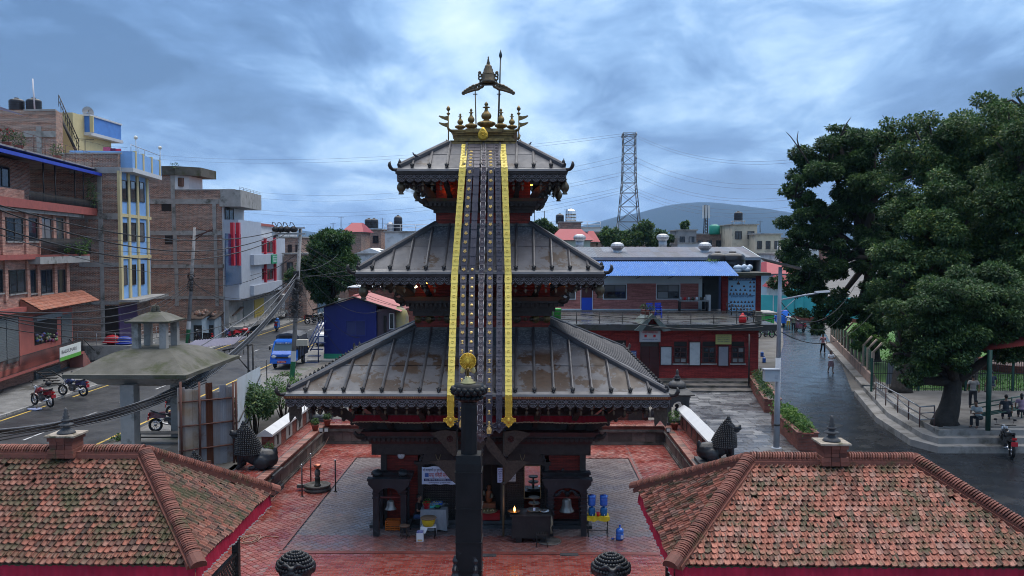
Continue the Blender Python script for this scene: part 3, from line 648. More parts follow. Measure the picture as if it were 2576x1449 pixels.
# -- lamps under the eaves (lit in the photograph)
def bulb(p,col,en,label,r=.05):
 t_=thing('eave_lamp',label,'lamp',p,group='lit lamps under the pagoda eaves')
 mb=MB(); mb.ball(p,r,8); mb.build('bulb',mat('bulb_%d'%len(MC),col,col,1,.5,emit=(col,6)),t_)
 mb=MB(); mb.cyl(p+V3((0,0,r*.7)),p+V3((0,0,r*.7+.09)),r*.5,r*.4,8); mb.build('socket',MK,t_)
 l=bpy.data.lights.new('lamp_light','POINT'); l.energy=en*.004; l.color=col; l.shadow_soft_size=.06; lo=bpy.data.objects.new('lamp_light',l); link(lo,t_); lo.location=(0,-.08,-.02)
bulb(at(1124,478,33.4),(1,.32,.06),9,'small orange lamp glowing on the left of the top storey')
bulb(at(1337,464,33.2),(1,.22,.03),3,'small orange lamp glowing on the right of the top storey')
bulb(at(1046,721,32.0),(1,.80,.45),8,'bright white lamp under the middle eave at left')
bulb(at(1072,712,32.6),(1,.25,.04),4,'dim orange lamp under the middle eave beside a bright one')
bulb(at(1381,712,32.2),(1,.22,.03),4,'dim orange lamp under the middle eave at right')
# -- wind bells
def bell_proto(label,group,p):
 t_=thing('wind_bell',label,'bell',p,group=group)
 mb=MB(); mb.lathe([(.012,0),(.012,-.03),(.035,-.04),(.045,-.09),(.06,-.13),(.062,-.14),(.04,-.13)],p,8); mb.build('bell_cup',mat('bell_metal',(.30,.28,.24),(.20,.18,.16),8,.35,metal=.6),t_)
 mb=MB(); mb.cyl(p+V3((0,0,-.12)),p+V3((0,0,-.2)),.006,.006,4)
 o=[(0,-.19),(.035,-.23),(.042,-.28),(.02,-.33),(0,-.37),(-.02,-.33),(-.042,-.28),(-.035,-.23)]
 mb.prism([p+V3((a,-.004,b_))for a,b_ in o],(0,.008,0)); mb.build('clapper_leaf',M_BRONZE,t_)
 return t_
for k,(e,z,n_,nm)in enumerate(((6.28,4.86,34,'lowest'),(4.36,8.90,24,'middle'),(3.06,12.64,18,'top'))):
 pr=None
 for si,(u,nn)in enumerate(SIDES):
  if si==2:continue
  for i in range(n_):
   a=-e+.2+i*(2*e-.4)/(n_-1); p=TC+u*a+nn*(e-.22)+V3((0,0,z+.02))
   if si==0 and-1.45<a<.75 and k!=0:continue
   if pr is None:pr=bell_proto('small wind bell with leaf clapper hanging under the %s eave'%nm,'wind bells under the %s eave'%nm,p); o=pr
   else:o=copy_tree(pr); o.location=p
   o.rotation_euler.z=math.atan2(nn.y,nn.x)+pi/2
def pot(p,label,s=1.0):
 t_=thing('hanging_pot',label,'pot',p-V3((0,0,.62*s)),group='bronze pots hung from the eave corners')
 mb=MB(); mb.lathe([(.10*s,-.62*s),(.11*s,-.60*s),(.07*s,-.55*s),(.13*s,-.47*s),(.165*s,-.38*s),(.15*s,-.28*s),(.09*s,-.18*s),(.06*s,-.12*s),(.07*s,-.07*s),(.11*s,-.05*s),(.10*s,-.04*s)],p,14); mb.build('vessel',M_BRONZE,t_)
 mb=MB(); mb.cyl(p+V3((0,0,-.06*s)),p+V3((0,0,.16)),.012,.012,5); mb.build('hanger',MK,t_)
for px,py,Y,s,lb in((1009,447,32.6,1,'bronze pot hanging at the left front corner of the top eave'),(1049,470,37.6,1,'bronze pot at the left back corner of the top eave'),(1421,447,32.6,1,'bronze pot hanging at the right front corner of the top eave'),(1405,470,37.6,1,'bronze pot at the right back corner of the top eave'),(914,706,31.3,1.1,'bronze pot hanging at the left corner of the middle eave'),(1509,702,31.3,1.1,'bronze pot hanging at the right corner of the middle eave')):
 pot(at(px,py,Y),lb,s)
 # brass plates and pots on the second storey wall
pl=MB(); yy=TC.y-2.55
for s in(-1,1):
 for i,(a,r_)in enumerate(((1.30,.16),(1.02+.6,.07),(1.86,.09),(2.0,.16),(2.22,.08),(2.42,.15))):
  c=V3((TC.x+s*a,yy-.02,7.50)); mb=MB(); mb.cyl(c+V3((0,.03,0)),c,r_,r_,16,cap=True); mb.cyl(c,c+V3((0,-.03,0)),r_*.6,r_*.5,14); mb.build('brass_plate',M_GILT if i%2 else M_BRONZE,T)
mb=MB(); mb.box(TC.x-2.5,TC.x+2.5,yy-.06,yy-.03,7.49,7.52); mb.build('plate_rail',MK,T)
# -- red cloth valance
vt=thing('cloth_valance','long red pleated cloth valance with pale fringe round the lowest storey','valance',tp(0,-4.55,3.98))
for si,(u,nn)in enumerate(SIDES):
 mb=MB(); fr=MB(); n_=180; h=4.55; top=[]; bot=[]; fb=[]
 for i in range(n_+1):
  a=-h+2*h*i/n_; w=.03*sin(i*1.9)+.02*sin(i*.7+1)
  sag=.02*sin(i*.11)
  top.append(TC+u*a+nn*(h+.2*w)+V3((0,0,4.24+sag))); bot.append(TC+u*a+nn*(h+.05+w)+V3((0,0,4.0+sag))); fb.append(TC+u*a+nn*(h+.05+w)+V3((0,0,3.95+sag+.012*(i%2))))
 mb.loft([top,bot],False,closed=False,smooth=True); fr.loft([bot,fb],False,closed=False,smooth=True)
 mb.build('cloth',mat('red_cloth',(.20,.005,.018),(.13,.004,.012),3,.8),vt); fr.build('fringe',mat('fringe',(.35,.29,.20),(.25,.16,.10),20,.8),vt)
for x in(-4.4,-2.0,.5,3.0,4.4):
 mb=MB(); mb.cyl(tp(x,-4.55,4.2),tp(x,-4.55,4.95),.012,.012,5); mb.build('hanger_rod',MK,vt)
mb=MB()
for u,nn in SIDES:mb.obox(TC,u,nn,V3((0,0,1)),-4.56,4.56,4.53,4.57,4.22,4.26)
mb.build('curtain_rail',M_WOOD,vt)
# == ground storey of the pagoda
YW=TC.y-3.79
F0=Fac((TC.x-3.79,YW),(TC.x+3.79,YW))
mb=MB(); mb.box(TC.x-3.79,TC.x+3.79,YW+.75,TC.y+3.79,.0,4.9); mb.build('wall',M_TBRICK,T)
mb=MB(); mb.box(TC.x-4.05,TC.x+4.05,YW-.30,TC.y+4.05,-.02,.10); mb.box(TC.x-3.9,TC.x+3.9,YW-.10,TC.y+3.9,.10,.22); mb.build('plinth',M_STONE,T)
mb=MB(); mb.box(TC.x-4.0,TC.x+4.0,YW-.04,YW+.8,2.62,4.9); mb.build('upper_frieze',M_WOOD,T)
def wpart(name,m,*boxes):
 mb=MB()
 for x0,y0,x1,y1,d0,d1 in boxes:
  u0,u1,z0,z1=F0.px(x0,y0,x1,y1); F0.box(mb,u0,u1,z0,z1,d0,d1)
 return mb.build(name,m,T)
zx=lambda v:849+.293*v
zy=lambda v:1037.7+.293*v
def zpart(name,m,*boxes):return wpart(name,m,*[(zx(a),zy(b_),zx(c),zy(d),e,f)for a,b_,c,d,e,f in boxes])
# red brick panels between carved posts
zpart('brick_panel',M_TBRICK,(425,355,690,920,-.8,-.06)); zpart('brick_panel',M_TBRICK,(1815,355,2080,920,-.8,-.06))
for a,b_ in((375,425),(2080,2130)):zpart('corner_post',M_WOOD,(a,300,b_,920,-.3,.06))
for a,b_ in((690,735),(1018,1040),(1165,1190),(1400,1440),(1780,1815)):
 zpart('door_post',M_WOOD,(a,420,b_,920,-.3,.05),(a-14,420,b_+14,450,-.2,.09),(a-8,880,b_+8,925,-.2,.09))
zpart('lintel',M_WOOD,(335,300,2155,350,-.5,.16)); zpart('lintel',M_WOOD,(660,420,1825,440,-.5,.12))
zpart('threshold',M_STONE,(720,915,1800,945,-.5,.12))
# arched tympana over the three bays
for a0,a1 in((700,1035),(1150,1420),(1430,1790)):
 mb=MB(); u0,u1,z0,z1=F0.px(zx(a0),zy(335),zx(a1),zy(425)); um=(u0+u1)/2; ra=(u1-u0)/2; z0=F0.uz(zx(a0),zy(425))[1]
 for rr,d in((1.0,.10),(.82,.06)):
  o=[F0.P(um+ra*rr*cos(R(q)),z0+.62*rr*sin(R(q)),d)for q in range(0,181,12)]
  mb.loft([o,[p-F0.n*.12 for p in o]])
 for q in range(6,180,12):mb.ball(F0.P(um+ra*.9*cos(R(q)),z0+.56*sin(R(q)),.11),.045,6)
 mb.ball(F0.P(um,z0+.62,.1),(.1,.06,.12),7); mb.build('arched_tympanum',M_WOOD,T)
def lattice(a0,a1,b0,b1,m,name='lattice_screen'):
 mb=MB(); u0,u1,z0,z1=F0.px(zx(a0),zy(b0),zx(a1),zy(b1)); F0.box(mb,u0,u1,z0,z1,-.30,-.20)
 n=max(2,int((u1-u0)/.085)); k=max(2,int((z1-z0)/.085))
 for i in range(n+1):F0.box(mb,u0+(u1-u0)*i/n-.014,u0+(u1-u0)*i/n+.014,z0,z1,-.205,-.13)
 for j in range(k+1):F0.box(mb,u0,u1,z0+(z1-z0)*j/k-.016,z0+(z1-z0)*j/k+.016,-.20,-.115)
 for i in range(n):
  for j in range(k):mb.ball(F0.P(u0+(u1-u0)*(i+.5)/n,z0+(z1-z0)*(j+.5)/k,-.16),.022,4)
 return mb.build(name,m,T)
M_LAT=mat('worn_black_wood',(.045,.042,.04),(.022,.02,.019),5,.38,bump=.3,bq=25)
lattice(737,1018,440,905,M_LAT); lattice(1440,1600,440,905,M_LAT); lattice(1745,1780,440,905,M_LAT)
# near-black panel stands for the unlit interior behind the open middle door
mb=MB(); u0,u1,z0,z1=F0.px(zx(1190),zy(430),zx(1400),zy(915)); F0.box(mb,u0,u1,z0,z1,-.70,-.66); mb.build('sanctum_shade_panel',M_SOFFIT_DARK,T)
mb=MB()
for i in range(7):
 u=u0+.12+i*.16; F0.box(mb,u,u+.07,z1-.12,z1-.05,-.655,-.63); F0.box(mb,u,u+.07,z1-.22,z1-.15,-.655,-.63)
mb.build('fretwork',mat('pale_fret',(.30,.29,.27),(.2,.2,.19),4,.6),T)
mb=MB(); um=(u0+u1)/2; mb.ball(F0.P(um,.95,-.5),(.16,.10,.26),9); mb.ball(F0.P(um,1.28,-.5),(.09,.08,.11),8); F0.box(mb,um-.25,um+.25,.5,.72,-.64,-.36)
mb.build('shrine_figure',mat('orange_draped_stone',(.30,.085,.03),(.12,.05,.03),6,.6),T)
for dx,z in((-.18,1.05),(.12,.95)):
 mb=MB(); mb.lathe([(.02,.18),(.05,.15),(.075,.05),(.10,0),(.07,.02)],F0.P(um+dx,z,-.3),10); mb.cyl(F0.P(um+dx,z+.15,-.3),F0.P(um+dx,2.5,-.3),.008,.008,4); mb.build('door_bell',M_BRONZE,T)
mb=MB(); F0.box(mb,um-.42,um+.42,.22,.52,-.25,.12); mb.build('altar_cloth',mat('red_altar_cloth',(.33,.012,.015),(.22,.01,.012),3,.7),T)
mb=MB(); mb.lathe([(.30,0),(.34,.03),(.28,.035)],F0.P(um,.525,-.05),18);
for i in range(14):mb.ball(F0.P(um+ru(-.2,.2),.57,-.05+ru(-.12,.12)),ru(.02,.05),6)
mb.build('offering_tray',mat('brass_tray',(.42,.33,.16),(.25,.2,.12),8,.35,metal=.6),T)
# two niche canopies on the brick panels
for a in(545,1935):
 mb=MB(); u,z=F0.uz(zx(a),zy(545)); F0.box(mb,u-.22,u+.22,z-.30,z-.02,-.08,.02); o=[F0.P(u+.28*cos(R(q)),z-.02+.22*sin(R(q)),.07)for q in range(0,181,20)]; mb.loft([o,[p-F0.n*.16 for p in o]]); mb.ball(F0.P(u,z+.23,.0),.06,6); F0.box(mb,u-.3,u+.3,z-.06,z-.02,-.08,.1)
 mb.build('wall_niche',M_WOOD,T)
 # framed mirror on the right bay
u0,u1,z0,z1=F0.px(zx(1600),zy(452),zx(1747),zy(738)); mt=thing('framed_mirror','tall framed mirror leaning on the right bay of the temple front','mirror',F0.P((u0+u1)/2,z0,.02))
mb=MB(); F0.box(mb,u0+.03,u1-.03,z0+.03,z1-.03,-.02,.02); mb.build('mirror_glass',mat('mirror_glass',(.55,.55,.55),(.5,.5,.5),1,.04,metal=1.0),mt)
mb=MB(); F0.box(mb,u0,u0+.03,z0,z1,-.02,.045); F0.box(mb,u1-.03,u1,z0,z1,-.02,.045); F0.box(mb,u0+.03,u1-.03,z0,z0+.03,-.02,.04); F0.box(mb,u0+.03,u1-.03,z1-.03,z1,-.02,.04); mb.build('frame',mat('gilt_frame',(.22,.15,.07),(.14,.1,.05),5,.5),mt)
# clock
u,z=F0.uz(zx(548),zy(366)); ck=thing('wall_clock','round white wall clock on the left brick panel of the temple','clock',F0.P(u,z-.15,.0))
mb=MB(); mb.cyl(F0.P(u,z,-.04),F0.P(u,z,.06),.135,.135,24); mb.build('case',mat('clock_case',(.3,.31,.32),(.25,.26,.27),3,.4),ck)
mb=MB(); mb.cyl(F0.P(u,z,.055),F0.P(u,z,.066),.115,.115,24); mb.build('dial',mat('clock_dial',(.6,.62,.64),(.55,.57,.6),3,.4),ck)
mb=MB(); mb.tube([F0.P(u,z,.075),F0.P(u+.055,z-.05,.075)],.006,4); mb.tube([F0.P(u,z,.075),F0.P(u-.03,z+.08,.075)],.005,4); mb.build('hands',MK,ck)
# octagonal board hung over the door
u,z=F0.uz(zx(1222),zy(295)); ob=thing('octagonal_plaque','grey octagonal plaque hung over the middle door with garland','plaque',F0.P(u,z-.2,.5))
mb=MB(); mb.cyl(F0.P(u,z,.5),F0.P(u,z,.53),.165,.165,8); mb.build('board',mat('plaque_grey',(.16,.17,.18),(.10,.11,.12),5,.5),ob)
mb=MB(); mb.tube([F0.P(u+.14*sin(q/8*pi-pi/2),z-.1-.18*cos(q/8*pi-pi/2),.53)for q in range(9)],.014,5); mb.cyl(F0.P(u,z+.16,.515),F0.P(u,3.0,.515),.008,.008,4); mb.build('garland',mat('garland',(.25,.22,.13),(.2,.16,.1),30,.8),ob)
for a in(868,1588):
 u,z=F0.uz(zx(a),zy(350)); mb=MB(); mb.tube([F0.P(u-.09+.18*q/8,z-.22*sin(pi*q/8),.16)for q in range(9)],.013,5); one(mb,'flower_garland',mat('garland',(.25,.22,.13)),'dried flower garland looped under the %s metal flag'%('left' if a<1000 else 'right'),'garland')
 # -- banner sign and paper notices
M_INK=mat('navy_print',(.015,.02,.11),(.015,.02,.11),1,.6); M_REDINK=mat('red_print',(.42,.012,.02),(.42,.012,.02),1,.6)
u0,u1,z0,z1=F0.px(zx(727),zy(460),zx(1028),zy(610)); bs_=thing('cloth_banner','white printed book-sale banner with blue and red Devanagari lettering on the temple front','banner',F0.P((u0+u1)/2,z0,.1))
mb=MB(); n_=16; tops=[F0.P(u0+(u1-u0)*i/n_,z1-.02*sin(i*.8),.10+.012*sin(i*1.1))for i in range(n_+1)]; bots=[F0.P(u0+(u1-u0)*i/n_,z0+.01*sin(i*1.3),.11+.014*sin(i*.9+1))for i in range(n_+1)]
mb.loft([tops,bots],False,closed=False,smooth=True); mb.build('banner_cloth',mat('banner_white',(.58,.66,.80),(.52,.60,.75),2,.5),bs_)
uc=(u0+u1)/2; W=u1-u0; H=z1-z0
text(bs_,'श्री बालकुमारी द्यः पुनःनिर्माण स्मारिका २०८१',F0.P(uc,z0+H*.83,.135),.105,M_INK,fit=W*.93)
text(bs_,'सफू विक्री स्थल',F0.P(uc,z0+H*.53,.135),.20,M_REDINK,fit=W*.58)
mb=MB(); F0.box(mb,u0+W*.06,u1-W*.02,z0+H*.19,z0+H*.33,.118,.130); mb.build('printed_strip',M_INK,bs_)
text(bs_,'२०८१ चैत्र मसान्त तक अग्राधि मूल्य रु. १०००।- जाम',F0.P(uc,z0+H*.26,.136),.07,mat('white_print',(.7,.74,.8),(.7,.74,.8),1,.6),fit=W*.80)
tx=text(bs_,'श्री बालकुमारी द्यः पुनःनिर्माण समिति',F0.P(uc,z0+H*.10,.136),.055,M_INK)
for a in(.14,.90):
 mb=MB(); F0.box(mb,u0+W*a-.07,u0+W*a+.07,z0+H*.42,z0+H*.64,.118,.130); mb.build('printed_picture',mat('print_blue',(.06,.14,.42),(.05,.1,.3),9,.6),bs_)
def notice(a0,b0,a1,b1,label,col,lines,d=.14):
 u0,u1,z0,z1=F0.px(zx(a0),zy(b0),zx(a1),zy(b1)); t_=thing('paper_notice',label,'notice',F0.P((u0+u1)/2,z0,d))
 mb=MB(); F0.box(mb,u0,u1,z0,z1,d,d+.008); mb.build('sheet',col,t_)
 for i in range(lines):
  z=z1-(z1-z0)*(i+.7)/(lines+.6); w=ru(.7,.9)
  text(t_,random.choice(['सूचना दर्शन समय','श्री बालकुमारी','पूजा समिति','कृपया ध्यान']),F0.P((u0+u1)/2,z,d+.013),(z1-z0)/lines*.62,M_INK,name='printed_line',fit=(u1-u0)*w)
 return t_
notice(1376,450,1456,575,'pale blue printed poster sheet on the pole by the middle door',mat('poster_pale',(.38,.47,.72),(.5,.58,.78),5,.6),6,.42)
notice(1458,512,1530,590,'small white paper notice on the lattice right of the middle door',mat('paper_white',(.55,.55,.55),(.48,.48,.48),4,.7),5,.02)
# -- pole flags in front of the door: triangular beaten-metal pennants
M_BEAT=mat('beaten_dark_metal',(.085,.07,.055),(.045,.038,.032),14,.5,metal=.4,bump=.6,bq=38)
YP=YW-1.15
for side,xp in((-1,1151),(1,1266.5)):
 p0=at(xp,1320,YP); p0.z=0; p1=at(xp,1075,YP); X=p0.x
 t_=thing('pennant_pole','pole with two triangular metal pennants to the %s of the middle door'%('left' if side<0 else 'right'),'pole',p0,group='pennant poles before the temple door')
 mb=MB(); mb.cyl((X,YP,0),(X,YP,1.9),.038,.034,8); mb.build('bamboo_shaft',mat('bamboo',(.20,.13,.06),(.12,.08,.045),6,.6),t_)
 mb=MB(); mb.cyl((X,YP,1.9),(X,YP,3.85),.034,.03,8); mb.lathe([(.05,0),(.08,.06),(.05,.1)],(X,YP,1.85),8); mb.build('metal_shaft',M_BEAT,t_)
 for z in(3.05,2.12):
  o=[(0,.88),(.16,.90),(.38,.93),(.62,.90),(.92,.80),(.72,.66),(.50,.44),(.30,.18),(.12,.02),(0,0)]if z>2.5 else[(0,.80),(.2,.78),(.5,.80),(.92,.74),(.66,.58),(.45,.38),(.22,.10),(0,-.08)]
  mb=MB(); mb.prism([V3((X+side*(a+.03),YP-.01,z+b_-.2))for a,b_ in o],(0,.02,0)); pnn=mb.build('metal_pennant',M_BEAT,t_)
  if z>2.5:
   mb=MB(); c=V3((X+side*.26,YP-.02,z+.42)); mb.ball(c,(.055,.03,.055),8)
   for q in range(10):mb.ball(c+V3((.09*cos(q*.628),0,.09*sin(q*.628))),(.03,.015,.03),5)
   mb.build('sun_boss',M_WOODR,pnn)
   # arched beaten-metal drape between the poles
pa=at(1203,1100,YP-.05); mb=MB(); X0,X1=at(1196,1100,YP).x,at(1263,1100,YP).x; za=3.62
for s in(-1,1):
 outer,inner=[],[]
 for q in range(9):
  f=q/8; xm=(X0+X1)/2-.12; outer.append(V3((xm+s*(.10+.72*f),YP-.06,za-.02-1.0*f**1.15))); inner.append(V3((xm+s*(.0+.70*f**1.1),YP-.06,za-.30-.85*f**.8+.0)))
 for a,b_ in zip(zip(outer,inner),list(zip(outer,inner))[1:]):mb.loft([[a[0],b_[0],b_[1],a[1]],[p+V3((0,.02,0))for p in(a[0],b_[0],b_[1],a[1])]])
one(mb,'metal_drape',M_BEAT,'inverted-V drape of beaten dark metal hanging over the middle door','drape')
# == metal ribbon banners
M_YEL=mat('pale_yellow_metal',(.70,.56,.13),(.58,.45,.09),5,.42,.55,metal=.0,bump=.3,bq=35)
M_DRK=mat('dark_ribbon_metal',(.045,.042,.055),(.075,.07,.085),3,.38,.55,metal=.4,bump=.35,bq=40)
M_SIL=mat('silvered_metal',(.32,.31,.32),(.20,.19,.20),8,.4,metal=.5)
M_CEN=mat('rosy_ribbon_metal',(.10,.075,.08),(.06,.05,.06),3,.42,metal=.4,bump=.3,bq=35)
M_FLW=mat('gold_flower',(.70,.50,.19),(.55,.38,.13),12,.35,metal=.4)
BAN=[('leftmost pale yellow',1169.5,1163.5,1133.5,1056,M_YEL,None,.24),('leftmost dark gold-flowered',1187,1182.5,1161,1062,M_DRK,'f',.215),
('plain upper dark ribbon with round gold bosses below',1201,1199,1183.5,1066,M_DRK,'c',.215),('middle silver-edged',1216,1217,1208,1095,M_CEN,'s',.19),
('right dark gold-flowered',1233,1235,1230.5,1078,M_DRK,'f',.215),('rightmost plain dark',1249,1252,1255.5,1070,M_DRK,None,.215),('rightmost pale yellow',1264,1269,1279.5,1056,M_YEL,None,.24)]
for bi,(nm,x0,x1,x2,yend,m,deco,w)in enumerate(BAN):
 A=at(x0,367,TC.y-1.42); A.z+=.06; B=at(x1,424,TC.y-3.30); B.z+=.02; C=at(x2,994,TC.y-6.56); Dz=at(x2,yend,TC.y-6.58).z; D=V3((C.x,C.y-.02,Dz))
 lab=('%s metal ribbon of overlapping plates hanging down the pagoda'%nm)if 'ribbon' not in nm else 'dark ribbon, plain above with round gold bosses below, hanging down the pagoda'
 t_=thing('metal_ribbon',lab,'ribbon',A,group='metal ribbons hanging from the pagoda top')
 K=at((1143.7,1165.9,1187.7,1211.4,1232.4,1257,1278.3)[bi],690,TC.y-4.56)
 segs=[(A,B,7),(B,K,12),(K,C,13),(C,D,max(1,round((C.z-Dz)/.33)))]
 k=0
 for si,(p,q,n_)in enumerate(segs):
  ax=(q-p)/n_; L_=ax.length; a=ax.normalized(); sd=V3((1,0,0)); nr=sd.cross(a); nr=-nr if nr.y>0 else nr
  for i in range(n_):
   k+=1; o=p+ax*i; pr=[]; ww=w/2*(1+(.06 if i==0 else 0)); j0,j1=ru(-.005,.005),ru(.004,.02)
   for f,wd_ in((-.03,.93),(.4,.97),(.93,1.0)):pr.append((f,wd_))
   ring=[(-ww*.93,-.03),(ww*.93,-.03),(ww,.95),(ww*.78,1.0),(ww*.5,1.04),(ww*.22,1.02),(0,1.10),(-ww*.22,1.02),(-ww*.5,1.04),(-ww*.78,1.0),(-ww,.95)]
   lay=lambda h:[o+sd*u_+a*(v*L_)+nr*(h+(.004 if v<.5 else .013)+j1*.5*max(0,v))for u_,v in ring]
   mb=MB(); mb.loft([lay(0),lay(.008)])
   plate_m=m if not(m is M_YEL and si==3)else M_GOLD
   pl_=mb.build('ribbon_plate',plate_m,t_)
   cpt=o+a*(L_*.5)+nr*.032
   if m is M_YEL or deco is None:
    mb=MB(); mb.tube([cpt+sd*(.05*cos(R(q_)))+a*(.05*sin(R(q_)))for q_ in range(0,361,60)],.010,4); mb.tube([cpt-sd*ww*.8-a*.1,cpt-sd*ww*.8+a*.1],.006,4); mb.tube([cpt+sd*ww*.8-a*.1,cpt+sd*ww*.8+a*.1],.006,4); mb.build('embossed_motif',plate_m,pl_)
   gold_from=18 if deco=='c' else 0
   if deco in('f','c')and k>2 and k>gold_from and not(deco=='c' and k%1):
    mb=MB(); fm=M_FLW; q_n=5
    if deco=='f' and k<27:
     for q_ in range(5):mb.ball(cpt+sd*(.042*cos(q_*1.2566+.3))+a*(.042*sin(q_*1.2566+.3)),(.027,.018,.027),6)
     mb.ball(cpt,(.022,.022,.022),6)
    elif deco=='c':mb.cyl(cpt-nr*.012,cpt+nr*.012,.058,.048,12); mb.ball(cpt+nr*.012,.02,6)
    else:
     mb.ball(cpt-a*.03,(.05,.02,.035),7); mb.ball(cpt+a*.04,(.022,.02,.045),6); mb.tube([cpt-sd*.06+a*.07,cpt+sd*.06+a*.07],.012,4)
    mb.build('gilt_emblem',fm,pl_)
   if deco=='s':
    mb=MB()
    for s in(-1,1):mb.tube([cpt+sd*s*ww*.9-a*L_*.5+nr*.0,cpt+sd*s*ww*.9+a*L_*.45+nr*.008],.014,4)
    for q_ in range(-2,3):mb.tube([cpt+sd*(q_*.045)+a*(L_*.5-.03*abs(q_%2)),cpt+sd*((q_+1)*.045 if q_<2 else .1)+a*(L_*.5-.03*abs((q_+1)%2))],.010,4)
    mb.build('silver_border',M_SIL,pl_); mb=MB()
    for q_ in range(4):mb.ball(cpt+sd*(.03*cos(q_*1.571))+a*(.03*sin(q_*1.571)),(.02,.014,.02),5)
    mb.build('silver_flower',M_SIL,pl_)
    # crest at the foot
 c=D+V3((0,-.03,-.06)); o=[(0,-.20),(.10,-.12),(.16,-.02),(.25,.02),(.24,.10),(.16,.12),(.10,.17),(-.10,.17),(-.16,.12),(-.24,.10),(-.25,.02),(-.16,-.02),(-.10,-.12)]
 fm=M_GOLD if m is M_YEL else(M_CEN if deco=='s' else M_DRK)
 mb=MB(); mb.prism([c+V3((a_,0,b_))for a_,b_ in o],(0,.025,0)); mb.ball(c+V3((0,-.01,.03)),(.07,.035,.10),8)
 for q_ in o:mb.ball(c+V3((q_[0]*.9,-.005,q_[1]*.9)),.03,5)
 cr=mb.build('foot_crest',fm,t_)
 if deco=='f':
  mb=MB(); o=[(-.07,-.10),(.07,-.10),(.085,.05),(.05,.12),(0,.16),(-.05,.12),(-.085,.05)]; mb.prism([c+V3((a_,-.045,b_))for a_,b_ in o],(0,.03,0)); mb.ball(c+V3((0,-.05,.02)),(.04,.02,.07),7); mb.build('gilt_plaque',M_FLW,cr)
  # == walkways and outer walls of the court
M_LEAF={}
def leaf_mat(name,stops,rough=.5):
 if name in MC:return MC[name]
 m,nt,bs=nodes(name); MC[name]=m
 ge=nt.nodes.new('ShaderNodeNewGeometry'); col=ramp(nt,ge.outputs['Random Per Island'],stops); col=mixc(nt,1.0,col,ramp(nt,noise_node(nt,pos_node(nt),.55,4,.6),[(.3,(.6,.62,.7)),(.5,(1,1,1)),(.72,(1.45,1.35,1.0))]),'MULTIPLY')
 nt.links.new(col,bs.inputs['Base Color']); bs.inputs['Roughness'].default_value=rough; bs.inputs['Specular IOR Level'].default_value=.2
 tr=nt.nodes.new('ShaderNodeBsdfTranslucent'); nt.links.new(col,tr.inputs[0]); mx=nt.nodes.new('ShaderNodeMixShader'); mx.inputs[0].default_value=.3
 out=nt.nodes['Material Output']; nt.links.new(bs.outputs[0],mx.inputs[1]); nt.links.new(tr.outputs[0],mx.inputs[2]); nt.links.new(mx.outputs[0],out.inputs[0]); return m
LEAF_DARK=leaf_mat('dark_foliage',[(0,(.020,.045,.018)),(.5,(.040,.085,.034)),(.88,(.066,.125,.048)),(1,(.11,.165,.045))])
LEAF_MID=leaf_mat('mid_foliage',[(0,(.024,.054,.022)),(.5,(.044,.094,.037)),(.85,(.074,.138,.048)),(1,(.15,.18,.045))])
LEAF_LITE=leaf_mat('bright_foliage',[(0,(.03,.085,.02)),(.5,(.06,.14,.035)),(1,(.13,.20,.06))])
LEAF_FERN=leaf_mat('conifer_foliage',[(0,(.018,.05,.018)),(.6,(.036,.085,.032)),(1,(.075,.13,.04))])
M_BARK=mat('bark',(.055,.045,.038),(.03,.026,.023),4,.9,bump=.8,bq=14,bdist=.05)
def leaf(mb,p,d,n,L,W):
 """one folded leaf: two triangles pairs along direction d"""
 sd=d.cross(n)
 if sd.length<1e-4:sd=d.orthogonal()
 sd.normalize(); b=len(mb.v); nn=sd.cross(d)
 mb.v.extend([tuple(p),tuple(p+d*L*.45+sd*W*.5+nn*W*.15),tuple(p+d*L-nn*L*.12),tuple(p+d*L*.45-sd*W*.5+nn*W*.15)])
 mb.f.append((b,b+1,b+2,b+3)); mb.m.append(0); mb.sm.append(False)
def rdir():
 while True:
  v=V3((ru(-1,1),ru(-1,1),ru(-1,1)))
  if .05<v.length<1:return v.normalized()
def leaves(mb,c,r,n,L,W=None,droop=.2,shell=.55):
 """n leaves through an ellipsoid, denser to its skin, facing outwards"""
 W=W or L*.5; c=V3(c)
 for _ in range(n):
  d=rdir(); t=shell+(1-shell)*rnd()**.6; p=c+V3((d.x*r[0]*t,d.y*r[1]*t,d.z*r[2]*t))
  o=(d+rdir()*.9+V3((0,0,-droop))).normalized(); leaf(mb,p,o,(d*.6+rdir()*.5+V3((0,0,.8))).normalized(),L*ru(.7,1.3),W*ru(.7,1.3))
def walkway(x0,x1,y0,y1,singles,vis=None):
 t_=bpy.data.objects.new('walkway',None); link(t_,None,V3((x0,y0,Z1))); tag(t_,kind='structure')
 b_=MB(); b_.box(x0,x1,y0,y1,.7,Z1-.012); b_.build('bed',M_JOINT,t_)
 pave((x0,x1,y0,y1),.36,.18,R(90)if y1-y0>x1-x0 else 0,[],'walk_paver',M_PAVE,Z1+.006,bond=True,singles=singles,parent=t_,vis=vis)
walkway(-12.05,XL-.25,20,YB+1.4,60); walkway(XR+.25,8.75,20,YB+1.4,60); walkway(XL-.25,XR+.25,YB+.25,YB+1.4,60)
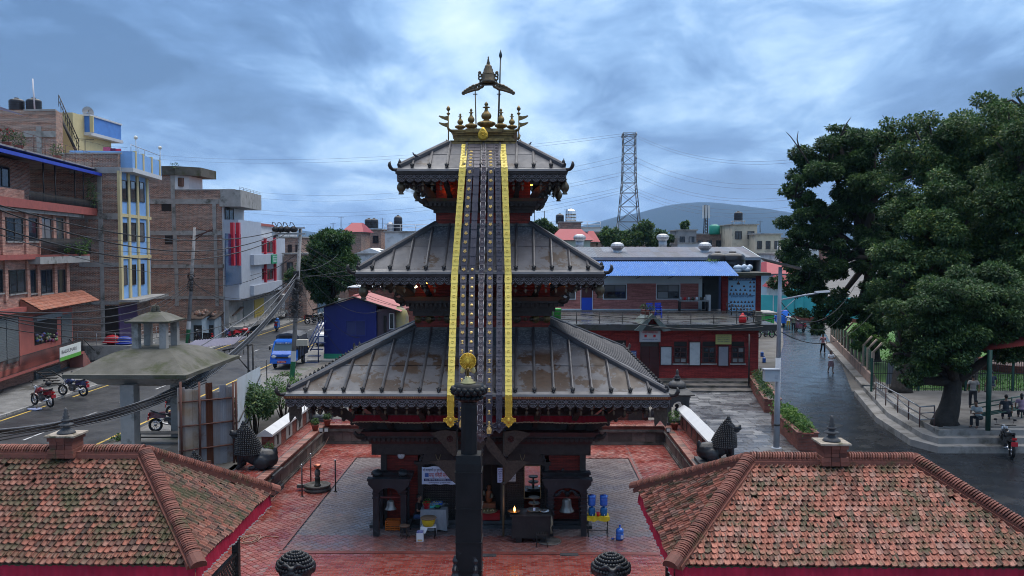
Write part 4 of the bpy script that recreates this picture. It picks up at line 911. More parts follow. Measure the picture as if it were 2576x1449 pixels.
def outer_wall(x,y0,y1,label,slots):
 t_=thing('parapet_wall',label,'wall',(x,(y0+y1)/2,Z1)); mb=MB(); mb.box(x-.19,x+.19,y0,y1,Z1,1.80); mb.build('brickwork',M_WBRICK,t_)
 mb=MB(); o=[(-.34,1.805),(-.34,1.90),(0,2.12),(.34,1.90),(.34,1.805)]; mb.prism([(x+a,y0-.12,z)for a,z in o],(0,y1-y0+.24,0)); mb.build('coping',M_WHITE,t_)
 s=1 if x<0 else-1
 for i in range(slots):
  y=y0+(y1-y0)*(i+.6)/slots; mb=MB()
  if s>0:mb.box(x+.185,x+.21,y-.55,y+.55,1.08,1.70); mb.build('plaster_panel',M_CONC,t_); mb=MB(); mb.box(x+.205,x+.235,y-.09,y+.09,1.2,1.62)
  else:mb.box(x-.21,x-.18,y-.07,y+.07,1.15,1.65)
  mb.build('slot',MK,t_)
outer_wall(-11.5,38.4,46.2,'low brick wall with white gabled coping left of the court',4); outer_wall(8.2,37.0,44.6,'low brick wall with white gabled coping right of the court',6)
# back wall with small niches
bw=thing('niche_wall','low red brick wall with niches and a little door behind the court','wall',(-1.5,46.35,Z1)); mb=MB(); mb.box(-9.4,6.6,46.3,46.65,Z1,2.16); mb.build('brickwork',M_WBRICK,bw)
mb=MB(); mb.box(-9.5,6.7,46.2,46.75,2.16,2.25); mb.build('coping',M_STONE,bw)
for px in(835,868,900,1560,1627,1643,1649):
 x=at(px,1040,46.3).x; mb=MB(); o=[(x+.16*cos(R(q)),46.28,1.45+.2*sin(R(q)))for q in range(0,181,30)]+[(x-.16,46.28,1.15),(x+.16,46.28,1.15)]; mb.prism(o,(0,-.05,0)); mb.ball((x,46.22,1.36),(.08,.06,.17),7); mb.build('niche',M_STONE,bw)
x=at(1598,1040,46.3).x; mb=MB(); o=[(x+.36*cos(R(q)),46.28,1.75+.3*sin(R(q)))for q in range(0,181,20)]+[(x-.36,46.28,1.02),(x+.36,46.28,1.02)]; mb.prism(o,(0,-.08,0)); mb.build('little_door',M_WOOD,bw)
def chaitya(p,label,s=1.0):
 t_=thing('stone_shrine',label,'shrine',p,group='domed stone shrines at the back corners'); P=lambda x,y,z:V3((p.x+x*s,p.y+y*s,p.z+z*s))
 mb=MB(); q=lambda h,z0,z1:mb.loft([[P(-h,-h,z),P(h,-h,z),P(h,h,z),P(-h,h,z)]for z in(z0,z1)])
 q(.62,0,.12); q(.54,.12,.22)
 mb.build('plinth',M_STONE,t_); mb=MB()
 for sx in(-1,1):
  for sy in(-1,1):mb.box(p.x+sx*.46*s-.09*s,p.x+sx*.46*s+.09*s,p.y+sy*.46*s-.09*s,p.y+sy*.46*s+.09*s,p.z+.22*s,p.z+1.3*s)
 mb.build('pillar',M_STONE,t_); mb=MB()
 for sy in(-.46,.46):
  o=[(-.37,1.3),(-.37,.95)]+[(.30*cos(R(180-a)),.93+.28*sin(R(a)))for a in range(0,181,20)]+[(.37,.95),(.37,1.3)]
  mb.prism([P(a,sy-.05,z)for a,z in o],(0,.1*s,0)); mb.prism([P(sy-.05,a,z)for a,z in o],(.1*s,0,0))
 q(.56,1.3,1.42); q(.60,1.42,1.50); mb.build('arch_frame',M_STONE,t_)
 mb=MB(); mb.loft([[P(-h,-h,z),P(h,-h,z),P(h,h,z),P(-h,h,z)]for h,z in((.60,1.50),(.78,1.56),(.80,1.60),(.50,1.80),(.44,1.86))]); mb.build('roof_slab',M_STONE,t_)
 mb=MB(); mb.lathe([(.40*s,1.86*s),(.46*s,1.94*s),(.45*s,2.04*s),(.36*s,2.16*s),(.2*s,2.24*s),(.12*s,2.28*s)],p,32,flute=.035); mb.build('ribbed_dome',M_STONE,t_)
 mb=MB(); mb.lathe([(a*s,z*s)for a,z in((.12,2.28),(.2,2.33),(.2,2.38),(.08,2.42),(.16,2.46),(.09,2.5),(.07,2.62),(.09,2.66),(.06,2.72),(.07,2.76),(.01,2.84))],p,14); mb.build('spire',M_STONE,t_)
 mb=MB(); mb.ball(P(0,0,.55),(.16*s,.14*s,.3*s),8); mb.ball(P(0,0,.9),.11*s,8); mb.build('idol',M_STONE,t_)
chaitya(V3((8.0,45.6,Z1)),'dark domed stone shrine at the right back corner of the court'); chaitya(V3((-10.9,46.2,Z1)),'dark stone shrine at the left back corner, half hidden by the eave',.95)
def potted(p,label,h=.55,r=.35,m=LEAF_LITE):
 t_=thing('potted_plant',label,'plant',p); mb=MB(); mb.lathe([(.13,0),(.19,.26),(.21,.28),(.21,.31),(.17,.31)],p,12); mb.build('pot',mat('terracotta_pot',(.26,.06,.04),(.17,.05,.04),5,.6),t_)
 mb=MB(); leaves(mb,p+V3((0,0,.3+h*.5)),(r,r,h*.55),240,.10,.05,shell=.2); mb.build('foliage',m,t_)
potted(gp(1697,1080),'bushy potted plant beside the right stone shrine',.7,.36); potted(gp(793,1083),'small plant in a red pot on the left walkway',.3,.2,LEAF_MID); potted(gp(823,1070),'small plant in a red pot by the back left corner',.3,.2,LEAF_MID); potted(V3((-11.0,37.2,Z1)),'potted plant behind the left stone lion',.45,.25,LEAF_MID)
def flood(px,py,z,label,n=1):
 p=gp(px,py,z); t_=thing('floodlight',label,'floodlight',p)
 for i in range(n):
  mb=MB(); x=p.x+i*.26; mb.box(x,x+.22,p.y,p.y+.09,p.z+.06,p.z+.26); mb.build('housing',MK,t_); mb=MB(); mb.box(x+.02,x+.20,p.y-.006,p.y-.001,p.z+.08,p.z+.24); mb.build('lens',mat('flood_lens',(.45,.52,.55),(.6,.65,.6),8,.2),t_)
 mb=MB(); mb.box(p.x+.05,p.x+.15,p.y+.02,p.y+.07,p.z,p.z+.07); mb.build('bracket',MK,t_)
flood(802,1090,Z1,'twin floodlight on the left back corner of the court',2); flood(1676,1090,Z1,'pale floodlight on the right back corner of the court')
for px,py,s in((742,1024,'left'),(1661,1034,'right')):
 p=at(px,py,29.3); mb=MB(); o=[(-.2,.28),(.22,.28),(.22,-.28),(.18,-.45),(0,-.22),(-.18,-.45),(-.2,-.28)]; mb.prism([p+V3((a,0,z-.1))for a,z in o],(0,.02,0)); mb.cyl(p+V3((0,.01,.15)),p+V3((0,.01,.55)),.012,.012,5)
 one(mb,'metal_pennant',M_BEAT,'dark swallow-tailed metal pennant hanging from the %s corner of the lowest eave'%s,'pennant')
 # == lions
M_BLK=mat('black_stone',(.015,.016,.019),(.027,.029,.033),3,.28,.5,bump=.25,bq=22,dirt=(.09,.09,.095),ds=2.2,dlo=.62)
def fused(mb,name,m,parent,vox=.03):
 o=mb.build(name,m,parent,smooth=True); r_=o.modifiers.new('fuse','REMESH'); r_.mode='VOXEL'; r_.voxel_size=vox; r_.use_smooth_shade=True
 s_=o.modifiers.new('soft','SMOOTH'); s_.factor=.5; s_.iterations=3; return o
def lion(p,rz,s,label,group='black stone guardian lions',dome=False):
 """seated lion facing +x; tall cone of curls for a mane"""
 t_=thing('stone_lion',label,'statue',p,rz,group); B=V3((0,0,0)); V=lambda x,y,z:V3((x*s,y*s,z*s))+ABS[t_]
 mb=MB(); bal=lambda x,y,z,rx,ry,rz_:mb.ball(V(x,y,z),(rx*s,ry*s,rz_*s),12)
 bal(-.55,0,.40,.50,.36,.40); bal(-.15,0,.50,.46,.34,.38); bal(.18,0,.72,.36,.34,.50); bal(.30,0,1.15,.27,.27,.40); bal(.34,0,1.42,.25,.24,.26)
 bal(.62,0,1.38,.22,.17,.12); bal(.66,0,1.22,.17,.14,.06); bal(.82,0,1.46,.07,.09,.07); bal(.84,0,1.34,.08,.11,.06); bal(-.92,0,.62,.10,.08,.26)
 for y in(-.24,.24):
  mb.tube([V(.30,y,.85),V(.42,y,.45),V(.42,y,.10),V(.56,y,.05)],[.15*s,.12*s,.10*s,.08*s],8); bal(-.45,y*1.25,.28,.30,.15,.28); mb.tube([V(-.2,y*1.3,.10),V(.05,y*1.3,.07)],[.1*s,.08*s],8); bal(.52,y*.42,1.50,.05,.05,.05); bal(.30,y*.98,1.52,.08,.04,.11)
 if dome:
  bal(.34,0,1.30,.44,.50,.46); bal(.70,0,1.20,.2,.3,.2)
  for y in(-.5,.5):bal(.30,y,1.36,.10,.08,.20)
  for y in(-.18,.18):mb.tube([V(.74,y*.3,1.48),V(.76,y,1.56),V(.66,y*1.9,1.46)],[.06*s,.07*s,.04*s],7)
 fused(mb,'body',M_BLK,t_,.035*s)
 mn=MB()
 if dome:
  for j in range(6):
   a1=R(16+13*j); n_=int(6+30*sin(a1))
   for i in range(n_):a=2*pi*(i+.5*(j%2))/n_; mn.ball(V(.34+.46*sin(a1)*cos(a),.52*sin(a1)*sin(a),1.30+.47*cos(a1)),(.05*s,.05*s,.05*s),7)
 for j in range(0 if not dome else 17,17):
  f=j/16; cx=.12+.22*f; z=.62+1.12*f; r_=.52*(1-f*f)**.75*(1-.35*f)+.07; n_=max(9,int(38*(1-f)+9))
  for i in range(n_):
   a=2*pi*(i+.5*(j%2))/n_
   if f>.52 and abs((a+pi)%(2*pi)-pi)<.75:continue
   mn.ball(V(cx+r_*.95*cos(a),r_*.86*sin(a),z),(.04*s,.04*s,.05*s),6)
 if not dome:mn.lathe([(.09*s,1.72*s),(.11*s,1.76*s),(.06*s,1.80*s),(.07*s,1.84*s),(.02*s,1.89*s)],V(.34,0,0),10)
 tag(mn.build('mane_curls',M_BLK,t_,smooth=True),kind='stuff')
 fc=MB()
 for y in(-.1,.1):fc.ball(V(.56,y,1.47),(.03*s,.035*s,.03*s),8); fc.tube([V(.70,y*.6,1.30),V(.72,y*.6,1.24)],[.02*s,.005*s],5)
 fc.build('eyes_and_teeth',M_BLK,t_); return t_
def pedestal(p,h,w,l,label,zb):
 t_=thing('stone_pedestal',label,'pedestal',(p.x,p.y,zb)); z=zb; H=p.z-zb
 for f0,f1,k in((0,.18,1.16),(.18,.30,1.08),(.30,.62,.98),(.62,.74,1.06),(.74,.88,1.14),(.88,1,1.04)):
  mb=MB(); mb.box(p.x-l*k,p.x+l*k,p.y-w*k,p.y+w*k,zb+H*f0,zb+H*f1); mb.build('moulded_course',M_STONE,t_)
pL=V3((-11.3,35.9,1.0)); pedestal(pL,1,.62,.95,'stepped dark stone pedestal of the left lion',.0); lion(pL+V3((-.02,0,0)),R(178),1.06,'black stone lion on the left walkway, back to the court, facing the street')
pR=V3((8.35,37.0,1.15)); pedestal(pR,1,.62,.95,'stepped dark stone pedestal of the right lion',.0); lion(pR,R(4),1.0,'black stone lion on the right walkway facing the plaza and road')
pS=at(508,1180,34.5); pS=V3((pS.x,34.5,.35)); pedestal(pS,1,.5,.7,'stone pedestal of the lion by the corrugated fence',.0); lion(pS,R(178),.92,'stone lion of which only the mane shows above the left tiled roof')
for px,nm in((745,'left'),(1536,'right')):
 q=at(px,1440,22.6); b_=V3((q.x,22.6,.55)); pedestal(b_,1,.8,.6,'stone pedestal of the %s front lion'%nm,0); lion(b_+V3((0,.25,0)),R(-90),.93,'black stone lion at the %s front edge, only its curled head in view'%nm,dome=True)
 # == stone pillar with peacock
YPL=20.0; cP=at(1180,1140,YPL); PX=cP.x
zt=lambda py:at(1180,py,YPL).z
pt=thing('stone_pillar','tall dark stone pillar with lotus capital standing before the temple door','pillar',(PX,YPL,0))
M_PIL=mat('blue_black_stone',(.005,.0065,.0085),(.009,.011,.0135),2.5,.35,.55,bump=.25,bq=25,dirt=(.04,.044,.05),ds=3,dlo=.64,spec=.2)
mb=MB(); mb.lathe([(.295,.9),(.295,zt(1160)),(.275,zt(1140))],(PX,YPL,0),4,sq=True,smooth=False); mb.build('lower_shaft',M_PIL,pt)
mb=MB(); mb.lathe([(.18,zt(1140)),(.178,zt(1025)),(.172,zt(1018)),(.172,zt(1000))],(PX,YPL,0),8,sq=True,smooth=False); mb.build('upper_shaft',M_PIL,pt)
for py in(1180,1270,1353,1423):mb=MB(); z=zt(py); mb.lathe([(.285,z-.035),(.312,z-.03),(.312,z),(.285,z+.005)],(PX,YPL,0),4,sq=True,smooth=False); mb.build('iron_band',M_PIL,pt)
mb=MB(); z0=zt(1010); mb.lathe([(.20,z0),(.27,z0+.05),(.30,z0+.10),(.27,z0+.15),(.22,z0+.17),(.30,z0+.20),(.375,z0+.30),(.375,z0+.34),(.34,z0+.37),(.33,z0+.42)],(PX,YPL,0),28); cp_=mb.build('lotus_capital',M_PIL,pt)
mb=MB()
for j,(r_,z,sz)in enumerate(((.36,.235,.075),(.37,.30,.075),(.285,.10,.06))):
 for i in range(16):a=2*pi*(i+.5*(j%2))/16; mb.ball((PX+r_*cos(a),YPL+r_*sin(a),z0+z),(sz,sz,sz*.9),7)
tag(mb.build('lotus_petals',M_PIL,cp_,smooth=True),kind='stuff')
mb=MB()
for h,a,b_ in((.75,0,.3),(.6,.3,.55),(.45,.55,.9)):mb.box(PX-h,PX+h,YPL-h,YPL+h,a,b_)
mb.build('base',M_STONE,pt)
zp=z0+.42; pk=thing('gilded_peacock','small gilded peacock with round fan tail on top of the stone pillar','statue',(PX-.02,YPL,zp)); X=PX-.02
mb=MB(); mb.lathe([(.17,0),(.175,.03),(.12,.05),(.13,.08),(.075,.10),(.08,.14),(.05,.17)],(X,YPL,zp),20); mb.build('base',mat('pale_brass',(.52,.45,.22),(.40,.33,.15),6,.3,metal=.5),pk)
tail=thing; c=V3((X-.0,YPL-.05,zp+.52)); mb=MB(); mb.cyl(c+V3((0,.03,0)),c,.19,.19,32)
for rr,n_,sz in((.178,30,.018),(.145,26,.014),(.115,22,.012),(.08,16,.012)):
 for i in range(n_):a=2*pi*i/n_; mb.ball(c+V3((rr*cos(a),-.004,rr*sin(a))),sz,5)
mb.ball(c+V3((0,-.01,-.02)),(.045,.02,.07),8); mb.build('fan_tail',M_GOLD,pk)
mb=MB(); mb.tube([(X,YPL,zp+.16),(X,YPL,zp+.30),(X+.005,YPL-.10,zp+.34)],[.025,.035,.03],8); mb.ball((X+.01,YPL-.12,zp+.35),.04,10); mb.build('body',M_GILT,pk)
for s in(-1,1):mb=MB(); mb.ball((X+s*.11,YPL-.01,zp+.32),(.06,.015,.10),10,rot=Matrix.Rotation(R(-22*s),3,'Y')); mb.build('wing',mat('pale_brass',(.5,.4,.2)),pk)
mb=MB()
for s in(-1,1):mb.cyl((X+s*.03,YPL-.06,zp),(X+s*.025,YPL-.07,zp+.32),.007,.007,5)
mb.build('legs',M_GILT,pk)
for px,nm in((1197,'right'),(1146,'left')):
 q=at(px,1440,19.75); t_=thing('kneeling_figure','small dark kneeling stone figure at the %s foot of the pillar'%nm,'statue',(q.x,19.75,2.45)); b_=ABS[t_]
 mb=MB(); mb.ball(b_+V3((0,0,.15)),(.13,.12,.15),9); mb.ball(b_+V3((0,0,.34)),(.09,.08,.16),9); mb.ball(b_+V3((0,0,.56)),.08,9); mb.cyl(b_+V3((0,-.04,.42)),b_+V3((0,-.15,.36)),.04,.03,6); mb.ball(b_+V3((.1,-.05,.08)),(.08,.12,.08),7); mb.ball(b_+V3((0,0,.64)),(.05,.05,.06),7); mb.cyl(b_+V3((0,0,.45)),b_+V3((0,0,.55)),.05,.05,8)
 fused(mb,'body',M_BLK,t_,.018)
 mb=MB(); mb.box(q.x-.2,q.x+.2,19.6,19.95,0,2.46); mb.build('plinth',M_STONE,t_)
 # == tiled rest houses in the foreground
M_TILE=rand_mat('roof_tile',[(0,(.055,.03,.022)),(.16,(.15,.055,.038)),(.4,(.29,.10,.066)),(.68,(.37,.145,.102)),(.86,(.27,.15,.12)),(1,(.08,.062,.036))],.72,dirt=(.055,.05,.022),ds=1.9,dlo=.49,bump=.3,bq=30,fine=9)
M_TILE_L=rand_mat('mossy_roof_tile',[(0,(.04,.024,.018)),(.22,(.12,.052,.038)),(.55,(.27,.09,.058)),(.8,(.24,.12,.09)),(1,(.07,.056,.032))],.75,dirt=(.05,.047,.02),ds=1.6,dlo=.46,bump=.3,bq=30,fine=9)
M_RIDGE=rand_mat('ridge_tile',[(0,(.09,.032,.024)),(.5,(.17,.055,.038)),(1,(.23,.085,.062))],.75,dirt=(.055,.06,.024),ds=1.6,dlo=.56,bump=.3)
M_LIME=mat('lime_mortar',(.30,.26,.22),(.20,.17,.14),4,.85,dirt=(.07,.065,.04),ds=3,dlo=.5)
TW,TE=.152,.168
def tile_mb():
 us=(-.5,-.36,.0,.33,.47,.55); hs=(.058,.026,.010,.032,.064,.074); q=MB()
 vs=[]
 for v,lift in((-.04,.046),(1.35*TE,-.004)):
  for u_,h in zip(us,hs):vs.append((u_*TW,v-(.012*cos(u_*3)if v<0 else 0),h*.9+lift))
 n=6; fs=[(i,i+1,n+i+1,n+i)for i in range(n-1)]
 vs+=[(u_*TW,-.04-.012*cos(u_*3),h*.9+.034-.026)for u_,h in zip(us,hs)]; fs+=[(2*n+i,2*n+i+1,i+1,i)for i in range(n-1)]
 vs+=[(us[-1]*TW,1.35*TE,-.005)]; fs+=[(n-1,2*n+n-1,3*n,2*n-1)]
 q.add(vs,fs); return q
TILE=tile_mb()
def rest_house(X0,X1,Yf,Yb,ze,zr,xa,xb,m,label,singles,ped_x,moss=0):
 """hip roof on posts: eave rectangle X0..X1 x Yf..Yb, ridge from xa to xb"""
 Ym=(Yf+Yb)/2; t_=thing('rest_house',label,'pavilion',((X0+X1)/2,Ym,0))
 c=dict(FL=V3((X0,Yf,ze)),FR=V3((X1,Yf,ze)),BL=V3((X0,Yb,ze)),BR=V3((X1,Yb,ze)),A=V3((xa,Ym,zr)),B=V3((xb,Ym,zr)))
 d=MB(); dn=V3((0,0,-.03)); V=[c[k]+dn for k in('FL','FR','BR','BL','A','B')]
 d.add(V+[p+V3((0,0,-.035))for p in V[:4]],[(0,1,5,4),(1,2,5),(2,3,4,5),(3,0,4),(0,6,7,1),(1,7,8,2),(2,8,9,3),(3,9,6,0),(6,9,8,7)])
 rf=d.build('roof',mat('roof_bed',(.07,.05,.035),(.05,.05,.025),4,.9),t_)
 items=[]
 for P0,P1,top in((c['FL'],c['FR'],(c['A'],c['B'])),(c['FR'],c['BR'],(c['B'],c['B'])),(c['BL'],c['FL'],(c['A'],c['A'])),(c['BR'],c['BL'],(c['B'],c['A']))):
  u=(P1-P0).normalized(); mid=(top[0]+top[1])/2-P0; w=mid-u*mid.dot(u); Ls=w.length; w.normalize(); nr=u.cross(w); L_=(P1-P0).length
  if nr.y>.3:
   if True:continue
  a0=(top[0]-P0).dot(u)/Ls; a1=L_; a1s=(P1-top[1]).dot(u)/Ls
  rows=int(Ls/TE)
  for j in range(rows):
   v=j*TE; lo=a0*v; hi=L_-a1s*v; off=TW*((j*.31)%1)+.02*sin(j*1.7)
   for i in range(int(L_/TW)+1):
    a=(i+.5)*TW+off
    if a<lo+.03 or a>hi-.03:continue
    wob=.018*sin(a*1.9+j*.35)+.012*sin(a*4.3+2)
    items.append((P0+u*(a+ru(-.009,.009))+w*(v+ru(-.014,.014)+wob)+nr*(.012*sin(a*1.3)*sin(v*2.1)+ru(0,.006)),u,w,nr))
 def score(it):
  q=proj(it[0]); return q[2]if(0<q[0]<2576 and 0<q[1]<1449)else 1e5+q[2]
 items.sort(key=score); first=None
 def mtx(it):
  p,u,w,nr=it; a=ru(-.05,.05); r_=ru(-.035,.035); M3=Matrix((u,w,nr)).transposed()@Matrix.Rotation(a,3,'Z')@Matrix.Rotation(r_,3,'X'); return M3
 for it in items[:singles]:
  if first is None:o=first=TILE.build('tile',m,rf,world=False)
  else:o=first.copy(); COL.objects.link(o); o.parent=rf
  M4=mtx(it).to_4x4(); M4.translation=it[0]-ABS[rf]; o.matrix_basis=M4
 rest=MB()
 for it in items[singles:]:
  if rnd()<.004:continue
  M3=mtx(it); rest.add([it[0]+M3@V3(p)for p in TILE.v],TILE.f)
 tag(rest.build('tile_field',m,rf),kind='stuff')
 # ridge and hip tiles set on edge over two brick courses
 proto=MB(); o_=[(-.17,.0),(-.165,.07),(-.12,.13),(-.05,.16),(.05,.16),(.12,.13),(.165,.07),(.17,.0)]
 proto.loft([[V3((-.018,a,z))for a,z in o_],[V3((.018,a,z))for a,z in o_]]); pf=None
 for k0,k1 in(('A','B'),('A','FL'),('A','BL'),('B','FR'),('B','BR')):
  p,q=c[k0].copy(),c[k1].copy(); q=q if k0+k1=='AB' else q+(q-p).normalized()*.06; ax=(q-p).normalized(); L_=(q-p).length; sd=V3((0,0,1)).cross(ax).normalized(); up=ax.cross(sd)
  mb=MB(); mb.obox(p,ax,sd,up,-.1,L_,-.20,.20,-.06,.055); mb.obox(p,ax,sd,up,-.1,L_-.02,-.165,.165,.05,.105); mb.build('ridge_course',M_RIDGE,rf)
  n_=int(L_/.066)
  for i in range(n_):
   pp=p+ax*(i*.066+.02)
   if k0+k1=='AB' and abs(pp.x-ped_x)<.40:continue
   if proj(pp)[0]>2640 or proj(pp)[0]<-60:continue
   o=pf.copy()if pf else proto.build('ridge_tile',M_RIDGE,rf,world=False)
   if pf:COL.objects.link(o); o.parent=rf
   pf=pf or o
   M3=Matrix((ax,sd,up)).transposed()@Matrix.Rotation(R(14)+ru(-.04,.04),3,'Y')@Matrix.Rotation(ru(-.03,.03),3,'X'); M4=M3.to_4x4(); M4.translation=pp+up*(.10+ru(-.006,.006))-ABS[rf]; o.matrix_basis=M4
  if k0+k1!='AB':
   mb=MB(); e=q-ax*.12; mb.loft([[e+ax*f+sd*a*1.08+up*(z*1.1+.08)for a,z in o_]for f in(-.05,.26)]); mb.build('hip_end_tile',M_RIDGE,rf)
   # brick pedestal and finial on the ridge
 mb_p=None
 for i,(h,z0,z1)in enumerate(((.34,-.12,-.02),(.33,-.015,.085),(.29,.09,.19),(.29,.195,.295),(.33,.30,.40))):
  for s in(-1,0,1):
   w=h*2/2.5; xx=ped_x+(-h+(s+1)*w*.833+(w*.4 if i%2 else 0))if False else ped_x-h+(s+1)*(2*h/3)
   mb=MB(); mb.box(xx+.006,xx+2*h/3-.006,Ym-h,Ym+h,zr+z0+.1,zr+z1+.1); mb.build('brick',M_RIDGE,rf)
 mb=MB(); mb.box(ped_x-.38,ped_x+.38,Ym-.38,Ym+.38,zr+.50,zr+.545); mb.build('pedestal_cap',M_LIME,rf)
 mb=MB(); mb.lathe([(.22,0),(.22,.03),(.16,.08),(.09,.13),(.08,.17),(.17,.20),(.18,.23),(.09,.26),(.07,.29),(.12,.32),(.12,.35),(.06,.38),(.09,.42),(.05,.46),(.065,.50),(.035,.54),(.045,.58),(.01,.66)],(ped_x,Ym,zr+.545),16); mb.build('finial',M_STONE,rf)
 # red cloth valance under the eave
 mb=MB(); fr=MB(); ring=[c['FL'],c['FR'],c['BR'],c['BL'],c['FL']]; inn=.0
 for a,b_ in zip(ring,ring[1:]):
  u=(b_-a).normalized(); nn=V3((u.y,-u.x,0)); L_=(b_-a).length; n_=int(L_/.05); tops,bots,frs=[],[],[]
  for i in range(n_+1):
   q=a+u*(L_*i/n_); wv=.028*sin(i*1.7)+.018*sin(i*.53); tops.append(q-nn*(inn-wv*.3)+V3((0,0,-.04))); bots.append(q-nn*(inn-.02-wv)+V3((0,0,-.37-.01*sin(i*.4)))); frs.append(bots[-1]+V3((0,0,-.04+.014*(i%2))))
  mb.loft([tops,bots],False,closed=False,smooth=True); fr.loft([bots,frs],False,closed=False,smooth=True)
 vv=mb.build('cloth_valance',mat('crimson_cloth',(.36,.012,.04),(.24,.008,.028),2.5,.8),t_); fr.build('fringe',mat('silver_fringe',(.42,.41,.42),(.3,.28,.27),30,.7),vv)
 # posts, brackets, lattice and floor
 mb=MB(); mb.box(X0+.5,X1-.5,Yf+.5,Yb-.5,-.02,.65); mb.build('platform',M_STONE_G,t_)
 for x in(X0+.75,X1-.75)+((X0+X1)/2,):
  for y in(Yf+.75,Yb-.75):
   mb=MB(); mb.box(x-.09,x+.09,y-.09,y+.09,.65,ze-.1); mb.build('post',M_WOOD,t_)
   mb=MB()
   for sx in(-1,1):mb.prism([(x+sx*.09,y-.06,ze-.75),(x+sx*.09,y-.06,ze-.3),(x+sx*.55,y-.06,ze-.3),(x+sx*.45,y-.06,ze-.42),(x+sx*.22,y-.06,ze-.5)],(0,.12,0))
   mb.build('bracket',M_WOOD,t_)
 mb=MB()
 for y in(Yf+.75,Yb-.75):mb.box(X0+.4,X1-.4,y-.1,y+.1,ze-.3,ze-.12)
 for x in(X0+.75,X1-.75):mb.box(x-.1,x+.1,Yf+.4,Yb-.4,ze-.3,ze-.12)
 mb.build('beam',M_WOOD,t_)
 mb=MB()
 for x in(X0+.75,X1-.75):
  y0,y1,z0,z1=Yf+.85,Yb-.85,.75,1.7
  for s in(1,-1):
   k=-(z1-z0)
   while k<(y1-y0):
    ya,yb=max(0,k),min(y1-y0,k+(z1-z0)); za,zb=ya-k,yb-k
    if s<0:za,zb=(z1-z0)-za,(z1-z0)-zb
    mb.tube([(x,y0+ya,z0+za),(x,y0+yb,z0+zb)],.018,4); k+=.17
  for z in(z0,z1):mb.box(x-.05,x+.05,y0-.1,y1+.1,z-.04,z+.04)
 mb.build('lattice_rail',M_WOOD,t_)
 return t_
ZE=3.2
fl=gp(1700,1421,ZE); bl=gp(1607,1231,ZE); ym=(fl.y+bl.y)/2; ra,rb=at(1886,1150,ym),at(2298,1150,ym)
rest_house((fl.x+bl.x)/2,rb.x+(ra.x-fl.x),fl.y,bl.y,ZE,at(1886,1162,ym).z,ra.x,rb.x,M_TILE,'clay-tiled rest house with red valance at the lower right',290,at(2091,1150,ym).x)
fr_=gp(487,1419,ZE); br_=gp(683,1238,ZE); ym=(fr_.y+br_.y)/2; rb=at(363,1140,ym); X1_=(fr_.x+br_.x)/2
rest_house(X1_-11.5,X1_,fr_.y,br_.y,ZE,at(363,1144,ym).z,X1_-11.5+(X1_-rb.x),rb.x,M_TILE_L,'mossy clay-tiled rest house with red valance at the lower left',290,at(168,1140,ym).x)
mb=MB(); q=at(2137,1430,19.6); [mb.ball(q+V3((ru(-.12,.12),ru(-.05,.05),ru(-.03,.05))),(ru(.05,.1),.06,ru(.03,.06)),7)for _ in range(8)]; one(mb,'crumpled_cloth',mat('pink_rag',(.5,.26,.36),(.42,.2,.3),12,.8),'crumpled pink scrap of cloth on the lower edge of the right tiled roof','cloth')
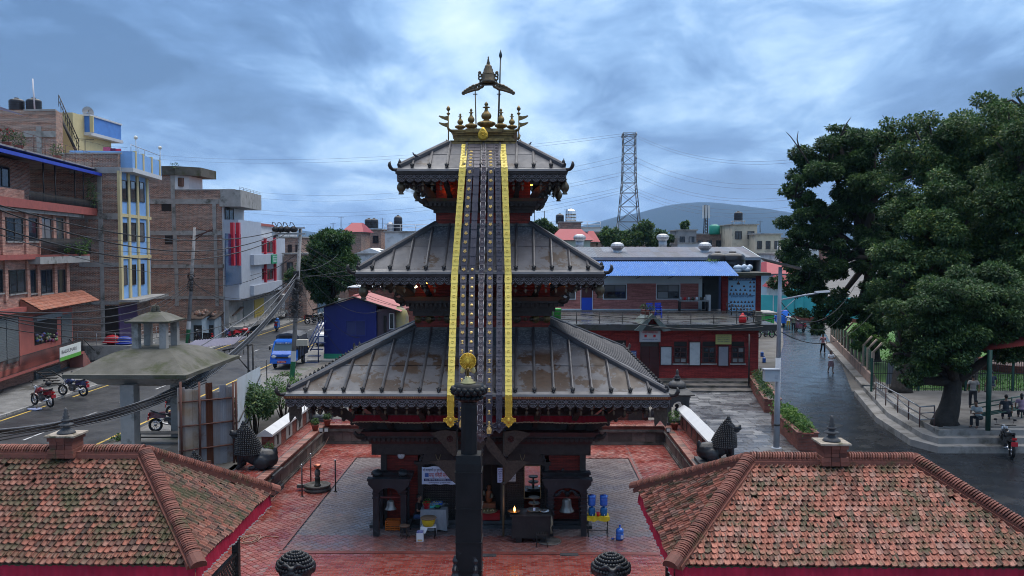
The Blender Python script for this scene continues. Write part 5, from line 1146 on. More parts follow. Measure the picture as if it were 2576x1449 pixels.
# == builders: people, motorbikes
M_SKIN=mat('skin',(.20,.105,.07),(.17,.09,.06),6,.55); M_HAIR=mat('black_hair',(.012,.011,.011),(.02,.018,.017),20,.45)
def cloth(c,k=.75):return mat('cloth_%d_%d_%d'%tuple(int(x*999)for x in c),c,tuple(x*k for x in c),7,.85)
def person(p,rz,label,shirt,trousers,pose='stand',s=1.0,skirt=None,shorts=False,hold=None,bag=None,hair_long=False,sandals=(.03,.03,.03),cap=False):
 """facing local -y. one fused body; clothing, hair and hands as children"""
 t_=thing('person',label,'person',p,rz); O=ABS[t_]; V=lambda x,y,z:O+V3((x*s,y*s,z*s))
 sit=pose in('sit','ride'); zb=.46 if sit else .93
 lean={'sit':-.10,'ride':-.12,'phone':-.22}.get(pose,0.0)
 if pose=='phone':sit=True; zb=.46
 sh=V3((0,lean,zb+.50)); J={}
 for k in(-1,1):
  hip=(k*.10,0,zb-.02)
  if sit:kn=(k*.14,-.44,zb+.02); an=(k*.14,-.42 if pose!='ride' else-.20,.09 if pose!='ride' else .02)
  elif pose=='walk':kn=(k*.10,-.10*k-.03,.50); an=(k*.10,-.20*k+.08,.09)
  else:kn=(k*.11,-.02,.49); an=(k*.12,.01,.08)
  el=(k*.27,lean+.03,zb+.26); wr=(k*.26,lean-.08,zb+.03)
  if hold=='front' or pose in('ride','phone'):el=(k*.25,lean-.06,zb+.25); wr=(k*.10 if pose!='ride' else k*.25,lean-.33 if pose!='ride' else-.48,zb+.24)
  if pose=='walk' and hold is None:wr=(k*.25,lean-.12*k-.03,zb+.05)
  J[k]=(hip,kn,an,(k*.18,lean,zb+.46),el,wr)
 hd=(0,lean-(.10 if pose=='phone' else .02),zb+.70)
 b=MB()
 b.ball(V(0,0,zb),(.155*s,.105*s,.13*s),10); b.ball(V(0,lean*.5,zb+.20),(.135*s,.095*s,.18*s),10); b.ball(V(0,lean,zb+.38),(.165*s,.10*s,.16*s),10); b.cyl(V(0,lean,zb+.48),V(hd[0],hd[1],hd[2]-.06),.052*s,.05*s,8)
 b.ball(V(*hd),(.078*s,.095*s,.115*s),12); b.ball(V(hd[0],hd[1]-.095,hd[2]-.01),(.014*s,.02*s,.022*s),6); b.ball(V(hd[0],hd[1]-.06,hd[2]-.09),(.04*s,.04*s,.025*s),7)
 for k in(-1,1):
  hip,kn,an,so,el,wr=J[k]
  b.tube([V(*hip),V(*kn),V(*an)],[.085*s,.058*s,.042*s],8); b.tube([V(*an),V(an[0],an[1]-.16,max(.03,an[2]-.05))],[.042*s,.035*s],7)
  b.tube([V(so[0]*.6,so[1],so[2]),V(*so),V(*el),V(*wr)],[.05*s,.055*s,.042*s,.03*s],8); b.ball(V(hd[0]+k*.08,hd[1],hd[2]-.01),(.014*s,.02*s,.03*s),6)
 fused(b,'body',M_SKIN,t_,.022*s)
 for k in(-1,1):
  h=MB(); wr,el=V3(J[k][5]),V3(J[k][4]); d=(wr-el).normalized(); sd=d.cross(V3((0,-1,0))); sd=sd.normalized()if sd.length>.1 else V3((1,0,0)); q=wr+d*.05
  h.ball(V(*q),(.034*s,.022*s,.045*s),7)
  for i in range(4):o=q+d*.035+sd*(.012*(i-1.5)*1.3); e1=o+d*(.035-.004*abs(i-1.3)); h.tube([V(*o),V(*e1),V(*(e1+d*.015+V3((0,-.02,-.008))))],[.009*s,.0085*s,.006*s],5)
  o=q-sd*.03*k; h.tube([V(*o),V(*(o-sd*.02*k+d*.02)),V(*(o-sd*.015*k+d*.045))],[.010*s,.009*s,.006*s],5); h.build('hand',M_SKIN,t_)
 c=MB(); c.ball(V(0,0,zb+.02),(.175*s,.125*s,.10*s),10); c.ball(V(0,lean*.5,zb+.20),(.155*s,.115*s,.20*s),10); c.ball(V(0,lean,zb+.37),(.19*s,.12*s,.155*s),10)
 for k in(-1,1):hip,kn,an,so,el,wr=J[k]; c.tube([V(so[0]*.5,so[1],so[2]),V(*so),V(*(V3(so)*.25+V3(el)*.75))],[.07*s,.075*s,.062*s],8)
 fused(c,'shirt',shirt if not isinstance(shirt,tuple)else cloth(shirt),t_,.024*s)
 c=MB(); c.ball(V(0,0,zb-.03),(.172*s,.122*s,.12*s),10)
 if skirt:
  c.lathe([(.15*s,.02*s),(.19*s,-.12*s),(.235*s,-.42*s),(.21*s,-.42*s)],V(0,0,zb),18,flute=.05); c.build('skirt',skirt if not isinstance(skirt,tuple)else cloth(skirt),t_,smooth=False)
 else:
  for k in(-1,1):
   hip,kn,an=[V3(x)for x in J[k][:3]]; pts=[hip,kn,kn+(an-kn)*(.12 if shorts else .93)]; c.tube([V(*q)for q in pts],[.105*s,.078*s,.072*s if not shorts else .085*s],8)
  fused(c,'trousers',cloth(trousers),t_,.024*s)
 h=MB(); h.ball(V(hd[0],hd[1]+.015,hd[2]+.025),(.088*s,.10*s,.105*s),10)
 if hair_long:h.ball(V(hd[0],hd[1]+.07,hd[2]-.08),(.075*s,.05*s,.13*s),8)
 fr=MB()
 for v,f in():pass
 hv=[]
 o=h.build('hair' if not cap else 'cap',M_HAIR,t_); me=o.data; bmx=bmesh.new(); bmx.from_mesh(me); cut=[f for f in bmx.faces if(f.calc_center_median()+O).z<V(*hd).z+.02*s and(f.calc_center_median()+O-V(*hd)).y<.02*s]
 bmesh.ops.delete(bmx,geom=cut,context='FACES'); bmx.to_mesh(me); bmx.free()
 e=MB()
 for k in(-1,1):e.ball(V(hd[0]+k*.032,hd[1]-.086,hd[2]+.012),(.011*s,.008*s,.007*s),6)
 e.build('eyes',M_HAIR,t_); e=MB(); e.ball(V(hd[0],hd[1]-.092,hd[2]-.062),(.024*s,.008*s,.006*s),6); e.build('mouth',mat('lips',(.16,.05,.045),(.14,.05,.04),5,.5),t_)
 f=MB()
 for k in(-1,1):an=J[k][2]; f.ball(V(an[0],an[1]-.07,max(.03,an[2]-.05)),(.045*s,.12*s,.035*s),8)
 f.build('shoes',cloth(sandals),t_)
 return t_
def bike(p,rz,label,col,s=1.0,scooter=False,group='motorbikes parked around the temple',helmet=False):
 """facing local +x"""
 t_=thing('scooter' if scooter else 'motorbike',label,'scooter' if scooter else 'motorbike',p,rz,group); O=ABS[t_]; V=lambda x,y,z:O+V3((x*s,y*s,z*s))
 rw=.24 if scooter else .30; wx=.62 if scooter else .66
 M_T=mat('tyre_rubber',(.015,.015,.016),(.022,.022,.022),9,.8); M_C=mat('chrome',(.5,.5,.52),(.4,.4,.42),5,.25,metal=.9); M_B=mat('black_plastic',(.015,.015,.017),(.022,.022,.024),6,.4)
 for x in(-wx,wx):
  m=MB(); m.tube([V(x+(rw-.05)*cos(R(a)),0,rw+(rw-.05)*sin(R(a)))for a in range(0,361,20)],.055*s,7,cap=False); w=m.build('wheel',M_T,t_)
  m=MB(); m.tube([V(x+(rw-.10)*cos(R(a)),0,rw+(rw-.10)*sin(R(a)))for a in range(0,361,30)],.016*s,5,cap=False); m.cyl(V(x,-.05,rw),V(x,.05,rw),.06*s,.06*s,10)
  for a in range(0,180,36):m.tube([V(x+(rw-.1)*cos(R(a)),0,rw+(rw-.1)*sin(R(a))),V(x-(rw-.1)*cos(R(a)),0,rw-(rw-.1)*sin(R(a)))],.012*s,4)
  m.build('rim',M_C if not scooter else M_B,w)
  m=MB(); arc=[V(x+(rw+.035)*cos(R(a)),0,rw+(rw+.035)*sin(R(a)))for a in range(35,150,15)]; m.loft([[q+V3((0,y*s,0))for q in arc]for y in(-.06,.06)],False,closed=False); m.build('mudguard',col if not scooter else M_B,t_)
 paint=col
 if scooter:
  m=MB(); m.loft([[V(x,y,z)for x,y,z in r_]for r_ in([(.30,-.2,.30),(.36,-.2,.30),(.46,-.17,.85),(.40,-.17,.88)],[(.30,.2,.30),(.36,.2,.30),(.46,.17,.85),(.40,.17,.88)])]); m.ball(V(.44,0,.95),(.12*s,.15*s,.11*s),10); m.ball(V(.62,0,.50),(.17*s,.09*s,.10*s),8); m.build('leg_shield',paint,t_)
  m=MB(); m.box(O.x-.2*s,O.x+.36*s,O.y-.17*s,O.y+.17*s,O.z+.25*s,O.z+.31*s); m.build('footboard',M_B,t_)
  m=MB(); m.loft([[V(x,y,z)for y,z in((-.15,.30),(.15,.30),(.17,.55),(.12,.70),(-.12,.70),(-.17,.55))]for x in(-.78,-.15)]); m.build('rear_body',paint,t_)
  m=MB(); m.loft([[V(x,y,z)for y,z in((-.13,.70),(.13,.70),(.12,.78+h),(-.12,.78+h))]for x,h in((-.85,.05),(-.4,.0),(-.12,.02))]); m.build('seat',M_B,t_)
 else:
  m=MB(); m.ball(V(.16,0,.80),(.30*s,.15*s,.14*s),12); m.ball(V(.30,0,.74),(.16*s,.17*s,.12*s),10); m.build('fuel_tank',paint,t_)
  m=MB(); m.loft([[V(x,y,z)for y,z in((-w,h-.06),(w,h-.06),(w*.9,h),(-w*.9,h))]for x,w,h in((-.02,.10,.80),(-.30,.14,.79),(-.62,.10,.90),(-.85,.05,.97))]); m.build('seat',M_B,t_)
  m=MB(); m.ball(V(.05,0,.42),(.22*s,.15*s,.18*s),10); m.cyl(V(.08,0,.45),V(.22,0,.66),.10*s,.11*s,10); m.box(O.x-.3*s,O.x+.1*s,O.y-.1*s,O.y+.1*s,O.z+.45*s,O.z+.62*s); m.build('engine',mat('engine_metal',(.10,.10,.105),(.06,.06,.062),8,.4,metal=.5),t_)
  m=MB(); m.loft([[V(x,y,z)for y,z in((-w,.62),(w,.62),(w*.7,.86),(-w*.7,.86))]for x,w in((-.25,.12),(-.60,.10),(-.92,.04))]); m.build('side_panel',paint,t_)
  m=MB(); m.tube([V(.1,.14,.35),V(-.2,.17,.28),V(-.8,.18,.42)],[.03*s,.035*s,.055*s],8); m.build('exhaust',M_C,t_)
 m=MB()
 for y in(-.08,.08):m.tube([V(wx,y,rw),V(.40,y,.98)],.024*s,6)
 m.tube([V(.42,-.1,.96),V(.42,.1,.96)],.03*s,6); m.build('fork',M_C,t_); m=MB(); m.tube([V(-.25,-.08,.60),V(-wx,-.1,rw),V(-wx,.1,rw),V(-.25,.08,.60)],.024*s,6); m.build('swing_arm',M_C,t_); m=MB(); m.tube([V(.30,-.36,1.04),V(.40,-.2,1.02),V(.42,0,.98),V(.40,.2,1.02),V(.30,.36,1.04)],.018*s,6)
 for y in(-.26,.26):m.tube([V(.38,y,1.03),V(.36,y*1.15,1.20)],.008*s,4); m.ball(V(.36,y*1.25,1.23),(.02*s,.07*s,.045*s),7)
 m.build('handlebar',M_B,t_); m=MB(); m.ball(V(.56,0,.92 if not scooter else .98),(.08*s,.09*s,.09*s),10); m.build('headlight',mat('lamp_glass',(.55,.58,.6),(.45,.48,.5),4,.1),t_)
 m=MB(); m.box(O.x-.95*s,O.x-.90*s,O.y-.08*s,O.y+.08*s,O.z+.72*s,O.z+.80*s); m.build('tail_light',mat('tail_red',(.35,.01,.01),(.3,.01,.01),4,.3),t_)
 m=MB(); m.box(O.x-.97*s,O.x-.955*s,O.y-.11*s,O.y+.11*s,O.z+.50*s,O.z+.66*s); m.build('number_plate',mat('red_plate',(.40,.02,.03),(.35,.02,.03),4,.5),t_)
 if helmet:m=MB(); m.ball(V(.25,.1,1.12),(.14*s,.13*s,.13*s),12); one(m,'helmet',M_B,'dark helmet resting on the red motorbike by the steps','helmet')
 return t_
PAINT=lambda n,c:mat('paint_'+n,c,tuple(x*.85 for x in c),4,.22,coat=.5)
# == things in the court
# linga fountain with copper bowl and three steel posts
p=gp(799,1233,0); t_=thing('stone_fountain','round stone basin with pedestal and copper bowl among three steel posts','fountain',p)
mb=MB(); mb.lathe([(.52,0),(.55,.05),(.54,.11),(.48,.14),(.53,.17),(.55,.25),(.47,.26),(.44,.19),(.2,.17),(.15,.18)],p,32); mb.build('basin',M_STONE_G,t_)
mb=MB(); mb.box(p.x-.85,p.x-.48,p.y-.1,p.y+.1,.1,.24); mb.build('spout',M_STONE_G,t_)
mb=MB(); mb.lathe([(.14,.18),(.14,.24),(.11,.26),(.11,.50),(.13,.52),(.10,.56),(.08,.60),(.12,.66),(.125,.78),(.09,.86),(.06,.89)],p,14); mb.build('pedestal',M_STONE_G,t_)
mb=MB(); mb.lathe([(.05,.90),(.10,.94),(.14,1.0),(.17,1.08),(.16,1.08),(.10,1.0),(.03,.96)],p,18); mb.build('copper_bowl',mat('copper',(.42,.15,.09),(.28,.09,.06),5,.3,metal=.8),t_)
for px,py,nm in((760,1249,'left front'),(782,1218,'left back'),(844,1236,'right')):
 q=gp(px,py,0); mb=MB(); mb.cyl(q,q+V3((0,0,1.28)),.028,.028,10); t_=thing('steel_post','slim dark steel post with shiny ball at the %s of the stone basin'%nm,'post',q); mb.build('shaft',mat('dark_steel',(.10,.085,.085),(.06,.055,.055),6,.35,metal=.6),t_)
 mb=MB(); mb.ball(q+V3((0,0,1.31)),.042,12); mb.build('ball',mat('polished_steel',(.62,.63,.65),(.55,.56,.58),3,.15,metal=.9),t_); mb=MB(); mb.lathe([(.07,0),(.07,.012),(.03,.02)],q,12); mb.build('foot',MK,t_)
 # garden hose
hz=[(880,1057,1.02),(845,1062,1.02),(818,1118,.02),(800,1142,.02),(770,1160,.02),(740,1187,.02),(715,1215,.02),(697,1242,.02),(680,1262,.02)]
mb=MB(); pts=[gp(a,b_,z)for a,b_,z in hz]; sm=[]
for a,b_ in zip(pts,pts[1:]):sm+=[a.lerp(b_,k/4)for k in range(4)]
mb.tube(sm+[pts[-1]],.018,6); one(mb,'garden_hose',mat('hose_tan',(.34,.20,.15),(.28,.16,.12),3,.5),'long pinkish hose trailing over the ledge and across the left paving','hose')
mb=MB(); c=gp(625,1358,0); pts=[c+V3((ru(-.03,.03)+.42*cos(a*.5)*(1-a*.012)+.1*sin(a*.23),.5*sin(a*.5)*(1-a*.012),.02+.004*(a%4)))for a in range(36)]; pts+=[c+V3((.5+.1*i,.35-.02*i,.02))for i in range(6)]; mb.tube(pts,.016,5); one(mb,'coiled_hose',mat('hose_tan',(.34,.2,.15)),'loose coil of hose on the paving beside the left tiled roof','hose')
# bell frames
def bell(t_,c,r,h,name='bell'):
 mb=MB(); mb.lathe([(r*a,h*z)for a,z in((.14,1.0),(.22,.97),(.50,.90),(.60,.78),(.64,.45),(.76,.22),(.96,.06),(1.0,0),(.9,0))],c,20); o=mb.build(name,mat('grey_bell_bronze',(.25,.245,.235),(.15,.15,.145),5,.35,metal=.6),t_)
 mb=MB(); mb.tube([c+V3((.10*r*cos(R(a)),0,h*(1.05+.10*sin(R(a)))))for a in range(0,361,40)],.02,5); mb.cyl(c+V3((0,0,h*.5)),c+V3((0,0,-.03)),.012,.012,5); mb.ball(c+V3((0,0,-.04)),.04,7); mb.build('clapper_and_loop',MK,o)
for(xa,xb,yb,nm)in((947,1016,1347,'left'),(1385,1468,1347,'right')):
 a,b_=gp(xa,yb,0),gp(xb,yb-(8 if nm=='left' else 0),0); t_=thing('bell_frame','black stone bell frame with hanging bell on the %s of the temple door'%nm,'bell frame',(a+b_)/2,group='bell frames before the temple'); mid=(a+b_)/2; dep=.9
 for q in(a,b_):
  for dy in(0,dep):
   mb=MB(); mb.box(q.x-.10,q.x+.10,q.y-.1+dy,q.y+.1+dy,-.01,1.72);
   for k in range(6):mb.box(q.x-.13,q.x+.13,q.y-.13+dy,q.y+.13+dy,.75+k*.15,.80+k*.15)if nm=='right' or k>3 else None
   mb.build('post',M_BLK,t_)
 for dy in(0,dep):
  mb=MB(); x0,x1=a.x-.26,b_.x+.26; n_=10; y=a.y+dy
  o=[(x0,1.98),(x1,1.98),(x1,1.86),(b_.x+.12,1.70)]+[(mid.x+(b_.x-mid.x-.12)*cos(R(q)),1.52+.22*sin(R(q)))for q in range(0,181,20)]+[(a.x-.12,1.70),(x0,1.86)]
  mb.prism([V3((x,y-.13,z))for x,z in o],(0,.26,0)); mb.box(x0-.04,x1+.04,y-.17,y+.17,1.98,2.06); mb.build('lintel',M_BLK,t_)
 if nm=='left':
  for q in(a,b_):mb=MB(); mb.ball((q.x,a.y+.3,2.16),(.20,.26,.13),10); mb.build('top_boss',M_BLK,t_)
 mb=MB(); mb.cyl((a.x,a.y+.3,1.28),(b_.x,a.y+.3,1.28),.035,.035,8); mb.build('cross_bar',mat('red_iron',(.20,.035,.03),(.10,.03,.028),4,.6),t_)
 if nm=='right':
  mb=MB()
  for k in(-1,1):mb.tube([(mid.x+k*(.06+.42*f),a.y+.02,1.52+.10*sin(f*6))for f in(0,.2,.4,.6,.8,1)],[.05,.06,.05,.06,.05,.03],6); mb.ball((mid.x,a.y,1.50),.10,8)
  mb.build('carved_spandrel',M_BLK,t_)
 bell(t_,V3((mid.x,a.y+.3,.86 if nm=='left' else .78)),.21 if nm=='left' else .27,.33 if nm=='left' else .50)
 mb=MB(); mb.tube([(mid.x,a.y+.3,1.12),(mid.x-.06,a.y+.3,1.28),(mid.x+.04,a.y+.3,1.38),(mid.x,a.y+.3,1.55)],.012,5); mb.build('chain',MK,t_)
mb=MB(); a=gp(980,1312,0); mb.box(a.x-.62,a.x+.72,a.y+.2,a.y+.23,.0,.72); one(mb,'slate_board',mat('slate_grey',(.09,.10,.12),(.07,.08,.10),3,.5),'grey slate panel standing behind the left bell','board')
# orange crate: slatted
p=gp(989,1331,0); t_=thing('plastic_crate','orange slatted plastic crate on the ground by the left bell frame','crate',p); M_OR=mat('orange_plastic',(.55,.13,.02),(.45,.10,.015),4,.45)
for z in(.02,.09,.16,.23,.30):
 for k,(x0,x1,y0,y1)in enumerate(((-.26,.26,-.17,-.155),(-.26,.26,.155,.17),(-.26,-.245,-.155,.155),(.245,.26,-.155,.155))):mb=MB(); mb.box(p.x+x0,p.x+x1,p.y+y0,p.y+y1,z,z+.045); mb.build('slat',M_OR,t_)
mb=MB()
for x in(-.25,-.085,.085,.25):
 for y in(-.162,.162):mb.box(p.x+x-.014,p.x+x+.014,p.y+y-.012,p.y+y+.012,.0,.345)
mb.box(p.x-.25,p.x+.25,p.y-.155,p.y+.155,.005,.02); mb.build('frame',M_OR,t_)
def stool(px,py,label,r=.18,h=.44):
 p=gp(px,py,0); t_=thing('stool',label,'stool',p); mb=MB(); mb.lathe([(r,h-.04),(r*1.03,h-.02),(r,h),(r*.6,h+.004)],p,18); mb.build('seat',mat('cane_seat',(.14,.085,.055),(.09,.055,.04),12,.7),t_)
 for k in range(6):a=k*1.047; mb=MB(); mb.tube([p+V3((r*.92*cos(a),r*.92*sin(a),h-.03)),p+V3((r*.6*cos(a+.25),r*.6*sin(a+.25),h*.5)),p+V3((r*.95*cos(a),r*.95*sin(a),0))],.013,5); mb.build('leg',mat('cane_leg',(.07,.045,.032),(.05,.035,.026),8,.7),t_)
stool(1018,1352,'round cane stool beside the orange crate')
# stall table with grey cloth and goods
a=gp(1058,1338,0); x0,x1,y0,y1,H=a.x,a.x+.92,a.y,a.y+.95,.80
t_=thing('stall_table','offering stall table draped in a grey cloth near the pillar','table',((x0+x1)/2,(y0+y1)/2,0)); M_GC=mat('grey_sheet',(.26,.275,.30),(.20,.21,.235),3,.45,bump=.4,bq=6)
mb=MB(); ring=[]
for f in range(48):
 q=f/12; k=int(q); u=q-k; c=[(x0,y0),(x1,y0),(x1,y1),(x0,y1),(x0,y0)]; ring.append((c[k][0]+(c[k+1][0]-c[k][0])*u,c[k][1]+(c[k+1][1]-c[k][1])*u))
cx_,cy_=(x0+x1)/2,(y0+y1)/2
mb.loft([[(x,y,H)for x,y in ring],[(cx_+(x-cx_)*(1.02+.03*sin(i*1.3)),cy_+(y-cy_)*(1.02+.03*sin(i*1.7)),.45)for i,(x,y)in enumerate(ring)],[(cx_+(x-cx_)*(1.05+.05*sin(i*1.1)),cy_+(y-cy_)*(1.05+.05*cos(i*1.4)),.06+.03*sin(i*.9))for i,(x,y)in enumerate(ring)]],False)
mb.add([(x,y,H)for x,y in ring],[tuple(range(48))]); mb.build('cloth',M_GC,t_)
for x in(x0+.06,x1-.06):
 for y in(y0+.06,y1-.06):mb=MB(); mb.box(x-.02,x+.02,y-.02,y+.02,0,H-.01); mb.build('leg',MK,t_)
def tray(x,y,w,d,h,c,label,fill,nf=14,z=None):
 z=H if z is None else z; q=thing('goods_tray',label,'tray',(x,y,z)); mb=MB(); e=.012
 mb.box(x-w,x+w,y-d,y+d,z,z+.012); mb.box(x-w,x-w+e,y-d,y+d,z,z+h); mb.box(x+w-e,x+w,y-d,y+d,z,z+h); mb.box(x-w+e,x+w-e,y-d,y-d+e,z,z+h); mb.box(x-w+e,x+w-e,y+d-e,y+d,z,z+h); mb.build('tray',mat('plastic_%s'%label.split()[0],c,c,3,.4),q)
 mb=MB(); [mb.ball((x+ru(-w,w)*.8,y+ru(-d,d)*.8,z+h*.6),ru(.02,.045),6)for _ in range(nf)]; mb.build('goods',fill,q)
M_GD=mat('small_goods',(.5,.45,.35),(.2,.25,.15),30,.6)
tray(x0+.52,y0+.74,.20,.13,.07,(.03,.11,.45),'blue plastic tray of small goods at the back of the stall',M_GD); tray(x0+.44,y0+.48,.17,.09,.08,(.07,.22,.60),'light-blue basket on the stall, behind the green one',M_GD); tray(x0+.47,y0+.28,.16,.08,.08,(.05,.40,.42),'turquoise basket near the front of the stall',M_GD)
q=V3((x0+.20,y0+.20,H)); t_=thing('bucket','red plastic bucket with greens on the stall table','bucket',q); mb=MB(); mb.lathe([(.10,0),(.135,.22),(.145,.225),(.13,.22),(.09,.03)],q,16); mb.build('pail',mat('red_plastic',(.5,.015,.02),(.42,.012,.018),4,.35),t_); mb=MB(); leaves(mb,q+V3((0,0,.25)),(.12,.12,.06),50,.08); mb.build('greens',LEAF_LITE,t_); mb=MB(); mb.tube([q+V3((.14*cos(R(a_)),-.1,.22-.14*sin(R(a_))))for a_ in range(0,181,20)],.006,4); mb.build('handle',M_STEEL,t_)
q=V3((x0+.60,y0+.16,H)); t_=thing('bowl','dark bowl with a green leaf dish at the front of the stall','bowl',q); mb=MB(); mb.lathe([(.08,0),(.15,.06),(.14,.06),(.05,.02)],q,16); mb.build('dish',MK,t_); mb=MB(); mb.lathe([(.05,.05),(.11,.10),(.10,.10),(.02,.07)],q,14); mb.build('leaf_dish',mat('green_plastic',(.04,.28,.05),(.03,.2,.04),4,.4),t_)
mb=MB(); q=V3((x1-.05,y0+.42,H)); mb.prism([q+V3(v)for v in((-.16,-.06,0),(.10,-.1,.005),(.14,.08,.004),(0,.02,.08))],(0,.02,.03)); one(mb,'black_bag',MK,'folded black bag on the right edge of the stall','bag')
# seated seller
person(V3((a.x-.20,a.y+.42,.02)),R(72),'seated seller in black shirt and blue jeans behind the stall',(.018,.018,.02),(.05,.09,.19),'sit',.98,hold='front',sandals=(.5,.5,.5))
mb=MB(); q=V3((a.x-.22,a.y+.42,0)); mb.box(q.x-.2,q.x+.2,q.y-.2,q.y+.2,.36,.40)
t_=thing('low_stool','low black stool under the seated seller','stool',q); mb.build('seat',MK,t_)
for sx in(-.17,.17):
 for sy in(-.17,.17):mb=MB(); mb.cyl(q+V3((sx,sy,0)),q+V3((sx,sy,.36)),.02,.02,6); mb.build('leg',MK,t_)
 # white table, yellow tub, box
p=gp(1078,1352,0); t_=thing('small_table','low table with white cover holding the yellow tub','table',p); mb=MB(); o=[(-.26,-.2),(.28,-.16),(.25,.22),(-.24,.2)]; mb.prism([p+V3((x,y,.40))for x,y in o],(0,0,.02)); mb.add([p+V3((.28,-.16,.42)),p+V3((.25,.22,.42)),p+V3((.27,.2,.16)),p+V3((.30,-.13,.12))],[(0,1,2,3)]); mb.add([p+V3((-.26,-.2,.42)),p+V3((.0,-.18,.42)),p+V3((-.08,-.21,.22)),p+V3((-.28,-.21,.10))],[(0,1,2,3)]); mb.build('cover',mat('white_cover',(.62,.64,.68),(.55,.57,.62),3,.6),t_)
for x in(-.22,.22):
 for y in(-.16,.16):mb=MB(); mb.cyl(p+V3((x,y,0)),p+V3((x,y,.4)),.016,.016,6); mb.build('leg',MK,t_)
q=p+V3((.0,0,.42)); t_=thing('tub','yellow wrapped tub with a round woven lid','tub',q); mb=MB(); mb.lathe([(.17,0),(.22,.10),(.255,.26),(.25,.27)],q,20,flute=.012); mb.build('wrapped_body',mat('yellow_plastic',(.55,.40,.02),(.48,.33,.02),4,.4),t_); mb=MB(); mb.lathe([(.28,.0),(.29,.02),(.27,.035),(.05,.04)],q+V3((0,0,.27)),22); mb.build('woven_lid',mat('woven_cane',(.17,.11,.07),(.11,.075,.05),14,.8),t_)
p=gp(1057,1361,0); t_=thing('carton','small white carton box on the paving by the low table','box',p); mb=MB(); mb.box(p.x-.12,p.x+.12,p.y-.08,p.y+.08,0,.30); mb.build('carton_body',mat('white_card',(.6,.6,.64),(.52,.52,.56),3,.6),t_); mb=MB(); mb.box(p.x-.08,p.x+.08,p.y-.083,p.y-.081,.02,.08); mb.build('printed_band',mat('tan_print',(.5,.33,.15),(.5,.3,.1),3,.6),t_); mb=MB(); mb.box(p.x-.11,p.x+.11,p.y-.07,p.y+.07,.301,.36); mb.build('blue_wrapper',mat('blue_print',(.05,.07,.3),(.3,.3,.45),14,.6),t_)
# black offering table with lamp, tiered stand and bowl
a=gp(1287,1366,0); b_=gp(1383,1366,0); y0=a.y; y1=a.y+.75; H=.98; t_=thing('offering_table','soot-black iron offering table right of the pillar','table',((a.x+b_.x)/2,(y0+y1)/2,0)); M_SOOT=mat('sooty_iron',(.016,.015,.016),(.032,.028,.028),3,.32,.6,bump=.5,bq=12)
mb=MB(); mb.box(a.x,b_.x,y0,y1,.16,H-.05); mb.build('cabinet',M_SOOT,t_); mb=MB(); mb.box(a.x-.06,b_.x+.06,y0-.05,y1+.05,H-.05,H); mb.build('top',M_SOOT,t_)
for x in(a.x+.25,b_.x-.25):mb=MB(); mb.box(x-.1,x+.1,y0+.05,y1-.05,0,.16); mb.build('foot',M_SOOT,t_)
mb=MB(); mb.tube([(b_.x+.05,y0+.02,H-.02),(b_.x+.07,y0-.03,H-.3),(b_.x+.03,y0-.04,H-.42),(b_.x+.06,y0-.05,H-.62)],[.03,.045,.02,.05],6); one(mb,'hanging_rag',mat('rag',(.22,.18,.12),(.1,.1,.08),9,.8),'dirty rag hanging from the right end of the offering table','rag')
q=V3((a.x+.08,y0+.25,H)); t_=thing('oil_lamp','burning oil lamp in a wide dish on the offering table','lamp',q); mb=MB(); mb.lathe([(.10,0),(.22,.05),(.23,.07),(.20,.06),(.05,.03)],q,18); mb.build('dish',M_BRONZE,t_); mb=MB(); mb.lathe([(.01,.05),(.035,.09),(.04,.13),(.02,.19),(.002,.25)],q+V3((.02,-.03,0)),8); mb.build('flame',mat('flame',(1,.35,.05),(1,.3,.05),1,.5,emit=((1,.33,.05),5)),t_); l=bpy.data.lights.new('flame_light','POINT'); l.energy=.8; l.color=(1,.45,.12); l.shadow_soft_size=.05; lo=bpy.data.objects.new('flame_light',l); link(lo,t_); lo.location=(0,-.05,.2)
q=V3((a.x+.78,y0+.45,H)); t_=thing('tiered_stand','stack of three round tiered dishes on the offering table','stand',q)
for z,r_ in((.0,.27),(.24,.20),(.44,.19)):mb=MB(); mb.lathe([(r_*.9,z+.02),(r_,z+.05),(r_*.98,z+.07),(r_*.8,z+.055),(.06,z+.06)],q,20); mb.build('dish',mat('tarnished_brass',(.13,.11,.085),(.08,.07,.06),8,.45,metal=.4),t_)
mb=MB(); mb.cyl(q,q+V3((0,0,.48)),.045,.03,8); mb.build('stem',M_BRONZE,t_); mb=MB(); mb.box(q.x-.04,q.x+.04,q.y-.275,q.y-.268,H+.10,H+.20); mb.build('tag',mat('paper_tag',(.5,.55,.65),(.5,.5,.6),3,.6),t_)
q=V3((b_.x-.18,y0+.3,H)); t_=thing('steel_bowl','shallow steel bowl at the right end of the offering table','bowl',q); mb=MB(); mb.lathe([(.08,0),(.17,.05),(.18,.08),(.165,.075),(.05,.02)],q,18); mb.build('dish',mat('polished_steel',(.62,.63,.65)),t_)
p=gp(1363,1374,0); t_=thing('iron_rack','small black iron grill rack in front of the offering table','rack',p)
for x in(-.16,.16):
 for y in(-.1,.1):mb=MB(); mb.cyl(p+V3((x*1.15,y*1.1,0)),p+V3((x,y,.42)),.014,.014,6); mb.build('leg',MK,t_)
for i in range(7):mb=MB(); x=-.17+i*.057; mb.box(p.x+x-.011,p.x+x+.011,p.y-.12,p.y+.12,.42,.445); mb.build('bar',MK,t_)
mb=MB(); mb.box(p.x-.19,p.x+.19,p.y-.14,p.y-.12,.40,.45); mb.box(p.x-.19,p.x+.19,p.y+.12,p.y+.14,.40,.45); mb.box(p.x-.17,p.x+.17,p.y-.01,p.y+.01,.12,.14); mb.build('frame',MK,t_)
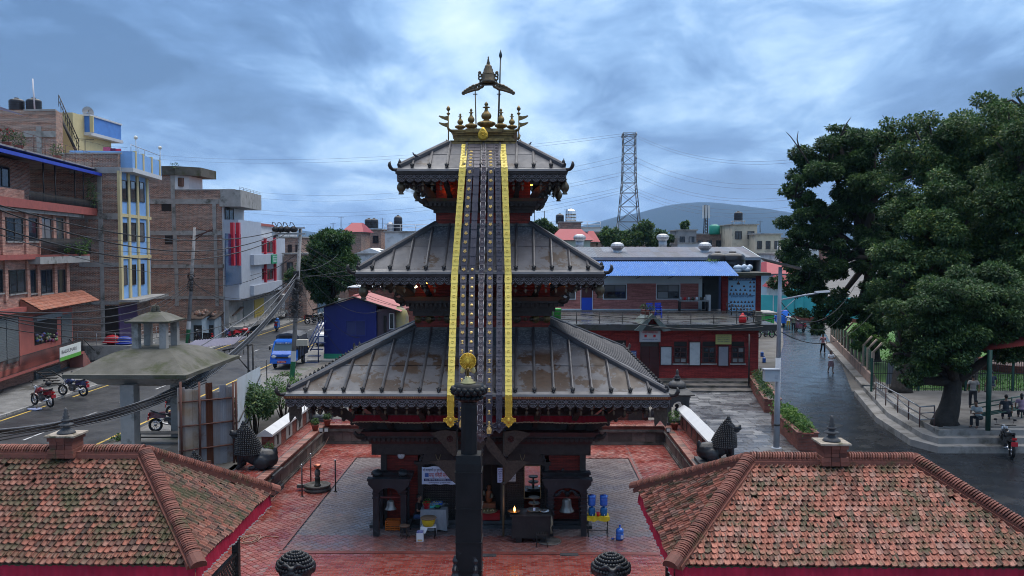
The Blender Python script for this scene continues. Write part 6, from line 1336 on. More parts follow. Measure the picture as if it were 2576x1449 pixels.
# water table
a=gp(1477,1352,0); b_=gp(1533,1352,0); y0,y1,H=a.y,a.y+.5,.72; t_=thing('water_table','folding table with yellow cloth carrying the water jars','table',((a.x+b_.x)/2,(y0+y1)/2,0)); M_YC=mat('yellow_cloth',(.58,.42,.015),(.50,.34,.012),4,.55)
mb=MB(); mb.box(a.x,b_.x,y0,y1,H-.02,H+.004); mb.build('top',M_YC,t_); mb=MB(); n_=20; tp_=[(a.x-.01+(b_.x-a.x+.02)*i/n_,y0-.004-.01*sin(i*1.4),H)for i in range(n_+1)]; bt_=[(x,y-.02-.02*sin(i*1.2),H-.10-.05*abs(sin(i*.31)))for i,(x,y,z)in enumerate(tp_)]; mb.loft([tp_,bt_],False,closed=False,smooth=True); mb.build('cloth_drop',M_YC,t_)
for x in(a.x+.05,b_.x-.05):
 mb=MB(); mb.tube([(x,y0+.03,H-.02),(x,y1-.03,0)],.015,6); mb.build('leg',MK,t_); mb=MB(); mb.tube([(x,y1-.03,H-.02),(x,y0+.03,0)],.015,6); mb.build('leg',MK,t_)
mb=MB(); mb.tube([(a.x+.05,y0+.15,.2),(b_.x-.05,y0+.15,.2)],.012,6); mb.tube([(a.x+.05,y0+.38,.54),(b_.x-.05,y0+.38,.54)],.012,6); mb.build('brace',MK,t_)
M_JUG=mat('blue_jug',(.02,.10,.42),(.03,.14,.50),3,.12,spec=.6); M_JUG2=mat('teal_dispenser',(.01,.09,.24),(.015,.11,.28),3,.2)
def jug(p,label,inv=False,label_tag=False):
 t_=thing('water_jug',label,'jug',p,group='blue water jugs by the right bell frame'); prof=[(.10,0),(.135,.01),(.135,.10),(.128,.115),(.135,.13),(.135,.22),(.128,.235),(.135,.25),(.135,.33),(.11,.38),(.05,.41),(.03,.42),(.03,.48),(.035,.485)]
 if inv:prof=[(r_,.48-z)for r_,z in reversed(prof)]
 mb=MB(); mb.lathe(prof,p,18); mb.build('jar',M_JUG,t_)
 mb=MB(); mb.lathe([(.036,.47),(.036,.51),(.02,.52)]if not inv else[(.09,.478),(.10,.485)],p,10); mb.build('cap',mat('blue_cap',(.02,.06,.35),(.02,.05,.3),3,.3),t_)
 if label_tag:mb=MB(); mb.box(p.x+.02,p.x+.11,p.y-.138,p.y-.125,p.z+.06,p.z+.18); mb.build('paper_label',mat('paper_tag',(.5,.55,.65)),t_)
def dispenser(p,label):
 t_=thing('water_dispenser',label,'dispenser',p,group='water dispensers on the yellow table'); mb=MB(); mb.lathe([(.12,0),(.125,.05),(.12,.22),(.10,.27),(.06,.285)],p,18); mb.build('pot',M_JUG2,t_); mb=MB(); mb.cyl(p+V3((.02,-.11,.05)),p+V3((.02,-.18,.045)),.016,.014,7); mb.build('tap',mat('white_plastic',(.65,.65,.66),(.6,.6,.62),3,.4),t_)
for dx,nm in((.18,'left'),(.60,'right')):
 q=V3((a.x+dx,y0+.24,H+.005)); dispenser(q,'teal water dispenser on the yellow table, %s one'%nm); jug(q+V3((0,0,.24)),'upturned blue water jug on the %s dispenser'%nm,True)
q=V3((a.x+.39,y0+.12,H+.005)); t_=thing('mug','red plastic mug between the water dispensers','mug',q); mb=MB(); mb.lathe([(.05,0),(.062,.14),(.055,.14),(.045,.02)],q,14); mb.build('cup',mat('red_plastic',(.5,.015,.02)),t_); mb=MB(); mb.tube([q+V3((.055+.035*sin(R(k)),0,.07+.04*cos(R(k))))for k in range(0,181,30)],.008,5); mb.build('handle',mat('red_plastic',(.5,.015,.02)),t_)
jug(gp(1559,1357,0),'single blue water jug standing on the paving right of the table',False,True)
mb=MB(); q=gp(1541,1357,0); mb.ball(q+V3((0,0,.03)),(.05,.04,.03),8); one(mb,'bottle_stopper',mat('blue_cap',(.02,.06,.35)),'small blue stopper dropped on the paving under the water table','stopper')
# pigeons
def pigeon(p,rz,label):
 t_=thing('pigeon',label,'bird',p,rz,'pigeons on the top roof'); O=ABS[t_]; V=lambda x,z,y=0:O+V3((x,y,z))*.62; mb=MB()
 mb.ball(V(0,.14),(.093,.046,.046),10,rot=Matrix.Rotation(R(-22),3,'Y')); mb.tube([V(.09,.18),V(.15,.25),V(.165,.29)],[.037,.025,.022],8); mb.ball(V(.17,.30),(.028,.022,.024),8); mb.tube([V(.20,.30),V(.24,.29)],[.01,.003],6); mb.tube([V(-.10,.10),V(-.30,.02)],[.031,.016],7)
 for y in(-.03,.03):mb.tube([V(.02,.10,y),V(.03,0,y),V(.07,0,y)],[.012,.012,.01],5)
 fused(mb,'body',mat('pigeon_grey',(.055,.06,.075),(.03,.032,.04),12,.6),t_,.010)
pigeon(at(1046,393,32.7)-V3((0,0,.06)),R(180),'grey pigeon on the left slope of the top roof'); pigeon(at(1329,366,34.0)-V3((0,0,.06)),R(0),'grey pigeon on the right hip of the top roof')
# == left side: street buildings
GL=glass_mat()
M_DKFR=mat('dark_window_frame',(.03,.028,.028),(.045,.04,.038),5,.5)
def za(x,y):return .3256*x,157.2+.3256*y
def zb(x,y):return .3906*x,566+.3906*y
def win(F,t,x0,y0,x1,y1,m=None,nx=2,ny=1,d=0.0,sill=True,fw=.06,glass=None):
 """window from a picture rectangle on wall F: frame, panes, sill"""
 u0,u1,z0,z1=F.px(x0,y0,x1,y1); return win_uz(F,t,u0,u1,z0,z1,m,nx,ny,d,sill,fw,glass)
def win_uz(F,t,u0,u1,z0,z1,m=None,nx=2,ny=1,d=0.0,sill=True,fw=.06,glass=None):
 m=m or M_DKFR; mb=MB(); e=.006
 F.box(mb,u0,u0+fw,z0,z1,d-.05,d+.07); F.box(mb,u1-fw,u1,z0,z1,d-.05,d+.07); F.box(mb,u0+fw,u1-fw,z0,z0+fw,d-.05,d+.068); F.box(mb,u0+fw,u1-fw,z1-fw,z1,d-.05,d+.068)
 for i in range(1,nx):u=u0+(u1-u0)*i/nx; F.box(mb,u-fw*.4,u+fw*.4,z0+fw,z1-fw,d-.05,d+.055)
 for j in range(1,ny):z=z0+(z1-z0)*j/ny; F.box(mb,u0+fw,u1-fw,z-fw*.4,z+fw*.4,d-.05,d+.05)
 w=mb.build('window',m,t)
 for i in range(nx):
  for j in range(ny):
   mb=MB(); F.box(mb,u0+(u1-u0)*i/nx+fw*.3,u0+(u1-u0)*(i+1)/nx-fw*.3,z0+(z1-z0)*j/ny+fw*.3,z0+(z1-z0)*(j+1)/ny-fw*.3,d-.03,d+.018); mb.build('pane',glass or GL,w)
 if sill:mb=MB(); F.box(mb,u0-.08,u1+.08,z0-.09,z0-.002,d-.02,d+.13); mb.build('sill',M_CONC,w)
 return w
def slab(F,t,name,m,x0,y0,x1,y1,d0,d1):
 u0,u1,z0,z1=F.px(x0,y0,x1,y1); mb=MB(); F.box(mb,u0,u1,z0,z1,d0,d1); return mb.build(name,m,t)
def railing(F,t,u0,u1,z0,z1,d,m,step=.14,name='railing',mid=()):
 mb=MB(); F.box(mb,u0,u1,z1-.03,z1,d-.02,d+.02); F.box(mb,u0,u1,z0,z0+.025,d-.02,d+.02)
 for z in mid:F.box(mb,u0,u1,z,z+.025,d-.015,d+.015)
 n=max(1,int((u1-u0)/step))
 for i in range(n+1):u=u0+(u1-u0)*i/n; mb.cyl(F.P(u,z0,d),F.P(u,z1,d),.02,.02,4)
 return mb.build(name,m,t)
def rail_long(t,pts,z0,z1,rails,m,post=1.6,name='railing',r=.02):
 mb=MB()
 for a,b_ in zip(pts,pts[1:]):
  a,b_=V3((a[0],a[1],0)),V3((b_[0],b_[1],0)); L_=(b_-a).length; n=max(1,round(L_/post))
  for i in range(n+1):q=a.lerp(b_,i/n); mb.cyl(q+V3((0,0,z0)),q+V3((0,0,z1)),r,r,6)
  for z in rails:mb.cyl(a+V3((0,0,z)),b_+V3((0,0,z)),r*.8,r*.8,5)
 return mb.build(name,m,t)
def solid(t,name,m,poly,z0,z1):
 mb=MB(); mb.loft([[(x,y,z0)for x,y in poly],[(x,y,z1)for x,y in poly]]); return mb.build(name,m,t)
def tank(p,label,r=.55,h=1.1,m=None):
 t=thing('water_tank',label,'water tank',p,group='water tanks on the roofs'); prof=[(r,0)]
 for k in range(4):z=h*.8*(k+.1)/4; prof+=[(r,z),(r*1.03,z+.06),(r,z+.12)]
 prof+=[(r,h*.82),(r*.8,h*.93),(r*.35,h),(r*.3,h)]
 mb=MB(); mb.lathe(prof,p,16); mb.build('drum',m or mat('black_tank',(.014,.016,.022),(.022,.024,.03),3,.35),t)
 mb=MB(); mb.lathe([(r*.3,h),(r*.3,h+.08),(r*.2,h+.1)],p,12); mb.build('lid',m or MK,t); return t
DIR=V3((-.1424,.99,0)).normalized()
# -- A: pink-brick shop house at far left
A0=V3((-33.5,55.8,0)); FA=Fac(A0-DIR*9,A0+DIR*20); uR=FA.uz(172,700)[0]
TA=thing('shop_house','pink-brick shop house with balconies, blue canopy and shutters at the far left','building',FA.P(uR*.6,Z1))
back=-FA.n*9
zr=FA.uz(120,455)[1]
solid(TA,'wall',M_PBRICK,[tuple(FA.P(0,0).xy),tuple(FA.P(uR,0).xy),tuple((FA.P(uR,0)+back).xy),tuple((FA.P(0,0)+back).xy)],Z1,FA.uz(60,522)[1])
# upper covered terrace: recessed dark wall, posts, blue canopy
uT=FA.uz(232,480)[0]; zF=FA.uz(60,518)[1]; zC=FA.uz(60,402)[1]
solid(TA,'recessed_wall',M_OBRICK,[tuple((FA.P(0,0)-FA.n*1.6).xy),tuple((FA.P(uR-2.6,0)-FA.n*1.6).xy),tuple((FA.P(uR-2.6,0)+back).xy),tuple((FA.P(0,0)+back).xy)],zF,zC+.2)
slab(FA,TA,'brick_parapet',M_PBRICK,-60,470,62,508,-.3,-.02)
slab(FA,TA,'floor_ledge',mat('red_ledge',(.34,.09,.075),(.24,.07,.06),3,.7),-60,507,232,528,-.4,.55)
slab(FA,TA,'floor_slab',M_CONC,-60,527,200,536,-.3,.35)
for x in(95,125,175,197,228):u=FA.uz(x,460)[0]; mb=MB(); mb.cyl(FA.P(u,zF,.38),FA.P(u,zC,.38),.05,.05,8); mb.build('post',MK,TA)
mb=MB(); n_=26
u0=-1; u1=FA.uz(241,440)[0]
for i in range(n_):
 a_,b_=u0+(u1-u0)*i/n_,u0+(u1-u0)*(i+1)/n_; k=.03 if i%2 else 0
 mb.loft([[FA.P(a_,zC+.45+k,-1.6),FA.P(b_,zC+.45-k+.03,-1.6),FA.P(b_,zC+.0-k+.03,.95),FA.P(a_,zC+k,.95)],[FA.P(a_,zC+.50+k,-1.6),FA.P(b_,zC+.5-k+.03,-1.6),FA.P(b_,zC+.08-k+.03,.95),FA.P(a_,zC+.08+k,.95)]])
FA.box(mb,u0,u1,zC-.08,zC+.16,.93,.98); mb.build('blue_canopy',mat('blue_sheet',(.02,.05,.42),(.02,.045,.33),2,.45),TA)
railing(FA,TA,FA.uz(55,490)[0],uT,zF+.05,zF+1.0,.48,MK,.13)
win(FA,TA,45,418,82,470,nx=2,d=-1.55,m=M_DKFR)
# roof terrace rail, tubs with plants, awning
zT=zC+.55; rail_long(TA,[FA.P(-1,0,.7).xy,FA.P(uT,0,.7).xy,(FA.P(uT,0)-FA.n*6).xy],zT,zT+1.1,(zT+.35,zT+.7,zT+1.1),mat('brown_rail',(.12,.06,.055),(.09,.05,.045),4,.6),1.9)
slab(FA,TA,'roof_deck',M_CONC,-60,388,232,392,-8,.6)
mb=MB(); q=FA.P(2,zT+3.0,-3); mb.add([FA.P(-3,zT+3.3,-4),FA.P(FA.uz(80,325)[0],zT+3.0,-2),FA.P(FA.uz(20,330)[0]+1.5,zT+2.3,.5),FA.P(-3,zT+2.4,.5)],[(0,1,2,3)]); one(mb,'tarpaulin',mat('lilac_tarp',(.22,.24,.5),(.18,.2,.42),2,.5),'lilac tarpaulin awning stretched over the roof terrace at far left','awning')
def planter(p,label,n=260,r=(.35,.35,.3),m=LEAF_MID,L=.14,flowers=None,w=.3):
 t=thing('planter',label,'planter',p); mb=MB(); mb.lathe([(w*.8,0),(w,.32),(w*1.05,.34),(w*.9,.34)],p,12); mb.build('tub',mat('clay_tub',(.30,.10,.08),(.22,.08,.07),4,.7),t); mb=MB(); leaves(mb,p+V3((0,0,.35+r[2]*.8)),r,n,L,shell=.2); mb.build('foliage',m,t)
 if flowers:mb=MB(); [mb.ball(p+V3((ru(-r[0],r[0]),ru(-r[1],r[1]),.4+r[2]*ru(.8,1.7))),.05,5)for _ in range(14)]; mb.build('flowers',flowers,t)
for i,(x,f)in enumerate(((25,1),(55,0),(150,0))):u=FA.uz(x,370)[0]; planter(FA.P(u,zT+.05,-.2),'potted plant on the roof terrace at far left, %s'%('with red flowers','in a clay tub','beside the brick wall')[i],200,(.5,.4,.5),LEAF_MID,.16,mat('red_flowers',(.5,.03,.03),(.4,.02,.03),5,.6)if f else None)
# second storey windows, ledges, small balcony
for x0,x1 in((14,56),(67,92),(96,127),(136,158)):win(FA,TA,x0,548,x1,607,nx=2 if x1-x0>28 else 1)
for x in(0,60,94,130,163):slab(FA,TA,'brick_pilaster',M_PBRICK,x,528,x+7,640,-.02,.14)
slab(FA,TA,'red_ledge',mat('red_ledge',(.34,.09,.075)),-60,640,206,652,-.2,.6); slab(FA,TA,'balcony_slab',M_CONC,66,645,196,662,-.2,.9)
railing(FA,TA,FA.uz(70,620)[0],FA.uz(200,620)[0],FA.uz(130,640)[1],FA.uz(130,600)[1],.85,MK,.12)
t_=thing('balcony_plants','leafy green plants along the small balcony rail of the pink shop house','plants',FA.P(FA.uz(165,630)[0],FA.uz(165,640)[1],.6)); mb=MB()
for x,y,r_ in((135,625,.45),(160,622,.6),(185,612,.65),(178,630,.5)):u,z=FA.uz(x,y); leaves(mb,FA.P(u,z,.7),(r_,r_,r_*.8),260,.17,shell=.2)
mb.build('foliage',LEAF_LITE,t_)
t_=thing('trailing_plants','trailing spiky plant at the corner of the terrace under the blue canopy','plants',FA.P(uT,zF,.4)); mb=MB(); u,z=FA.uz(214,490)
for _ in range(120):leaf(mb,FA.P(u+ru(-.5,.5),z+ru(-.9,1.3),.5+ru(-.3,.3)),V3((ru(-.6,.6),ru(-.6,.6),ru(-1,.3))).normalized(),V3((1,0,.5)),ru(.4,.7),.07)
mb.build('foliage',LEAF_MID,t_)
# first storey windows, tiled pent roof
for x0,x1 in((-20,5),(22,62),(74,88),(101,130),(141,163)):win(FA,TA,x0,678,x1,738,nx=2 if x1-x0>28 else 1)
for x in(8,64,90,133,164):slab(FA,TA,'brick_pilaster',M_PBRICK,x,655,x+7,760,-.02,.14)
mb=MB(); u0,u1=FA.uz(48,760)[0],FA.uz(203,760)[0]; zt_,zl_=FA.uz(120,742)[1],FA.uz(120,770)[1]; nn_=46
for j in range(5):
 for i in range(nn_):
  a_=u0+(u1-u0)*i/nn_; w_=(u1-u0)/nn_; f0,f1=j/5,(j+1.15)/5
  P_=lambda f,du,h:FA.P(a_+du,zt_+(zl_-zt_)*f+h,.1+1.3*f)
  mb.loft([[P_(f0,0,.0),P_(f0,w_*.5,.06),P_(f0,w_,.0)],[P_(f1,0,.05),P_(f1,w_*.5,.11),P_(f1,w_,.05)]],True)
tag(mb.build('pent_roof_tiles',rand_mat('pent_tile',[(0,(.28,.09,.05)),(.5,(.42,.15,.09)),(1,(.36,.17,.12))],.75,bump=.2),TA),kind='stuff')
mb=MB(); mb.add([FA.P(u0,zt_-.04,.05),FA.P(u1,zt_-.04,.05),FA.P(u1,zl_-.04,1.35),FA.P(u0,zl_-.04,1.35),FA.P(u0,zl_-.12,.0),FA.P(u1,zl_-.12,.0)],[(0,1,2,3),(3,2,5,4),(0,3,4),(1,5,2)]); mb.build('pent_roof',mat('pent_soffit',(.25,.10,.07),(.2,.08,.06),3,.8),TA)
slab(FA,TA,'red_ledge',mat('red_ledge',(.34,.09,.075)),-60,770,175,782,-.2,.5)
# shop fronts
M_SHUT=mat('roller_shutter',(.15,.175,.18),(.11,.125,.13),2,.5,st=(1,1,12))
def shutter(F,t,x0,y0,x1,y1,d=.03):
 u0,u1,z0,z1=F.px(x0,y0,x1,y1); mb=MB(); n=max(4,int((z1-z0)/.11))
 for j in range(n):F.box(mb,u0,u1,z0+(z1-z0)*j/n,z0+(z1-z0)*(j+.86)/n,d-.05,d+.025*(1 if j%2 else .6))
 F.box(mb,u0,u1,z0,z1,d-.08,d-.03); return mb.build('roller_shutter',M_SHUT,t)
slab(FA,TA,'pink_render',mat('pink_render',(.42,.13,.10),(.34,.11,.09),2,.7),45,785,180,905,-.02,.10)
shutter(FA,TA,-40,800,10,915,.12); shutter(FA,TA,12,800,42,912,.12); shutter(FA,TA,150,790,176,868,.14)
slab(FA,TA,'shop_shade_panel',M_SOFFIT_DARK,82,800,140,862,.08,.115)  # near-black panel on the wall stands for the shade inside the shop
mb=MB()
for i in range(40):u,z=FA.uz(ru(84,138),ru(838,858)); mb.box(*[v for q in((u-.1,u+.1),)for v in q],0,0,0,0)if False else mb.ball(FA.P(u,z,.2),ru(.06,.14),6)
mb.build('shop_goods',rand_mat('shop_goods',[(0,(.4,.05,.05)),(.3,(.05,.12,.4)),(.6,(.4,.35,.2)),(1,(.1,.3,.12))],.5,bump=0),TA)
slab(FA,TA,'shop_lintel',mat('grey_lintel',(.2,.24,.26),(.15,.18,.2),3,.6),80,790,145,802,.08,.35)
# raised walkway with railing, signboard and stair
zW=FA.uz(100,905)[1]; uW=FA.uz(168,905)[0]; uS=FA.uz(215,920)[0]
mb=MB(); FA.box(mb,-8,uW,zW-.18,zW,.0,1.25); mb.build('walkway_slab',mat('red_ledge',(.34,.09,.075)),TA)
shutter(FA,TA,85,925,148,975,.12); shutter(FA,TA,150,925,172,960,.12)
railing(FA,TA,-3,uW,zW,zW+1.0,1.22,MK,.16)
for i in range(9):mb=MB(); u=uW+.28*i; FA.box(mb,u,u+.34,Z1,zW-.02-.21*i,.2,1.2); mb.build('step',mat('red_step',(.30,.12,.10),(.22,.1,.09),3,.8),TA)if zW-.21*i>Z1+.1 else None
mb=MB()
for d in(.2,1.2):
 mb.tube([FA.P(uW,zW+.95,d),FA.P(uW+2.5,Z1+1.0,d)],.025,6); [mb.cyl(FA.P(uW+.31*i,zW-.21*i,d),FA.P(uW+.31*i,zW+.95-.21*i,d),.012,.012,4)for i in range(9)]
mb.build('stair_railing',MK,TA)
u0,u1,z0,z1=FA.px(101,868,157,902); ts=thing('shop_sign','white and green shop signboard with black lettering on the walkway railing','sign',FA.P((u0+u1)/2,z0,1.3)); mb=MB(); FA.box(mb,u0,u1,z0,z1,1.29,1.33); mb.build('board',mat('sign_white',(.6,.63,.6),(.55,.58,.55),3,.5),ts)
mb=MB(); FA.box(mb,u0,u1,z0,z0+(z1-z0)*.28,1.325,1.338); mb.build('green_band',mat('sign_green',(.10,.34,.05),(.08,.28,.04),3,.5),ts)
text(ts,'BALKUMARI',FA.P(u0+(u1-u0)*.42,z0+(z1-z0)*.62,1.336),.38,mat('black_print',(.02,.02,.02),(.02,.02,.02),1,.6),rz=math.atan2(FA.u.y,FA.u.x),fit=(u1-u0)*.7)
# dark stair down at the far left
mb=MB()
for i in range(8):FA.box(mb,FA.uz(10,960)[0]+.3*i,FA.uz(10,960)[0]+.3*i+.28,zW-.2-.22*i,zW-.15-.22*i,2.0,3.0)
mb.tube([FA.P(FA.uz(5,960)[0],zW,3.0),FA.P(FA.uz(60,1000)[0],Z1,3.0)],.04,5); mb.tube([FA.P(FA.uz(5,960)[0],zW,2.0),FA.P(FA.uz(60,1000)[0],Z1,2.0)],.04,5); o=mb.build('iron_stair',MK,TA)
# roof-top tanks on the brick block behind, mast
# -- B: tall brick block with blue and cream facade
B0=at(300,600,72); B0.z=0; FB=Fac(B0,B0+DIR*12); uB=FB.uz(377,620)[0]; FBf=Fac((-60,72),(B0.x,72))
TB=thing('brick_block','tall bare-brick block with narrow blue and cream street facade','building',(B0.x-4,75,Z1))
zBt=at(250,385,72).z; zP=at(250,350,72).z
solid(TB,'wall',M_OBRICK,[(-64,72),(B0.x,72),tuple((B0+DIR*uB).xy),tuple((B0+DIR*uB).xy-V3((31,0)))],Z1,zBt)
solid(TB,'upper_storey_wall',M_OBRICK,[(-64,72.01),(at(141,330,72).x,72.01),(at(141,330,72).x-.6,74.2),(-64,74.2)],zBt,at(60,276,72).z)
for x0,y0,x1,y1 in((60,330,140,345),(60,275,140,279),(175,420,303,436),(150,384,306,388),(175,537,300,552),(200,660,300,672),(92,318,106,395),(245,436,258,537),(248,552,262,660),(252,672,266,870),(215,552,222,560),(175,758,300,766)):
 a_=at(x0,y0,72); b_=at(x1,y1,72); mb=MB(); mb.box(a_.x,b_.x,71.94-(.012 if y1-y0>30 else 0),72.1,b_.z,a_.z); mb.build('concrete_frame',M_CONC,TB)
 # cream pilasters, blue spandrels, windows on the facade
M_CREAM=mat('cream_paint',(.52,.44,.24),(.45,.38,.21),2,.6); M_LBLUE=mat('light_blue_paint',(.20,.38,.68),(.17,.33,.60),2,.6)
slab(FB,TB,'facade_panel',M_LBLUE,300,436,377,748,-.05,.02)
for x in(299,320.5,343,368):u,_=FB.uz(x,600); mb=MB(); FB.box(mb,u,u+.55,FB.uz(335,752)[1],FB.uz(335,440)[1],-.05,.16); mb.build('pilaster',M_CREAM,TB)
for y in(541,642,748):slab(FB,TB,'cream_band',M_CREAM,300,y,377,y+8,-.05,.14)
for k,(y0,y1)in enumerate(((453,507),(560,608),(668,718))):
 for x0,x1 in((304.5,318),(327,340),(349,361)):dy=(x0-304)*.05; win(FB,TB,x0,y0+(4-k*4)*(x0-300)/40,x1,y1+(2-k*2)*(x0-300)/60,nx=1,d=.03,sill=False)
mb=MB(); u0,u1=FB.uz(309,415)[0]-.6,FB.uz(379,415)[0]; FB.box(mb,u0,u1,FB.uz(340,442)[1],FB.uz(340,432)[1],-.3,1.0); mb.build('cornice_ledge',M_WHITE,TB)
mb=MB(); FB.box(mb,u0,u1,FB.uz(340,432)[1],FB.uz(340,393)[1],.75,.95); FB.box(mb,u0,u0+.2,FB.uz(340,432)[1],FB.uz(340,393)[1],-4,.75); mb.build('parapet',M_LBLUE,TB)
for x in(310,330,352,373):u=FB.uz(x,410)[0]; mb=MB(); FB.box(mb,u,u+.4,FB.uz(340,432)[1],FB.uz(340,390)[1],.72,1.0); mb.build('parapet_pier',M_CREAM,TB)
zpp=FB.uz(340,393)[1]; mb=MB(); mb.tube([FB.P(u0,zpp+.55,.85),FB.P(u1,zpp+.55,.85)],.03,6); [mb.cyl(FB.P(u,zpp,.85),FB.P(u,zpp+.55,.85),.025,.025,6)for u in(u0,u0+2,u0+4,u1-.1)]; mb.build('roof_rail',M_STEEL,TB)
for x in(316,379):u=FB.uz(x,390)[0]; mb=MB(); mb.cyl(FB.P(u,zpp,.85),FB.P(u,zpp+1.2,.85),.03,.03,6); mb.ball(FB.P(u,zpp+1.3,.85),.17,10); mb.build('globe_lamp',mat('globe_white',(.6,.58,.5),(.5,.5,.45),3,.4),TB)
# stair tower, blue roof room, dish, laundry
Yt=76.0; a_,b_=at(141,270,Yt),at(185,380,Yt); mb=MB(); mb.box(a_.x,b_.x,Yt,Yt+4,zBt-.3,at(141,283,Yt).z); mb.build('stair_tower',M_CREAM,TB)
F2=Fac((a_.x,Yt),(b_.x,Yt)); win(F2,TB,145,343,158,378,nx=1,m=mat('pale_frame',(.4,.5,.65),(.4,.5,.65),3,.5)); slab(F2,TB,'vent',MK,146,316,153,325,-.02,.03)
mb=MB()
for i in range(10):q=at(148+5.5*i,268+12.5*i,Yt-.6); mb.cyl(q,q+V3((0,0,1.0)),.03,.03,5)
mb.tube([at(148,268,Yt-.6)+V3((0,0,1)),at(200,385,Yt-.6)+V3((0,0,1))],.04,5); mb.tube([at(148,268,Yt-.6)+V3((0,0,.5)),at(200,385,Yt-.6)+V3((0,0,.5))],.03,5); mb.tube([at(150,290,Yt-.5),at(195,388,Yt-.5)],.12,5); mb.build('roof_stair_rail',MK,TB)
Yr=79.0; a_,b_=at(190,345,Yr),at(228,380,Yr); mb=MB(); mb.box(a_.x,b_.x,Yr,Yr+4,zBt-.3,at(200,340,Yr).z); mb.build('roof_room',M_CREAM,TB)
a_,b_=at(163,293,Yr-.8),at(230,337,Yr-.8); mb=MB(); mb.box(a_.x,b_.x,Yr-1.0,Yr+5,b_.z+.12,a_.z); mb.build('blue_roof_tank_wall',mat('mid_blue_paint',(.08,.22,.55),(.07,.18,.47),2,.5),TB)
mb=MB(); mb.box(a_.x-.1,b_.x+.15,Yr-1.15,Yr+5.1,b_.z-.15,b_.z+.12); mb.box(a_.x-.05,b_.x+.1,Yr-1.1,Yr+5.05,a_.z,a_.z+.15); mb.build('white_band',M_WHITE,TB)
for x in(190,226):q=at(x,315,Yr-1.05); mb=MB(); mb.box(q.x,q.x+.3,Yr-1.08,Yr-.9,b_.z+.12,a_.z); mb.build('cream_pier',M_CREAM,TB)
q=at(221,292,Yr); t_=thing('satellite_dish','grey satellite dish on the blue roof room at left','dish',q+V3((0,0,-.2))); mb=MB(); rot=Matrix.Rotation(R(25),3,'X')@Matrix.Rotation(R(-35),3,'Y')
rings=[]
for r_,h in((.05,.0),(.25,.03),(.42,.09),(.52,.15)):rings.append([q+V3((0,0,.35))+rot@V3((r_*cos(2*pi*i/18),h-.1,r_*sin(2*pi*i/18)))for i in range(18)])
mb.loft(rings,False,smooth=True); mb.build('reflector',M_STEEL,t_); mb=MB(); mb.cyl(q+V3((0,0,-.15)),q+V3((0,.1,.3)),.04,.04,6); mb.tube([q+V3((0,.0,.3)),q+V3((.35,-.5,.45))],.02,5); mb.tube([q+V3((-.3,0,-.15)),q+V3((0,.05,.15))],.02,5); mb.build('mount',MK,t_)
for i,(x,y,w,c,nm)in enumerate(((268,370,5,(.45,.10,.22),'pink'),(281,373,5,(.12,.03,.10),'dark purple'),(295,374,4,(.50,.05,.12),'red'),(312,380,7,(.42,.08,.16),'large crimson'))):
 q=at(x,y,76); mb=MB(); hgt=1.0 if i<3 else 2.0; hgt*=.75; mb.loft([[q+V3((k*.16-.3,.05*sin(k*1.3),-hgt))for k in range(5)],[q+V3((k*.16-.3,0,0))for k in range(5)]],False,closed=False,smooth=True); one(mb,'hung_laundry',cloth(c),'%s cloth drying on the roof line of the brick block'%nm,'laundry','laundry on the brick block roof')
mb=MB(); mb.tube([at(190,350,77),at(240,360,76.5),at(330,388,76)],.012,4); mb.tube([at(258,368,76),at(320,371,76)],.012,4); mb.cyl(at(214,352,76),at(214,385,76),.03,.03,5); mb.tube([at(192,349,76),at(236,351,76)],.03,5); one(mb,'clothes_line',MK,'clothes line strung over the roof of the brick block','line')
zB2=at(60,276,74).z
for x,nm in((42,'left'),(85,'right')):tank(V3((at(x,260,74.5).x,74.5,zB2)),'black water tank on the far left roof, %s of the two'%nm,.62,1.0)
mb=MB(); q=at(88,275,74); mb.cyl(q-V3((0,0,.6)),at(82,198,74),.07,.06,8); one(mb,'roof_mast',mat('pale_pipe',(.45,.46,.5),(.4,.4,.45),3,.4),'pale pipe mast beside the tanks on the far left roof','mast')
# street-level shop of B: opening's shade as a dark panel, purple wall, blue goods
a_,b_=at(268,770,71.7),at(335,860,71.7); slab(FBf,TB,'shop_shade_panel',M_SOFFIT_DARK,262,770,300,850,-.1,.04); slab(FB,TB,'purple_shop_front',mat('purple_paint',(.06,.035,.11),(.05,.03,.09),3,.6),300,765,345,862,-.05,.05)
mb=MB(); FB.box(mb,-.5,uB,FB.uz(320,752)[1]-.15,FB.uz(320,752)[1]+.05,0,1.6); mb.build('shop_canopy',M_CONC,TB)
for nm,px,py,c in(('red',283,845,(.45,.02,.03)),('blue',313,848,(.03,.06,.35))):
 q=at(px,py+10,70.5); mb=MB(); mb.ball(q,(.7,.4,.42),10); mb.lathe([(.75,0),(.78,.05),(.7,.1)],q-V3((0,0,.2)),14); one(mb,'covered_drum',mat('sheet_'+nm,c,tuple(v*.7 for v in c),3,.4),'%s covered bundle outside the shop under the brick block'%nm,'bundle')
t_=thing('shop_walkway','raised concrete walkway and steps in front of the brick block shop','walkway',(B0.x,71,Z1)); solid(t_,'slab',M_CONC,[(B0.x-6,69.6),(B0.x+2.2,69.6),(B0.x+1.2,80),(B0.x-1,80)],Z1+.1,2.3); rail_long(t_,[(B0.x-5.5,69.7),(B0.x+2.1,69.7),(B0.x+1.1,79.5)],2.3,3.3,(2.6,2.95,3.3),M_STEEL,1.5)
for i in range(6):mb=MB(); mb.box(B0.x+2.2+.3*i,B0.x+2.5+.3*i,71,73,Z1+.1,2.2-.2*i); mb.build('step',M_CONC,t_)
